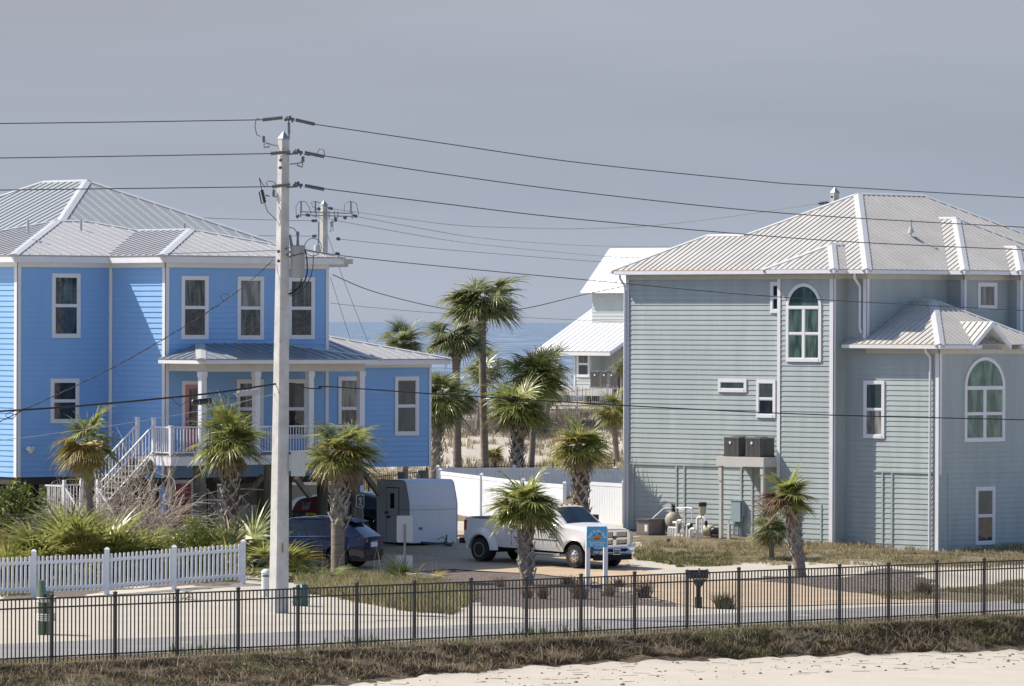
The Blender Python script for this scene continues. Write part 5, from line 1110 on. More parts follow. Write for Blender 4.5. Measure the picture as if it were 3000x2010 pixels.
wire('guy wire slanting down beside the blue house corner, the left one', [(968, 812, 222), (1012, 950, 222), (1024, 985, 222), (1050, 1062, 222)], .009, wire_d, 5, 'guy_wire')
wire('guy wire slanting down right of the blue house corner, the right one', [(950, 660, 222), (999, 800, 222), (1020, 855, 222), (1066, 972, 222), (1100, 1060, 222)], .009, wire_d, 5, 'guy_wire')
# hardware hanging on the cables
def onY(px): return yL(px)
q = W(590, 1177, onY(590) - .05); o = thing('splice_case', 'black cylindrical splice case hanging under the thick cable', 'cable splice', q)
a = W(562, 1180, onY(562) - .05) - q; b = W(618, 1174, onY(618) - .05) - q; mb = MB(); mb.lathe(a, b - a, [(.05, 0), (.085, .03), (.085, (b - a).length - .03), (.05, (b - a).length)], 14); mb.build('case', blackm, o, True)
mb = MB()
for t in (.3, .8): p = a.lerp(b, t); mb.tube([p, p + Vector((0, 0, .19))], .012, 6); mb.lathe(p - (b - a).normalized() * .01, b - a, [(.09, 0), (.09, .02)], 14)
mb.build('hanger', steel, o)
q = W(720, 1152, onY(720) - .12); o = thing('terminal_box', 'pale grey ribbed terminal box strapped to the thick cable', 'cable terminal', q)
a = W(696, 1154, onY(696) - .12) - q; b = W(756, 1148, onY(756) - .12) - q; mb = MB(); mb.bar(a, b, .12, .15); 
for i in range(5): p = a.lerp(b, .1 + i * .2); mb.bar(p - (b - a) * .02, p + (b - a) * .02, .135, .165)
mb.build('box', mat('terminal_grey', (.40, .41, .41), .5), o); mb = MB(); mb.tube([a, a + Vector((-.12, 0, .02))], .05, 8, r2=.02); mb.build('nozzle', steel, o)
for lab, P_ in (('loop of slack black cable below the thick cable at the left edge', [(86, 1194), (60, 1200), (35, 1207), (20, 1212), (18, 1220), (30, 1226), (42, 1222), (50, 1212), (60, 1203)]), ('slack black cable loop in front of the coral door', [(504, 1166), (515, 1180), (530, 1188), (542, 1180), (560, 1175)]), ('slack black cable loops left of the terminal box', [(650, 1150), (660, 1162), (680, 1168), (700, 1160)])):
    wire(lab, [(x, y, onY(x) - .06) for x, y in P_], .009, wire_b, 5, 'slack_cable', 'cable')
wire('small wire ring on the twisted service cable', [(645, 868, 157.2), (652, 862, 157.2), (663, 861, 157.2), (671, 868, 157.2), (668, 879, 157.2), (655, 881, 157.2), (646, 870, 157.2)], .009, wire_d, 5, 'cable_ring', 'cable ring')

# ================================================================ SIGNS, BOXES, MAILBOX
def tz(p): return Vector((p.x, p.y, h(p.x, p.y)))
p = Gz(1186, 1698, 0.0); p = W(1186, 1698, 179.5); p = tz(p); Ys = p.y
sg = thing('road_sign', 'back of a tall blank sign and smaller plate on a steel post beside the trailer', 'road sign', p, R(14))
zt = W(1186, 1512, Ys).z - p.z
mb = MB(); k = zt / (1698 - 1510) 
m_ = lambda py: W(1186, py, Ys).z - p.z
mb.box(-.03, .03, -.02, .02, -.1, m_(1536)); mb.build('post', steel, sg)
def rplate(x0, x1, z0, z1, y0, y1, r=.05):
    mb = MB(); P_ = []
    for cx, cz, a0 in ((x1 - r, z1 - r, 0), (x0 + r, z1 - r, 90), (x0 + r, z0 + r, 180), (x1 - r, z0 + r, 270)):
        for k in range(4): t = R(a0 + k * 30); P_.append((cx + r * math.cos(t), cz + r * math.sin(t)))
    n = len(P_); mb.v = [(x, y0, z) for x, z in P_] + [(x, y1, z) for x, z in P_]; mb.f = [tuple(range(n)), tuple(range(2 * n - 1, n - 1, -1))] + [(i, n + i, n + (i + 1) % n, (i + 1) % n) for i in range(n)]; mb.m = [0] * len(mb.f); return mb
rplate(-.26, .26, m_(1589), m_(1511), .022, .028).build('sign_plate', signback, sg); rplate(-.26, .26, m_(1674), m_(1627), .022, .028).build('sign_plate', signback, sg)
# rental sign on two posts
pc = tz(W(1749, 1712, 171.5)); rs = thing('rental_sign', 'bright blue square sign on two white posts in front of the pickup truck', 'sign', pc, R(12))
Yr = pc.y; zz = lambda px, py: W(px, py, Yr).z - pc.z; xx = lambda px, py: (W(px, py, Yr).x - pc.x) / math.cos(R(12))
for px in (1722, 1774):
    mb = MB(); x = xx(px, 1600); g = h(pc.x + x * .97, pc.y + x * .2) - pc.z; wd = .062
    mb.box(x - wd, x + wd, -wd, wd, g - .1, zz(px, 1548) if px > 1750 else zz(px, 1560)); mb.build('post', white, rs)
bx0, bx1, bz0, bz1 = xx(1717, 1570), xx(1776, 1570), zz(1740, 1603), zz(1740, 1542)
mb = MB(); mb.box(bx0, bx1, -.11, -.07, bz0, bz1); bdp = mb.build('sign_board', signblue, rs)
bw = bx1 - bx0; bhh = bz1 - bz0; cx = (bx0 + bx1) / 2; cz = (bz0 + bz1) / 2
words = 'Toes In the Sand'; nW = len(words)
for i, ch in enumerate(words):
    if ch == ' ': continue
    t = R(172 - (i + .5) * 164 / nW); rr = bw * .39
    M = Matrix.Translation((cx + rr * math.cos(t), -.112, cz - bhh * .10 + rr * math.sin(t) * 1.02)) @ Matrix.Rotation(R(90), 4, 'X') @ Matrix.Rotation(t - R(90), 4, 'Z')
    text_mesh('lettering', ch, .125, signwhite, bdp, M, .003, bold=.003)
for s_, dz, sz in (('Vacation Rentals', -.27, .078), ('251 752 4332', -.39, .082)):
    text_mesh('lettering', s_, sz, signwhite, bdp, Matrix.Translation((cx, -.112, cz + dz * bhh)) @ Matrix.Rotation(R(90), 4, 'X'), .003, bold=.002)
mb = MB()
for dx, sc_ in ((-.045, 1), (.045, 1)): mb.lathe((cx + dx, -.112, cz - .02), (0, -1, 0), [(.075, 0), (.07, .004)], 14)
mb.box(cx - .11, cx + .11, -.116, -.112, cz - .09, cz - .03); mb.build('orange_emblem', orange, bdp); mb = MB(); mb.lathe((cx + .09, -.114, cz + .09), (0, -1, 0), [(.03, 0), (.03, .004)], 8); mb.box(cx - .1, cx - .07, -.116, -.113, cz + .02, cz + .06); mb.build('dark_emblem', mat('navy_mark', (.02, .03, .09), .5), bdp)
# mailbox
pm = tz(Gz(2046, 1781, 0)); mbx = thing('mailbox', 'black mailbox on a thick black post at the road edge by the tan driveway', 'mailbox', pm, R(20)); Ym = pm.y; zm = lambda py: W(2046, py, Ym).z - pm.z
mb = MB(); mb.box(-.055, .055, -.055, .055, -.1, zm(1700)); mb.box(-.08, .08, -.08, .08, 0, .32); mb.corners([(-.05, -.05, zm(1722)), (.05, -.05, zm(1722)), (.05, .05, zm(1722)), (-.05, .05, zm(1722)), (-.16, -.06, zm(1697)), (.24, -.06, zm(1697)), (.24, .06, zm(1697)), (-.16, .06, zm(1697))]); mb.build('post', mailb, mbx)
z0, z1 = zm(1695), zm(1668); mb = MB(); n = 12; L_ = .3; prof = [(-.1, z0), (.1, z0), (.1, z0 + .13)] + [(.1 * math.cos(math.pi * k / n), z0 + .13 + .12 * math.sin(math.pi * k / n)) for k in range(1, n)] + [(-.1, z0 + .13)]
k = len(prof); mb.v = [(-L_, y, z) for y, z in prof] + [(L_ * .9, y, z) for y, z in prof]; mb.f = [tuple(reversed(range(k))), tuple(range(k, 2 * k))] + [(i, (i + 1) % k, k + (i + 1) % k, k + i) for i in range(k)]; mb.m = [0] * len(mb.f)
bxo = mb.build('box', mailb, mbx); mb = MB(); mb.tube([(L_ * .9, .115 * math.cos(math.pi * t / 12), z0 + .13 + .14 * math.sin(math.pi * t / 12)) for t in range(13)], .015, 6); mb.box(-.05, .0, -.125, -.11, z0 + .1, z0 + .3); mb.build('flag', dsteel, mbx)
# utility pedestals
p = tz(Gz(880, 1777, 0)); gp = thing('utility_pedestal', 'dark green utility pedestal with white label right of the pole foot', 'utility box', p, R(-32))
zq = W(880, 1712, p.y).z - p.z; mb = MB(); mb.box(-.16, .16, -.16, .16, 0, zq * .92); mb.corners([(-.18, -.18, zq * .88), (.18, -.18, zq * .88), (.18, .18, zq * .88), (-.18, .18, zq * .88), (-.12, -.12, zq), (.12, -.12, zq), (.12, .12, zq), (-.12, .12, zq)]); mb.box(-.175, .175, -.175, .175, .1, .13); mb.build('housing', green_box, gp); mb = MB(); mb.box(-.1, .1, -.166, -.161, zq * .5, zq * .76); la = mb.build('label', signwhite, gp)
mb = MB()
for i in range(3): mb.box(-.07, .0, -.169, -.1665, zq * (.55 + i * .07), zq * (.57 + i * .07))
mb.build('label_print', blackm, la)
p = tz(Gz(782, 1752, 0)); wp_ = thing('utility_pedestal', 'whitish utility pedestal with domed top partly behind the pole foot', 'utility box', p, R(-10)); zq = W(782, 1667, p.y).z - p.z
mb = MB(); mb.lathe((0, 0, 0), (0, 0, 1), [(.17, 0), (.165, zq * .85), (.18, zq * .86), (.17, zq * .92), (.1, zq)], 16); mb.build('housing', mat('pedestal_white', (.62, .64, .60), .6), wp_, True); mb = MB(); mb.box(-.1, .1, -.19, -.165, zq * .72, zq * .78); mb.build('label', dsteel, wp_)
# address piling
p = tz(Gz(130, 1860, 0)); ad = thing('address_post', 'cluster of green treated pilings with white rope bands and turquoise house numbers', 'address post', p); Ya = p.y; za = lambda py: W(130, py, Ya).z - p.z
for px, top, dy in ((122, 1700, 0), (147, 1732, -.05), (134, 1740, .22)):
    x = W(px, 1800, Ya).x - p.x; mb = MB(); mb.tube([(x, dy, -.2), (x, dy, za(top))], .10, 14); mb.build('piling', pileg, ad, True)
mb = MB(); rope = mat('white_rope', (.66, .64, .56), .9, .1, 20)
for py in (1752, 1757, 1762, 1800, 1806, 1812, 1817):
    z = za(py); x0 = W(122, 1800, Ya).x - p.x; x1 = W(147, 1800, Ya).x - p.x; o = []
    for k in range(25):
        t = 2 * math.pi * k / 24; o.append(((x0 + x1) / 2 + math.cos(t) * ((x1 - x0) / 2 + .12), .05 + math.sin(t) * .2, z))
    mb.tube(o, .022, 6, False)
mb.build('rope_band', rope, ad)
for i, (ch, px, py) in enumerate((('2', 124, 1708), ('3', 127, 1722), ('9', 131, 1736))):
    q = W(px, py, Ya - .12) - p; text_mesh('house_number', ch, .18, teal, ad, Matrix.Translation(q) @ Matrix.Rotation(R(90), 4, 'X') @ Matrix.Rotation(R(-20), 4, 'Z'), .006, bold=.001)

# ================================================================ VEHICLES
def interp(tab, x):
    if x <= tab[0][0]: return tab[0][1]
    for (a, va_), (b, vb_) in zip(tab, tab[1:]):
        if x <= b: return lerp(va_, vb_, (x - a) / (b - a)) if b > a else vb_
    return tab[-1][1]
def car_body(root, x0, x1, T, wheels, R_, side_glass, wind, rear, paint, glass, name='body', lower=None):
    # T: tables over x for zb (sill), zs (belt), zr (top), yb, ym (widest), ys (belt), yr (roof)
    xs_ = []; x = x0
    marks = sorted(set([x0, x1] + [a for g in side_glass for a in g] + list(wind) + list(rear) + [q for w in wheels for q in (w - R_, w + R_)] + [p[0] for t in T.values() for p in t if x0 <= p[0] <= x1]))
    for a, b in zip(marks, marks[1:]):
        if b - a < 1e-4: continue
        n = max(1, int(math.ceil((b - a) / .07))); xs_ += [lerp(a, b, i / n) for i in range(n)]
    xs_.append(x1); K = 9; body = MB(); gl = MB(); rows = []
    for x in xs_:
        zb = interp(T['zb'], x); zs_ = interp(T['zs'], x); zr_ = interp(T['zr'], x); yb = interp(T['yb'], x); ym = interp(T['ym'], x); ys_ = interp(T['ys'], x); yr = interp(T['yr'], x)
        za_ = zb
        for w in wheels:
            if abs(x - w) < R_: za_ = max(za_, .40 + math.sqrt(max(0, R_ ** 2 - (x - w) ** 2)))
        zm_ = lerp(zb, zs_, .55); zm_ = max(zm_, za_ + .03); z2 = lerp(zm_, zs_, .6)
        fl = 0
        for w in wheels:
            if abs(x - w) < R_ + .06: fl = .035
        pts = [(yb + (0.03 if za_ > zb else 0) + fl, za_), (ym + fl, lerp(za_, zm_, .5)), (ym + fl * .6, zm_), (lerp(ym, ys_, .5), z2), (ys_, zs_), (ys_ - .03, lerp(zs_, zr_, .06)), (yr + .04, lerp(zs_, zr_, .86)), (yr - .06, lerp(zs_, zr_, .97)), (yr * .5, zr_ + .012), (0, zr_ + .02)]
        rows.append(pts)
    n = len(xs_); K = len(rows[0])
    def vid(i, k, s): return (xs_[i], s * rows[i][k][0], rows[i][k][1])
    for i in range(n - 1):
        xm = (xs_[i] + xs_[i + 1]) / 2
        for k in range(K - 1):
            for s in (1, -1):
                q = [vid(i, k, s), vid(i + 1, k, s), vid(i + 1, k + 1, s), vid(i, k + 1, s)]
                if s > 0: q.reverse()
                isg = (k == 5 and any(a <= xm <= b for a, b in side_glass)) or (k in (7, 8) and (wind[0] <= xm <= wind[1] or rear[0] <= xm <= rear[1]))
                (gl if isg else body).face(q)
    for i in (0, n - 1):
        f = [vid(i, k, 1) for k in range(K)] + [vid(i, k, -1) for k in reversed(range(K - 1))]
        if i == 0: f.reverse()
        body.face(f)
    def weld(mbx):
        d = {}; v = []; f2 = []
        for f in mbx.f:
            g_ = []
            for idx in f:
                key = tuple(round(c_, 4) for c_ in mbx.v[idx])
                if key not in d: d[key] = len(v); v.append(mbx.v[idx])
                g_.append(d[key])
            f2.append(tuple(g_))
        keep = [(f, m_) for f, m_ in zip(f2, mbx.m) if len(set(f)) == len(f)]
        mbx.v = v; mbx.f = [a for a, b in keep]; mbx.m = [b for a, b in keep]; return mbx
    bo = weld(body).build(name, paint, root, True, sharp=32); go_ = weld(gl).build('window', glass, root, True, sharp=32); return bo, go_
def wheel(root, x, y, side, r, w, rimr, style, z=None):
    z = r if z is None else z; ax = (0, side, 0); mb = MB()
    mb.lathe((x, y - side * w, z), ax, [(rimr * .9, 0), (r * .93, .0), (r, .03), (r, w - .04), (r * .95, w - .005), (rimr * 1.02, w)], 32)
    t = mb.build('wheel', rubber, root, True)
    mb = MB(); mb.lathe((x, y - side * w, z), ax, [(rimr, w - .012), (rimr, w + .004), (rimr * .93, w + .004), (rimr * .88, w - .05)], 28)
    if style == 'rear_dually': mb.lathe((x, y, z), ax, [(rimr * .88, -.05), (rimr * .6, -.1), (rimr * .35, -.08), (rimr * .3, -.02), (0.01, -.02)], 28)
    else: mb.lathe((x, y, z), ax, [(rimr * .88, -.05), (rimr * .8, .01), (rimr * .45, .045), (rimr * .36, .05), (rimr * .34, .1), (.01, .11)], 28)
    mb.build('rim', alum, t, True); mb = MB()
    nh = 8 if style != 'suv' else 5
    for k in range(nh):
        a = 2 * math.pi * k / nh + .2; rr = rimr * .64; o = (x + math.cos(a) * rr, y + side * (-.07 if style == 'rear_dually' else .022), z + math.sin(a) * rr); mb.lathe(o, ax, [(rimr * (.12 if nh == 8 else .2), 0), (rimr * (.12 if nh == 8 else .2), .012)], 10)
    mb.build('rim_hole', wellb, t); return t
# --- white pickup truck
c1 = Gz(1687, 1673.5, 0.0); c1.z = h(c1.x, c1.y); thd = R(-43.5)       # heading: right and towards the camera
hd = Vector((math.cos(thd), math.sin(thd), 0)); lf = Vector((-hd.y, hd.x, 0))
WB = 4.22; TW = .88
org = c1 - hd * WB + lf * TW      # rear axle centre
gz_f = h(*(org + hd * WB).xy); gz_r = h(*org.xy)
tk = thing('pickup_truck', 'white crew cab pickup truck with dual rear wheels parked on the tan driveway', 'pickup truck', (org.x, org.y, gz_r + .03), thd); tk.rotation_euler = (0, -math.atan2(gz_f - gz_r, WB), thd)
RW = .39
T = dict(zb=[(-1, .62), (-.8, .56), (.5, .52), (3.6, .5), (4.9, .55), (5.05, .62)],
         zs=[(-1, 1.40), (1.35, 1.42), (1.36, 1.36), (3.3, 1.34), (4.2, 1.27), (5.0, 1.18), (5.05, 1.1)],
         zr=[(-1, 1.42), (1.40, 1.44), (1.42, 1.45), (1.55, 1.93), (1.9, 1.985), (2.9, 1.985), (3.05, 1.95), (3.72, 1.42), (3.8, 1.40), (4.6, 1.36), (4.95, 1.28), (5.05, 1.12)],
         yb=[(-1, .93), (5, .93)], ym=[(-1, .99), (-.8, 1.0), (5.0, .99), (5.05, .96)],
         ys=[(-1, .96), (1.3, .97), (1.36, .965), (3.6, .965), (5.0, .90)], yr=[(-1, .93), (1.40, .93), (1.55, .72), (1.9, .735), (2.9, .73), (3.1, .74), (3.72, .84), (4.6, .80), (5.05, .75)])
bo, wg = car_body(tk, -.80, 5.05, T, (0, WB), .50, ((1.62, 2.0), (2.06, 2.52), (2.62, 3.12)), (3.08, 3.70), (1.43, 1.52), wpaint, carglass)
# dual-wheel fender flares
mb = MB(); n = 22
for s_ in (1, -1):
    rows_ = []
    for k in range(n + 1):
        t = math.pi * k / n; rows_.append([(math.cos(t) * r_, s_ * y, .40 + math.sin(t) * r_ * (1 if r_ < .6 else 1)) for r_, y in ((.49, .97), (.49, 1.11), (.53, 1.14), (.60, 1.12), (.74, 1.0), (.76, .97))])
    for a, b in zip(rows_, rows_[1:]):
        for i in range(5):
            q = [a[i], b[i], b[i + 1], a[i + 1]]; mb.face(q if s_ < 0 else q[::-1])
mb.build('rear_fender', wpaint, tk, True, sharp=30)
mb = MB()
for x in (0, WB): mb.box(x - .46, x + .46, -.86, .86, .32, .98)
mb.box(-.7, 4.8, -.8, .8, .42, .60); mb.build('chassis', wellb, tk)
mb = MB(); mb.box(-.72, 1.30, -.84, .84, 1.445, 1.46); mb.build('bed_cover', blackm, tk)
for s_ in (-1, 1):
    wheel(tk, WB, s_ * .98, s_, RW, .26, .235, 'front'); wheel(tk, 0, s_ * 1.10, s_, RW, .24, .235, 'rear_dually'); wheel(tk, 0, s_ * .86, s_, RW, .24, .22, 'rear_dually')
mb = MB()   # grille: chrome surround, cross bars, dark mesh behind
mb.box(5.05, 5.075, -.62, .62, .78, 1.20); g_ = mb.build('grille', wellb, tk)
mb = MB()
for (y0, y1, z0, z1) in ((-.68, .68, 1.2, 1.27), (-.66, .66, .72, .785), (-.7, -.6, .77, 1.2), (.6, .7, .77, 1.2), (-.085, .085, .785, 1.2), (-.6, .6, .955, 1.02)): mb.box(5.02, 5.12, y0, y1, z0, z1)
for z in (.83, .865, .90, .93, 1.06, 1.095, 1.13, 1.165): mb.box(5.06, 5.095, -.6, .6, z, z + .012)
mb.build('grille_bar', chrome, g_)
mb = MB()      # emblem in the middle of the grille: a small horned shield
mb.box(5.12, 5.135, -.05, .05, .95, 1.08); mb.bar((5.13, -.05, 1.08), (5.13, -.09, 1.0), .02); mb.bar((5.13, .05, 1.08), (5.13, .09, 1.0), .02); mb.build('emblem', dsteel, g_)
mb = MB()
def cyr(mb, pts, r): mb.tube(pts, r, 10)
secs = []
for y in [i / 10 for i in range(-10, 11)]:
    xb = 5.20 - .10 * (abs(y)) ** 3; secs.append([(xb - .2, y, .48), (xb - .03, y, .46), (xb + .02, y, .52), (xb - .02, y, .60), (xb + .04, y, .68), (xb + .02, y, .73), (xb - .2, y, .735)])
for a, b in zip(secs, secs[1:]):
    for i in range(6): mb.face([a[i], a[i + 1], b[i + 1], b[i]])
mb.face([p for p in secs[0]]); mb.face([p for p in reversed(secs[-1])]); bm_ = mb.build('front_bumper', chrome, tk, True, sharp=35)
mb = MB(); mb.box(5.17, 5.215, -.55, .55, .575, .63); mb.build('bumper_intake', wellb, bm_); mb = MB(); mb.box(4.95, 5.13, -.85, .85, .28, .47); mb.build('air_dam', wellb, tk)
for s_ in (-1, 1):
    mb = MB(); mb.box(4.93, 5.075, s_ * .90 - .1, s_ * .90 + .06, .82, 1.15); hl = mb.build('headlight', clearl, tk); mb = MB(); mb.box(5.0, 5.085, min(s_ * .72, s_ * .79), max(s_ * .72, s_ * .79), .82, 1.15); mb.build('headlight_trim', chrome, hl)
    mb = MB(); mb.lathe((5.17, s_ * .72, .545), (1, 0, 0), [(.06, 0), (.06, .03)], 12); mb.build('fog_light', clearl, tk)
    mb = MB(); mb.box(-.815, -.79, s_ * .93 - .07, s_ * .93 + .065, 1.0, 1.34); mb.box(-.80, -.70, min(s_ * .97, s_ * 1.0), max(s_ * .97, s_ * 1.0), 1.0, 1.34); mb.build('tail_light', redl, tk)
    mb = MB(); mb.box(3.02, 3.2, min(s_ * 1.05, s_ * 1.30), max(s_ * 1.05, s_ * 1.30), 1.32 if s_ > 0 else 1.36, 1.66 if s_ > 0 else 1.46); mb.bar((3.12, s_ * .95, 1.42), (3.12, s_ * 1.1, 1.42), .05); mb.bar((3.12, s_ * .95, 1.36), (3.12, s_ * 1.1, 1.36), .05); mb.build('side_mirror', blackm, tk)
    mb = MB()
    for x in (2.18, 3.02) if s_ > 0 else (2.02, 2.66): mb.box(x, x + .2, min(s_ * .985, s_ * 1.02), max(s_ * .985, s_ * 1.02), 1.17, 1.205)
    mb.build('door_handle', chrome, tk)
    mb = MB(); mb.tube([(1.6, s_ * 1.0, .42), (1.7, s_ * 1.03, .4), (3.5, s_ * 1.03, .4), (3.6, s_ * 1.0, .42)], .04, 8); mb.build('side_step', chrome, tk)
    mb = MB(); mb.box(1.5, 3.5, min(s_ * .995, s_ * 1.008), max(s_ * .995, s_ * 1.008), .86, .885); mb.build('door_moulding', chrome, tk)
    mb = MB()
    for x in (1.38, 2.32, 3.42): mb.box(x - .004, x + .004, min(s_ * .985, s_ * 1.001), max(s_ * .985, s_ * 1.001), .62, 1.32)
    mb.build('door_seam', dsteel, tk)
    for k, tx in enumerate(('3500', 'HEAVY DUTY')):
        text_mesh('side_lettering', tx, .13 if k == 0 else .055, dsteel, tk, Matrix.Translation((3.22, s_ * 1.0, 1.06 - k * .1)) @ Matrix.Rotation(R(90 if s_ < 0 else -90) if s_ < 0 else R(90), 4, 'X') @ (Matrix.Identity(4) if s_ < 0 else Matrix.Rotation(R(180), 4, 'Y')), .004, bold=.004)
mb = MB()
for y in (-.5, -.25, 0, .25, .5): mb.lathe((2.93, y, 1.985), (.2, 0, 1), [(.045, 0), (.04, .04), (.02, .055)], 10)
mb.build('cab_light', amber, tk, True)
mb = MB(); mb.box(-1.02, -.84, -1.0, 1.0, .55, .74); mb.box(-.84, -.7, -.9, .9, .58, .7); mb.build('rear_bumper', blackm, tk)
mb = MB(); mb.box(5.215, 5.225, -.155, .155, .475, .64); lp = mb.build('licence_plate', blackm, tk); text_mesh('plate_lettering', '187 ET70', .11, cream, lp, Matrix.Translation((5.228, 0, .555)) @ Matrix.Rotation(R(90), 4, 'Z') @ Matrix.Rotation(R(90), 4, 'X') @ Matrix.Scale(.55, 4, (1, 0, 0)), .002, bold=.002)
mb = MB()
for (y0, y1, z0, z1) in ((-.165, .165, .632, .648), (-.165, .165, .467, .48), (-.167, -.152, .48, .632), (.152, .167, .48, .632)): mb.box(5.222, 5.232, y0, y1, z0, z1)
mb.build('plate_frame', chrome, lp)
mb = MB()  # interior: seats, wheel, dashboard seen through the glass are hidden by dark glass; wipers outside
for y in (-.5, .15): mb.bar((3.68, y, 1.45), (3.45, y + .4, 1.62), .015)
mb.build('wiper', blackm, tk)
# --- dark blue SUV
cr = W(992, 1677, 184.3); ths = R(180 - 20)
hd = Vector((math.cos(ths), math.sin(ths), 0)); lf = Vector((-hd.y, hd.x, 0)); org = Vector((cr.x, cr.y, 0)) - lf * .8; 
sv = thing('parked_car', 'dark navy blue crossover car seen from its rear corner behind the concrete pole', 'car', (org.x, org.y, h(org.x, org.y) + .03), ths)
T = dict(zb=[(-1, .42), (-.8, .34), (3.3, .30), (3.6, .36)], zs=[(-1, 1.0), (-.75, 1.06), (0, 1.04), (2.4, .98), (3.2, .88), (3.7, .72)],
         zr=[(-.9, 1.02), (-.78, 1.12), (-.30, 1.50), (.1, 1.60), (.9, 1.655), (1.6, 1.64), (1.9, 1.58), (2.75, 1.06), (3.3, .96), (3.7, .76)],
         yb=[(-1, .82), (3.6, .82)], ym=[(-1, .84), (-.6, .92), (3.2, .92), (3.7, .76)], ys=[(-1, .80), (-.4, .87), (2.6, .87), (3.3, .78), (3.7, .6)],
         yr=[(-1, .72), (-.3, .60), (.5, .60), (1.8, .60), (2.7, .74), (3.7, .55)])
car_body(sv, -.92, 3.68, T, (0, 2.72), .41, ((.12, .55), (.62, 1.35), (1.42, 2.3)), (1.92, 2.72), (-.74, -.28), bpaint, carglass)
mb = MB(); mb.box(-.95, -.80, -.80, .80, .42, .62); mb.box(-.90, 3.5, -.76, .76, .25, .42); mb.build('rear_bumper', blackm, sv)
mb = MB()
for x in (0, 2.72): mb.box(x - .4, x + .4, -.8, .8, .26, .8)
mb.build('chassis', wellb, sv)
for s_ in (-1, 1):
    for x in (0, 2.72): wheel(sv, x, s_ * .93, s_, .355, .23, .235, 'suv')
    mb = MB(); mb.corners([(-.96, s_ * .62, .88), (-.90, s_ * .80, .86), (-.74, s_ * .86, .86), (-.80, s_ * .62, .88), (-.93, s_ * .62, 1.0), (-.88, s_ * .80, 1.0), (-.70, s_ * .87, 1.0), (-.78, s_ * .62, 1.0)]); mb.build('tail_light', redl, sv)
    mb = MB(); mb.tube([(-.25, s_ * .60, 1.53), (.2, s_ * .62, 1.62), (1.2, s_ * .63, 1.665), (1.75, s_ * .63, 1.62), (2.7, s_ * .80, 1.07)], .014, 6); mb.tube([(0.0, s_ * .895, 1.065), (2.5, s_ * .895, 1.0)], .01, 6); mb.build('window_trim', chrome, sv)
    mb = MB()
    for x in (.85, 1.75): mb.box(x, x + .18, min(s_ * .905, s_ * .94), max(s_ * .905, s_ * .94), .87, .90)
    mb.build('door_handle', bpaint, sv)
    mb = MB(); mb.box(.4, 2.3, min(s_ * .90, s_ * .935), max(s_ * .90, s_ * .935), .34, .365); mb.build('sill_trim', chrome, sv)
    mb = MB(); mb.box(2.15, 2.3, min(s_ * .92, s_ * 1.08), max(s_ * .92, s_ * 1.08), 1.05, 1.2); mb.build('side_mirror', bpaint, sv)
mb = MB(); mb.corners([(-.50, -.62, 1.50), (-.18, -.64, 1.56), (-.18, .64, 1.56), (-.50, .62, 1.50), (-.50, -.62, 1.53), (-.18, -.64, 1.61), (-.18, .64, 1.61), (-.50, .62, 1.53)]); mb.build('rear_spoiler', bpaint, sv)
mb = MB(); mb.box(-.945, -.92, -.27, .27, .70, .86); lp = mb.build('licence_plate', vinyl, sv)
mb = MB(); mb.box(-.93, -.915, -.6, .6, .885, .91); mb.build('tailgate_trim', chrome, sv)
# --- cargo trailer
ct = W(1199, 1592, 195.5); tth = R(-51.5)     # nose points right and towards the camera
hd = Vector((math.cos(tth), math.sin(tth), 0)); lf = Vector((-hd.y, hd.x, 0))
g = h(ct.x, ct.y); tl = thing('cargo_trailer', 'pale boxy trailer with rounded nose, side door and small window', 'trailer', (ct.x, ct.y, g), tth)
Lt = (1199 - 1101) / 84.0 / math.cos(R(51.5)); Wt = (1337 - 1199) / 84.0 / math.sin(R(51.5)); zb_ = W(1150, 1590, 196).z - g; zt_2 = W(1150, 1407, 196).z - g
prof = [(-Lt, zb_), (0, zb_), (0, zt_2 - .85), (-.05, zt_2 - .62), (-.14, zt_2 - .32), (-.20, zt_2 - .12), (-.26, zt_2 - .045), (-.34, zt_2), (-Lt, zt_2)]
mb = MB(); k = len(prof); mb.v = [(x, 0, z) for x, z in prof] + [(x, Wt, z) for x, z in prof]; mb.f = [tuple(range(k)), tuple(reversed(range(k, 2 * k)))] + [(i, k + i, k + (i + 1) % k, (i + 1) % k) for i in range(k)]; mb.m = [0] * len(mb.f)
mb.build('body', whitep, tl)
mb = MB()
for y in (-.006, Wt + .006):
    q = [(x, y, z) for x, z in prof[1:]]
    mb.tube(q, .014, 5)
for z in (zt_2 - 1.02,): mb.box(-.004, .006, 0, Wt, z - .006, z + .006); mb.box(-Lt * .3, 0, -.006, 0.0, z - .006, z + .006)
for z in [zb_ + .1 + i * .15 for i in range(9)]:
    for y in (Wt * .28, Wt * .62): mb.lathe((0.0, y, z), (1, 0, 0), [(.008, 0), (.006, .006)], 6)
mb.build('edge_trim', dsteel, tl)
d0, d1 = -Lt * .68, -Lt * .32; mb = MB(); mb.box(d0, d1, -.02, -.001, zb_ + .06, zt_2 - .28); dd = mb.build('door', whitep, tl); mb = MB(); mb.box(d0 - .02, d1 + .02, -.035, -.001, zt_2 - .28, zt_2 - .25); mb.box(d1, d1 + .015, -.022, -.001, zb_ + .06, zt_2 - .28); mb.box(d0 - .015, d0, -.022, -.001, zb_ + .06, zt_2 - .28); mb.build('door_seal', blackm, tl)
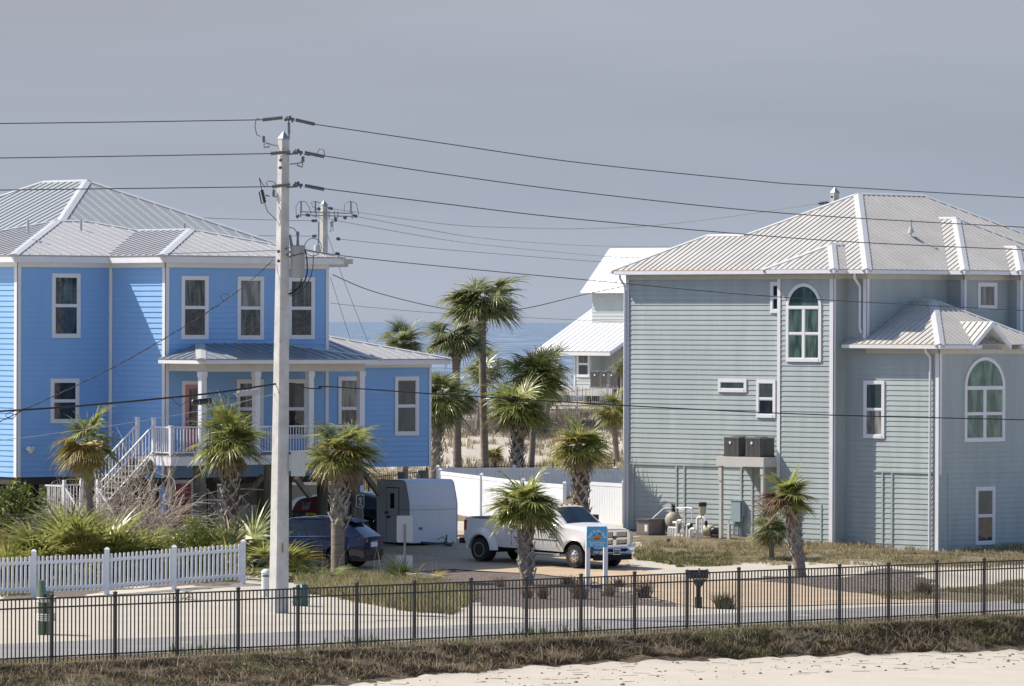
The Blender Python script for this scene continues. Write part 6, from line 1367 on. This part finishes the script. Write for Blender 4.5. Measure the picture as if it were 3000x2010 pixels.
mb = MB(); wc = (d0 + d1) / 2; mb.box(wc - .16, wc + .16, -.03, -.021, zt_2 - 1.03, zt_2 - .42); wf = mb.build('door_window', white, dd); mb = MB(); mb.box(wc - .12, wc + .12, -.034, -.0305, zt_2 - .99, zt_2 - .46); mb.build('pane', carglass, wf); mb = MB(); mb.box(d0 - .05, d0 + .08, -.07, -.02, zb_ + 1.0, zb_ + 1.08); mb.box(d0 + .06, d0 + .2, -.06, -.021, zb_ + .85, zb_ + .93); mb.build('latch', blackm, dd)
for x in (-Lt * .8, -Lt * .42):
    wheel(tl, x, .12, -1, .33, .2, .2, 'suv'); wheel(tl, x, Wt - .12, 1, .33, .2, .2, 'suv')
mb = MB(); mb.box(-Lt + .05, -.05, .25, Wt - .25, .25, zb_); mb.build('chassis', wellb, tl)
mb = MB(); mb.bar((0, Wt * .25, zb_ + .02), (.85, Wt * .5, zb_ - .02), .06); mb.bar((0, Wt * .75, zb_ + .02), (.85, Wt * .5, zb_ - .02), .06); mb.tube([(.75, Wt * .5, .02), (.75, Wt * .5, zb_ + .3)], .03, 8); mb.box(.62, .88, Wt * .5 - .13, Wt * .5 + .13, 0, .03); mb.lathe((.95, Wt * .5, zb_ - .04), (1, 0, 0), [(.05, -.1), (.07, .0), (.03, .1)], 10); mb.tube([(0, Wt * .35, .0), (0.1, Wt * .35, zb_)], .025, 6); mb.box(-.02, .22, Wt * .35 - .1, Wt * .35 + .1, 0, .02)
mb.build('hitch', dsteel, tl)
mb = MB(); mb.tube([(.1, Wt * .55, zb_ + .1), (.4, Wt * .56, zb_ + .22), (.75, Wt * .58, zb_ - .1), (1.0, Wt * .55, zb_ + .05), (1.1, Wt * .5, zb_ + .1)], .015, 5); mb.tube([(.2, Wt * .5, zb_), (.35, Wt * .52, zb_ - .3), (.6, Wt * .5, zb_ - .1)], .012, 5); mb.build('hitch_cable', blackm, tl)
mb = MB(); mb.box(.0, .008, Wt * .2, Wt * .27, zb_ + .45, zb_ + .55); mb.build('outlet_cover', acgrey, tl)
# --- vehicles and gear under the house
ru = W(880, 1530, 196.5); ru.z = h(ru.x, ru.y); rd = thing('lawn_machine', 'dark red machine with lettered panel parked under the blue house', 'machine', ru, R(8))
kx = lambda px: (W(px, 1500, 196.5).x - ru.x); kz = lambda py: W(880, py, 196.5).z - ru.z
top = [(kx(852), kz(1496)), (kx(856), kz(1484)), (kx(864), kz(1470)), (kx(876), kz(1461)), (kx(890), kz(1457)), (kx(905), kz(1456)), (kx(925), kz(1452)), (kx(940), kz(1452)), (kx(940), kz(1498)), (kx(900), kz(1502))]
mb = MB(); k = len(top); mb.v = [(x, -.5, z) for x, z in top] + [(x, .9, z) for x, z in top]; mb.f = [tuple(reversed(range(k))), tuple(range(k, 2 * k))] + [(i, (i + 1) % k, k + (i + 1) % k, k + i) for i in range(k)]; mb.m = [0] * len(mb.f); mb.build('hood', rpaint, rd)
mb = MB(); mb.corners([(kx(880), -.515, kz(1491)), (kx(900), -.515, kz(1491)), (kx(900), -.502, kz(1491)), (kx(880), -.502, kz(1491)), (kx(881), -.515, kz(1469)), (kx(906), -.515, kz(1469)), (kx(906), -.502, kz(1469)), (kx(881), -.502, kz(1469))]); pn = mb.build('panel', mat('pale_panel', (.42, .40, .40), .5), rd)
text_mesh('panel_lettering', 'JCI', .16, blackm, pn, Matrix.Translation((kx(893), -.518, kz(1475))) @ Matrix.Rotation(R(90), 4, 'X'), .002, bold=.006)
mb = MB(); mb.box(kx(853), kx(872), -.45, .3, kz(1512), kz(1500)); mb.box(kx(872), kx(915), -.3, .8, .3, kz(1500)); mb.build('engine', acgrey, rd)
for x in (kx(870), kx(925)): wheel(rd, x, -.4, -1, .3, .2, .14, 'suv')
yb_ = tz(W(912, 1540, 194)); yb_.z += 0; ztb = W(912, 1503, 194).z - yb_.z; o = thing('fuel_can', 'yellow plastic can beside the dark red machine under the house', 'can', yb_); mb = MB(); mb.box(-.16, .16, -.12, .12, 0, ztb - .3); mb.box(-.19, -.1, -.1, .1, ztb - .3, ztb); mb.box(-.1, .16, -.1, .1, ztb - .06, ztb); mb.box(.08, .16, -.1, .1, ztb - .3, ztb - .06); mb.build('can_body', yellow, o)
so_ = tz(W(1095, 1560, 200)); dk = thing('parked_car', 'dark car mostly hidden between the grey pile and the trailer under the house', 'car', so_, R(160))
T2 = {k: [(x, v) for x, v in t] for k, t in T.items()}
car_body(dk, -.92, 3.68, T2, (0, 2.72), .41, ((.12, .55), (.62, 1.35), (1.42, 2.3)), (1.92, 2.72), (-.74, -.28), mat('black_paint', (.03, .03, .035), .2), carglass)
for s_ in (-1, 1):
    for x in (0, 2.72): wheel(dk, x, s_ * .93, s_, .355, .23, .235, 'suv')
    mb = MB(); mb.box(-.95, -.88, s_ * .7 - .12, s_ * .7 + .12, .86, 1.0); mb.build('tail_light', redl, dk)
# ================================================================ PLANTS
def leaflet(mb, p0, dr, side, L_, w, droop, segs=4):
    pts = []; p = Vector(p0); d = Vector(dr).normalized()
    for i in range(segs + 1):
        pts.append(p.copy()); d = (d + Vector((0, 0, -droop * (i / segs) * 1.3))).normalized(); p = p + d * (L_ / segs)
    ws = [w * .75, w, w * .8, w * .42, w * .04]
    n0 = len(mb.v)
    for q, ww in zip(pts, ws):
        mb.v.append(tuple(q - side * ww / 2)); mb.v.append(tuple(q + side * ww / 2))
    for i in range(segs): a = n0 + 2 * i; mb.f.append((a, a + 1, a + 3, a + 2)); mb.m.append(mb.mi)
def fan_leaf(mb, base, az, el, pet, rad, rng, droop=.25, n=22, spread=115, mi=0, pw=.03):
    mb.mi = mi; d = Vector((math.cos(az) * math.cos(el), math.sin(az) * math.cos(el), math.sin(el))); pts = []; p = Vector(base); dd = d.copy()
    for i in range(4): pts.append(p.copy()); dd = (dd + Vector((0, 0, -.07 - .10 * (el > 0)))).normalized(); p = p + dd * (pet / 3)
    mb.tube(pts, pw * .5, 4, False, r2=pw * .35); tip = pts[-1]
    sd = Vector((-math.sin(az), math.cos(az), 0)); roll = rng.uniform(-.5, .5); nr = dd.cross(sd).normalized(); sd = (sd * math.cos(roll) + nr * math.sin(roll)).normalized(); nr = dd.cross(sd).normalized()
    for k in range(n):
        t = R(-spread + 2 * spread * (k + .5) / n); c, s = math.cos(t), math.sin(t)
        fold = nr * (.35 * abs(s)) * (-1 if nr.z > 0 else 1) * -1
        v = dd * c + sd * s + fold * .3; v.normalize()
        L_ = rad * (1.08 - .25 * abs(t) / R(115)) * rng.uniform(.85, 1.1) * (1.0 if rng.random() > .08 else .6)
        side = (v.cross(nr)).normalized(); side = (side + nr * rng.uniform(-.5, .5)).normalized()
        leaflet(mb, tip - dd * .05, v, side, L_, rad * .062, droop * rng.uniform(.5, 1.5))
def boots(mb, p0, p1, r0, r1, rng, dens=1.0, size=1.0):
    p0 = Vector(p0); p1 = Vector(p1); H_ = (p1 - p0).length; ax = (p1 - p0).normalized(); n = int(H_ / .075 * dens * 1.3); ga = 2.39996
    for i in range(n):
        t = i / n; r = lerp(r0, r1, t); c = p0.lerp(p1, t); a = i * ga + rng.uniform(-.1, .1); o = Vector((math.cos(a), math.sin(a), 0)); tg = Vector((-o.y, o.x, 0))
        for s in ((1, -1) if rng.random() < .9 else (1,)):
            b0 = c + o * r * .92 + tg * s * .07 * size; L_ = rng.uniform(.15, .27) * size; tipp = c + o * (r + .07 * size * rng.uniform(.6, 1.3)) + ax * L_ - tg * s * .055 * size
            w = .042 * size * rng.uniform(.8, 1.2)
            mb.corners([b0 - tg * w, b0 - ax * w, b0 + tg * w, b0 + o * w * .8] + [tipp - tg * w * .6, tipp - ax * w * .4 + o * .0, tipp + tg * w * .6, tipp + o * w * .5])
def palm(label, crown, Y, base_py, w, rad, nf=30, boot=None, base_px=None, seed=0, mats=None, dead=4, top_w=None, el=(-45, 82), group='sabal palms', yel=.1, squash=1, pet=.42, basez=None, name='palm_tree', droop=.30, bsz=1.0, nl=32):
    nf = int(nf * .92); rng = random.Random(seed); c = W(crown[0], crown[1], Y); bp = W(base_px or crown[0], base_py, Y); g = h(bp.x, Y) if basez is None else basez
    t = thing(name, label, 'palm tree', (bp.x, Y, g), 0, group); s = FPX / Y; C = Vector((c.x - bp.x, 0, c.z - g)); r = w / s / 2; rm = rad / s
    sh_ = C - Vector((0, 0, rm * .18)); tr = MB(); bot = Vector((0, 0, -.2)); lean = Vector((rng.uniform(-.05, .05), 0, 0)); pts = []; rr = []
    nseg = 16
    for i in range(nseg + 1):
        q = bot.lerp(sh_, i / nseg) + lean * math.sin(math.pi * i / nseg); pts.append(q); rr.append(r * (1.12 if i < 2 else 1.0) * lerp(1, .88, i / nseg) * rng.uniform(.97, 1.03))
    tr.tube(pts, rr, 14); tk_ = tr.build('trunk', trunk_m if not boot or boot > .15 else trunk_i, t, True, sharp=60)
    if boot is not None:
        bb = MB(); z0 = pts[0].lerp(pts[-1], 0).z; a = bot.lerp(sh_, boot); boots(bb, a, sh_ + Vector((0, 0, rm * .05)), r * .98, r * .9, rng, 1.0, bsz * min(1.3, r / .17)); bb.build('leaf_bases', boot_m, tk_)
    ms = mats or [palm_g, palm_y, palm_b]; mb = MB(); o = sh_
    for i in range(nf):
        az = i * 2.39996 + rng.uniform(-.3, .3); f = (i + .5) / nf; e_ = R(lerp(el[1], el[0], f ** .85) + rng.uniform(-10, 10)); mi = 0
        if rng.random() < yel and f > .25: mi = 1
        rf = rm * (1.16 - pet) * rng.uniform(.85, 1.12); fan_leaf(mb, o + Vector((0, 0, rm * .12 * (1 - f))), az, e_, rm * pet * rng.uniform(.35, 1.2) * (squash if e_ > .6 else 1), rf, rng, droop, nl, mi=mi, pw=.035 * s * rm / 100 + .012)
    for i in range(dead):
        az = rng.uniform(0, 6.28); fan_leaf(mb, o - Vector((0, 0, rm * .05)), az, R(rng.uniform(-62, -18)), rm * pet * .85, rm * .46, rng, .75, 16, mi=2, pw=.03)
    mb.build('crown', ms, t); return t
gm_ = [palm_g, palm_y, palm_b]; dm_ = [palm_d, palm_g, palm_b]
palm('scruffy palm with browning fronds in front of the blue stairs', (256, 1285), 180, 1500, 26, 130, 18, .35, 268, 11, gm_, 7, yel=.45, el=(-50, 82), droop=.45, bsz=.8)
palm('stout booted palm with dead hanging fronds in front of the coral doors', (670, 1278), 180.5, 1560, 44, 142, 26, .12, 680, 12, gm_, 16, yel=.05, el=(-22, 80), bsz=1.1)
palm('palm with criss cross leaf bases standing in front of the navy car', (995, 1312), 177.5, 1690, 42, 144, 24, .45, 990, 13, gm_, 16, yel=.12, el=(-22, 80), bsz=1.3, basez=None)
palm('palm with round green crown standing in front of the white pickup', (1535, 1470), 175.5, 1705, 40, 135, 34, .18, 1546, 14, gm_, 3, yel=.08, el=(-25, 80), bsz=1.1)
palm('palm with half reddish crown at the right in front of the sage wall', (2314, 1450), 181.5, 1690, 36, 108, 26, .25, 2346, 15, [palm_g, palm_r, palm_b], 2, yel=.3, el=(-20, 85), bsz=1.1)
palm('low dark bushy palm between the meter panel and the half reddish palm', (2262, 1540), 190, 1596, 16, 86, 22, .3, 2262, 16, dm_, 3, el=(-40, 85), bsz=.6)
palm('shaggy palm with yellow frond behind the truck cab by the gate', (1700, 1298), 205, 1530, 46, 116, 24, .05, 1702, 17, gm_, 12, yel=.3, el=(-25, 80), bsz=1.2)
palm('tallest slender palm rising above the horizon', (1412, 872), 229, 1400, 24, 140, 34, .86, 1424, 18, dm_, 2, el=(-14, 58), bsz=1.0)
palm('second tallest palm left of the tallest one', (1335, 978), 227, 1400, 26, 118, 28, .87, 1340, 19, dm_, 2, el=(-16, 62), bsz=1.1)
palm('palm crown showing above the right end of the blue wing roof', (1182, 998), 236, 1380, 20, 92, 22, None, 1185, 20, dm_, 0, el=(-25, 80))
palm('dark palm with two drooping crowns hard against the blue house corner', (1290, 1150), 224, 1390, 30, 112, 34, .3, 1268, 21, dm_, 5, el=(-70, 75), bsz=1.0)
palm('small dark crowned palm leaning right of the blue house corner', (1345, 1160), 228, 1395, 14, 75, 18, None, 1330, 22, dm_, 1, el=(-60, 80))
palm('palm with smooth trunk in the middle of the palm group', (1565, 1098), 228, 1400, 20, 130, 28, None, 1550, 23, gm_, 3, yel=.03, el=(-22, 80))
palm('palm with rough booted trunk in the middle of the palm group', (1518, 1180), 224, 1400, 36, 125, 30, .05, 1513, 24, gm_, 3, yel=.04, el=(-28, 78), bsz=1.2)
palm('distant bluish palm between the two tallest trunks', (1420, 1070), 262, 1250, 14, 92, 22, None, 1395, 25, dm_, 1, el=(-50, 80), nl=16)
palm('distant palm in front of the deck of the white roofed house', (1612, 1062), 262, 1250, 16, 82, 22, None, 1596, 26, dm_, 1, el=(-50, 80), nl=16)
palm('palm with slim trunk beside the sage grey house corner', (1796, 1192), 238, 1395, 18, 78, 22, None, 1807, 27, gm_, 3, el=(-60, 80))
palm('small palm top against the white roof by the downspout', (1822, 1065), 250, 1330, 12, 46, 16, None, 1832, 28, dm_, 2, el=(-60, 80), nl=16)
palm('low young palm on the sand between the tall trunks', (1448, 1330), 230, 1378, 16, 48, 14, .2, 1450, 29, gm_, 2, yel=.3, el=(-20, 80), bsz=.7)
# low palmettos, agave-like rosettes
def palmetto(label, px, py, Y, w_, h_, n, seed, mats=None, group='palmetto clumps', yel=.1, spreadx=None, name='palmetto', nl=18):
    rng = random.Random(seed); b = W(px, py, Y); g = h(b.x, Y); s = FPX / Y; o = thing(name, label, 'plant', (b.x, Y, g), 0, group); mb = MB(); W_ = w_ / s; H_ = h_ / s
    for i in range(n):
        x = rng.uniform(-.38, .38) * W_; y = rng.uniform(-.25, .25) * W_; az = math.atan2(y, x) + rng.uniform(-.6, .6); e_ = R(rng.uniform(35, 85) - 30 * abs(x) / (.4 * W_)); L_ = H_ * rng.uniform(.75, 1.1)
        mi = 1 if rng.random() < yel else 0; fan_leaf(mb, (x, y, 0), az, e_, L_ * .5, L_ * .55, rng, .18, nl, 100, mi, .03)
    mb.build('fronds', mats or gm_, o); return o
palmetto('large spreading palmetto with long blades behind the picket fence', 235, 1625, 175, 250, 275, 110, 31, [palm_g, palm_y, palm_b], yel=.14, nl=22)
palmetto('second leafy palmetto clump right of the large spreading one', 400, 1625, 175.5, 180, 190, 46, 39, yel=.06, nl=22)
palmetto('smaller orange tinged palmetto left of the large one', 60, 1630, 174, 180, 200, 30, 32, yel=.5)
palmetto('upright palmetto between the picket fence end and the pole', 705, 1690, 174.5, 160, 235, 44, 33, yel=.06)
palmetto('palmetto tuft at the foot of the stout booted palm', 655, 1600, 182, 110, 120, 12, 34)
palmetto('bright green palmetto right of the pole beside the green pedestal', 890, 1745, 174, 130, 120, 22, 35, [greengr, palm_y, palm_b], yel=.2)
palmetto('palmetto around the foot of the blank road sign', 1200, 1745, 174, 160, 105, 20, 36, [greengr, palm_y, palm_b], yel=.25)
palmetto('pale spiky rosette on the sand right of the palm trunks', 1640, 1378, 232, 100, 55, 14, 37, [mat('agave_green', (.13, .17, .10), .6, .2, 3), palm_y, palm_b], yel=0)
palmetto('small spiky yucca on the sand in front of the picket fence', 525, 1775, 165, 50, 60, 8, 38, [mat('agave_green', (.13, .17, .10)), palm_y, palm_b], yel=0, nl=9)
# leafy shrubs
def shrub(label, px, py, Y, w_, h_, m, seed, n=2600, leaf=.07, name='shrub', depth=1.0, group='shrubs', twigs=True, cat='shrub'):
    rng = random.Random(seed); b = W(px, py, Y); g = h(b.x, Y); s = FPX / Y; W_ = w_ / s / 2; H_ = h_ / s; o = thing(name, label, cat, (b.x, Y, g), 0, group); mb = MB()
    cl_ = []
    for i in range(26): 
        t = rng.uniform(0, 6.28); r_ = math.sqrt(rng.random()) * .8; cl_.append((Vector((math.cos(t) * r_ * W_, math.sin(t) * r_ * W_ * depth, H_ * rng.uniform(.25, .85) * math.sqrt(max(.1, 1 - r_ * r_)))), rng.uniform(.16, .34) * min(W_, H_)))
    for i in range(n):
        c, r_ = rng.choice(cl_); d = Vector((rng.gauss(0, 1), rng.gauss(0, 1), rng.gauss(0, 1))); d.normalize(); p = c + d * r_ * rng.uniform(.5, 1.15)
        if p.z < 0: continue
        a = Vector((rng.gauss(0, 1), rng.gauss(0, 1), rng.gauss(0, 1) + .3)).normalized(); bb = a.orthogonal().normalized(); bb = (bb * math.cos(i) + a.cross(bb) * math.sin(i)); l_ = leaf * rng.uniform(.6, 1.3)
        mb.mi = 0 if rng.random() < .75 else 1
        mb.face([p, p + (a + bb * .5) * l_ * .5, p + a * l_, p + (a - bb * .5) * l_ * .5])
    mb.build('foliage', [m, leaf2 if m is leaf1 else leaf1], o)
    if twigs:
        mb = MB()
        for c, r_ in cl_[:16]: mb.tube([(rng.uniform(-.1, .1), rng.uniform(-.1, .1), -.05), c * .5 + Vector((0, 0, .05)), c], .022, 5, False, r2=.008)
        mb.build('stem', twig, o)
    return o
shrub('dark green leafy hedge bush at the left edge under the house', 30, 1640, 184, 300, 345, leaf1, 41, 12000, .13)
shrub('dark leafy shrub left of the bare brush', 150, 1600, 185.5, 150, 270, leaf1, 42, 4500, .12)
shrub('bright yellow green leafy shrub in front of the red pink door', 565, 1650, 173.5, 170, 200, leaf2, 43, 8000, .08)
shrub('low green shrub left of the bright one', 450, 1660, 176, 110, 120, leaf1, 44, 1500, .08)
shrub('dull green undergrowth below the large palmetto', 330, 1680, 178, 280, 70, leaf1, 45, 2600, .08)
# bare twiggy brush
def brush(label, px, py, Y, w_, h_, n, seed, m=twig, name='bare_shrub', r=.010, group='bare brush', lean=0):
    rng = random.Random(seed); b = W(px, py, Y); g = h(b.x, Y); s = FPX / Y; o = thing(name, label, 'shrub', (b.x, Y, g), 0, group); W_ = w_ / s / 2; H_ = h_ / s; mb = MB()
    for i in range(n):
        x = rng.uniform(-.7, .7) * W_; p = Vector((x, rng.uniform(-.5, .5) * W_ * .6, 0)); d = Vector((rng.uniform(-.7, .7) + x / W_ * .5 + lean, rng.uniform(-.5, .5), 1)).normalized(); pts = [p.copy()]; k = 6; L_ = H_ * rng.uniform(.5, 1.15)
        for j in range(k):
            d = (d + Vector((rng.gauss(0, .28), rng.gauss(0, .28), -.06 * j))).normalized(); p = p + d * L_ / k; pts.append(p.copy())
            if j > 0 and rng.random() < .8:
                q = p.copy(); e_ = (d + Vector((rng.gauss(0, .8), rng.gauss(0, .8), rng.gauss(0, .4)))).normalized(); qs = [q.copy()]
                for _ in range(3): e_ = (e_ + Vector((rng.gauss(0, .35), rng.gauss(0, .35), rng.gauss(0, .2)))).normalized(); q = q + e_ * L_ * .1; qs.append(q.copy())
                mb.tube(qs, r * .6, 3, False, r2=r * .3)
        mb.tube(pts, r, 3, False, r2=r * .4)
    mb.build('branches', m, o); return o
brush('tangle of bare pale twigs in front of the stairs', 290, 1640, 182.5, 260, 260, 300, 51, r=.014)
brush('dense bare arching brush left of the red pink door', 395, 1640, 183, 150, 340, 240, 52, lean=.1, r=.015)
brush('bare twigs between hedge and stairs', 170, 1620, 181.5, 150, 190, 90, 53, r=.011)
brush('bare grey winter thicket behind the stilt house pilings', 1690, 1230, 312, 300, 60, 200, 54, leaf3, r=.03)
brush('bare grey winter thicket left of the palm trunks near the beach', 1340, 1250, 281, 240, 60, 160, 55, leaf3, r=.03)
# grass tufts and thatch
def blades(mb, p, n, H_, sp, rng, w=.012, lean=.5, mis=(0,)):
    for _ in range(n):
        a = rng.uniform(0, 6.28); o = Vector((math.cos(a), math.sin(a), 0)); b = Vector(p) + o * sp * rng.random(); l_ = H_ * rng.uniform(.5, 1.15); ln = o * l_ * lean * rng.random() + Vector((rng.gauss(0, .1), rng.gauss(0, .1), 0)) * l_
        sd = Vector((-o.y, o.x, 0)).lerp(Vector((1, 0, 0)), .6).normalized() * w * rng.uniform(.6, 1.3); mid = b + ln * .35 + Vector((0, 0, l_ * .6)); tp = b + ln + Vector((0, 0, l_ * .95)); mb.mi = rng.choice(mis)
        n0 = len(mb.v); mb.v += [tuple(b - sd), tuple(b + sd), tuple(mid + sd * .7), tuple(mid - sd * .7), tuple(tp)]; mb.f += [(n0, n0 + 1, n0 + 2, n0 + 3), (n0 + 3, n0 + 2, n0 + 4)]; mb.m += [mb.mi] * 2
def tuft(label, px, py, w_, h_, m, seed, n=260, group='grass tufts in the mulch bed'):
    rng = random.Random(seed); b = tz(Gz(px, py, 0)); s = FPX / b.y; mb = MB(); [blades(mb, (rng.gauss(0, .3) * w_ / s / 2.5, rng.gauss(0, .3) * w_ / s / 2.5, -.02), max(3, n // 14), h_ / s * rng.uniform(.45, 1.1), w_ / s / 9, rng, .008, rng.uniform(.5, 1.6)) for _ in range(14)]; o = mb.build('grass_tuft', m, None, loc=b); return tag(o, label, 'grass tuft', group)
tuft('round dark green grass clump right of the mailbox post', 2118, 1784, 100, 62, mat('dark_tuft', (.085, .085, .035), .8, .3, 3, c2=(.15, .13, .06)), 61, 420)
tuft('russet grass clump on the right mulch mound', 2705, 1742, 70, 55, redgr, 62, 300)
for i, (px, py, w_, h_, m, lab) in enumerate(((1592, 1755, 40, 55, redgr, 'russet grass tuft just right of the palm foot in the mulch'), (1700, 1755, 60, 75, redgr, 'tall russet grass tuft left of the blue sign post'), (1783, 1748, 48, 55, drygr, 'brown grass tuft between the blue sign posts and the driveway edge'), (1665, 1712, 60, 35, redgr, 'low russet grass tuft behind the sign in the mulch bed'), (1812, 1722, 36, 36, darkgr, 'small dark tuft right of the blue sign'), (1885, 1752, 60, 66, darkgr, 'dark leaning grass clump at the driveway corner'), (1545, 1752, 36, 45, redgr, 'thin russet tuft left of the palm foot'), (1462, 1720, 34, 42, drygr, 'small dry tuft at the left end of the mulch bed'))):
    tuft(lab, px, py, w_, h_, m, 70 + i)
rng = random.Random(9)
def field(label, polyf, count, H_, mats_, seed, w=.010, lean=.9, nb=3, sp=.06, name='dry_grass', hf=None, clump=None):
    r_ = random.Random(seed); mb = MB(); k = 0; tries = 0
    while k < count and tries < count * 30:
        tries += 1; q = polyf(r_)
        if q is None: continue
        x, y = q; 
        if clump and nz1(x, y, clump[0], seed) < clump[1]: continue
        blades(mb, (x, y, h(x, y) - .02), nb, H_ * r_.uniform(.5, 1.3) * (hf(x, y) if hf else 1), sp, r_, w, lean, range(len(mats_))); k += 1
    o = mb.build(name, mats_, None); return tag(o, label, 'grass', kind='stuff')
def inpix(P):
    xs0 = [p[0] for p in P]; ys0 = [p[1] for p in P]
    def f(r_):
        px = r_.uniform(min(xs0), max(xs0)); py = r_.uniform(min(ys0), max(ys0))
        if not inpoly(px, py, P): return None
        q = Gz(px, py, 0); 
        for _ in range(3): q = Gz(px, py, h(q.x, q.y))
        return q.x, q.y
    return f
def bank(r_):
    t = r_.uniform(-4, 35); d = r_.uniform(.15, bankw(t) + .35) if r_.random() < .85 else r_.uniform(.1, 1.2)
    p = at_d(t, -d); 
    if d > bankw(t) - .35 + .7 * nz1(p.x, p.y, .5): return None
    return p.x, p.y
field('matted brown thatch and dead grass covering the bank below the fence', bank, 46000, .085, [mat('bank_brown', (.19, .15, .10), .95, .4, 2), mat('bank_dark', (.045, .034, .025), .95, .3, 2), mat('bank_brown', (.15, .115, .08)), mat('bank_straw', (.38, .31, .21), .9, .3, 2)], 81, .008, 4.0, 4, .09, 'thatch', clump=(.9, -.18))
field('long pale dead stalks lying over the bank', bank, 3600, .26, [straw, drygr], 82, .006, 2.4, 3, .08, 'dead_stalks')
field('fresh green weeds sprouting on the bank', bank, 1000, .16, [greengr], 83, .010, 1.2, 4, .08, 'green_weeds', clump=(.45, .22))
def strip(r_):
    t = r_.uniform(-1.5, 33); p = at_d(t, r_.uniform(-.3, 6.2)); return p.x, p.y
field('short yellowish grass on the verge behind the black fence', strip, 15000, .07, [straw, greengr, drygr], 84, .010, 1.0, 3, .08, 'verge_grass', clump=(.7, -.28))
field('green weeds standing at the road edge behind the fence', lambda r_: (lambda p: (p.x, p.y))(at_d(r_.choice((9.2, 20.5, 22, 14.5)) + r_.gauss(0, .5), 5.6 + r_.random())), 160, .35, [greengr], 85, .012, .5, 4, .06, 'green_weeds')
field('dry yellow brown grass on the sand in front of the sage house', inpix(GRA1), 9000, .22, [straw, drygr, straw, greengr], 86, .010, 1.1, 4, .1, 'dry_grass', clump=(.8, -.12), hf=lambda x, y: .55 + .5 * smooth((y - 188) / 10))
field('mixed dune grass and weeds on the mound between pole and driveway', inpix(GRA2), 8500, .36, [straw, greengr, drygr, leaf2, straw], 87, .010, .9, 4, .09, 'dune_grass', clump=(.6, -.25))
field('sparse weeds on the pebbly sand at the right edge', inpix(GRA3), 2600, .14, [drygr, greengr, straw], 88, .010, 1, 3, .08, 'weeds', clump=(.4, -.1))
field('low groundcover weeds by the pool equipment', inpix([(1850, 1580), (2140, 1590), (2140, 1650), (1990, 1655), (1880, 1620)]), 1700, .14, [greengr, drygr, leaf1], 89, .02, 1.2, 4, .1, 'ground_cover', clump=(.7, -.1))
field('dry grass behind the white privacy fence', lambda r_: (r_.uniform(-9, 7), r_.uniform(226, 240)), 5200, .28, [straw, drygr, drygr], 90, .012, .7, 4, .12, 'dry_grass')
field('brown brush and sea oats on the dune by the sand fence', lambda r_: (r_.uniform(-6, 7.5), r_.uniform(259, 275)), 4200, .34, [leaf3, drygr, leaf3], 91, .016, .7, 5, .25, 'dune_brush', clump=(.35, -.1))
field('scattered sea oats on the white dune slope', lambda r_: (r_.uniform(-5, 7), r_.uniform(238, 259)), 900, .35, [straw, drygr, leaf3], 94, .014, .7, 5, .15, 'dune_grass', clump=(.5, .12))
field('tall grass around the planting bed behind the picket fence', inpix([(0, 1640), (700, 1640), (700, 1705), (400, 1715), (0, 1750)]), 2500, .35, [drygr, greengr, leaf1], 92, .012, .7, 4, .12, 'undergrowth', clump=(.6, -.05))
field('long thin seed stalks beside the road sign', inpix([(900, 1690), (1290, 1690), (1290, 1730), (900, 1730)]), 28, 1.3, [straw], 93, .006, .9, 1, .05, 'seed_stalks')
# fallen twigs and stones scattered on the near sand
def scatter(label, name, cat, n, fn, seed):
    r_ = random.Random(seed); mb = MB(); o = None
    for i in range(n): fn(mb, r_)
    o = mb.build(name, [twig, darkgr], None); return tag(o, label, cat, kind='stuff')
def sandp(r_): 
    p = at_d(r_.uniform(-3, 36), -r_.uniform(2.9, 8.5)); return Vector((p.x, p.y, h(p.x, p.y)))
def twg(mb, r_):
    p = sandp(r_) + Vector((0, 0, .012)); a = r_.uniform(0, 6.28); pts = [p]
    for _ in range(5): a += r_.gauss(0, .7); pts.append(pts[-1] + Vector((math.cos(a), math.sin(a), 0)) * r_.uniform(.03, .14))
    for q in pts: q.z = h(q.x, q.y) + .01
    mb.mi = r_.choice((0, 1)); mb.tube(pts, .006, 4, False)
def clod(mb, r_):
    p = sandp(r_); s = abs(r_.gauss(0, .018)) + .006; mb.mi = 1; mb.lathe(p - Vector((0, 0, s * .3)), (0, 0, 1), [(s, 0), (s * 1.2, s * .5), (s * .5, s * 1.1)], 6, r_.random())
scatter('twigs and runners lying on the near sand', 'fallen_twigs', 'twigs', 150, twg, 95)
scatter('dark clods and seed pods dotted over the near sand', 'sand_clods', 'debris', 340, clod, 96)
def peb(mb, r_):
    px, py = r_.uniform(1205, 1400), r_.uniform(1596, 1622); q = Gz(px, py, .35); q.z = h(q.x, q.y); s = r_.uniform(.02, .05); mb.mi = 0; mb.lathe(q, (r_.gauss(0, .4), r_.gauss(0, .4), 1), [(s, -.02), (s * 1.1, s * .3), (s * .6, s * .7)], 6, r_.random())
o = scatter('band of pale stones along the driveway edge behind the trailer', 'edge_stones', 'stones', 320, peb, 97); o.data.materials[0] = mat('pale_stone', (.52, .49, .44), .9, .2, 9)
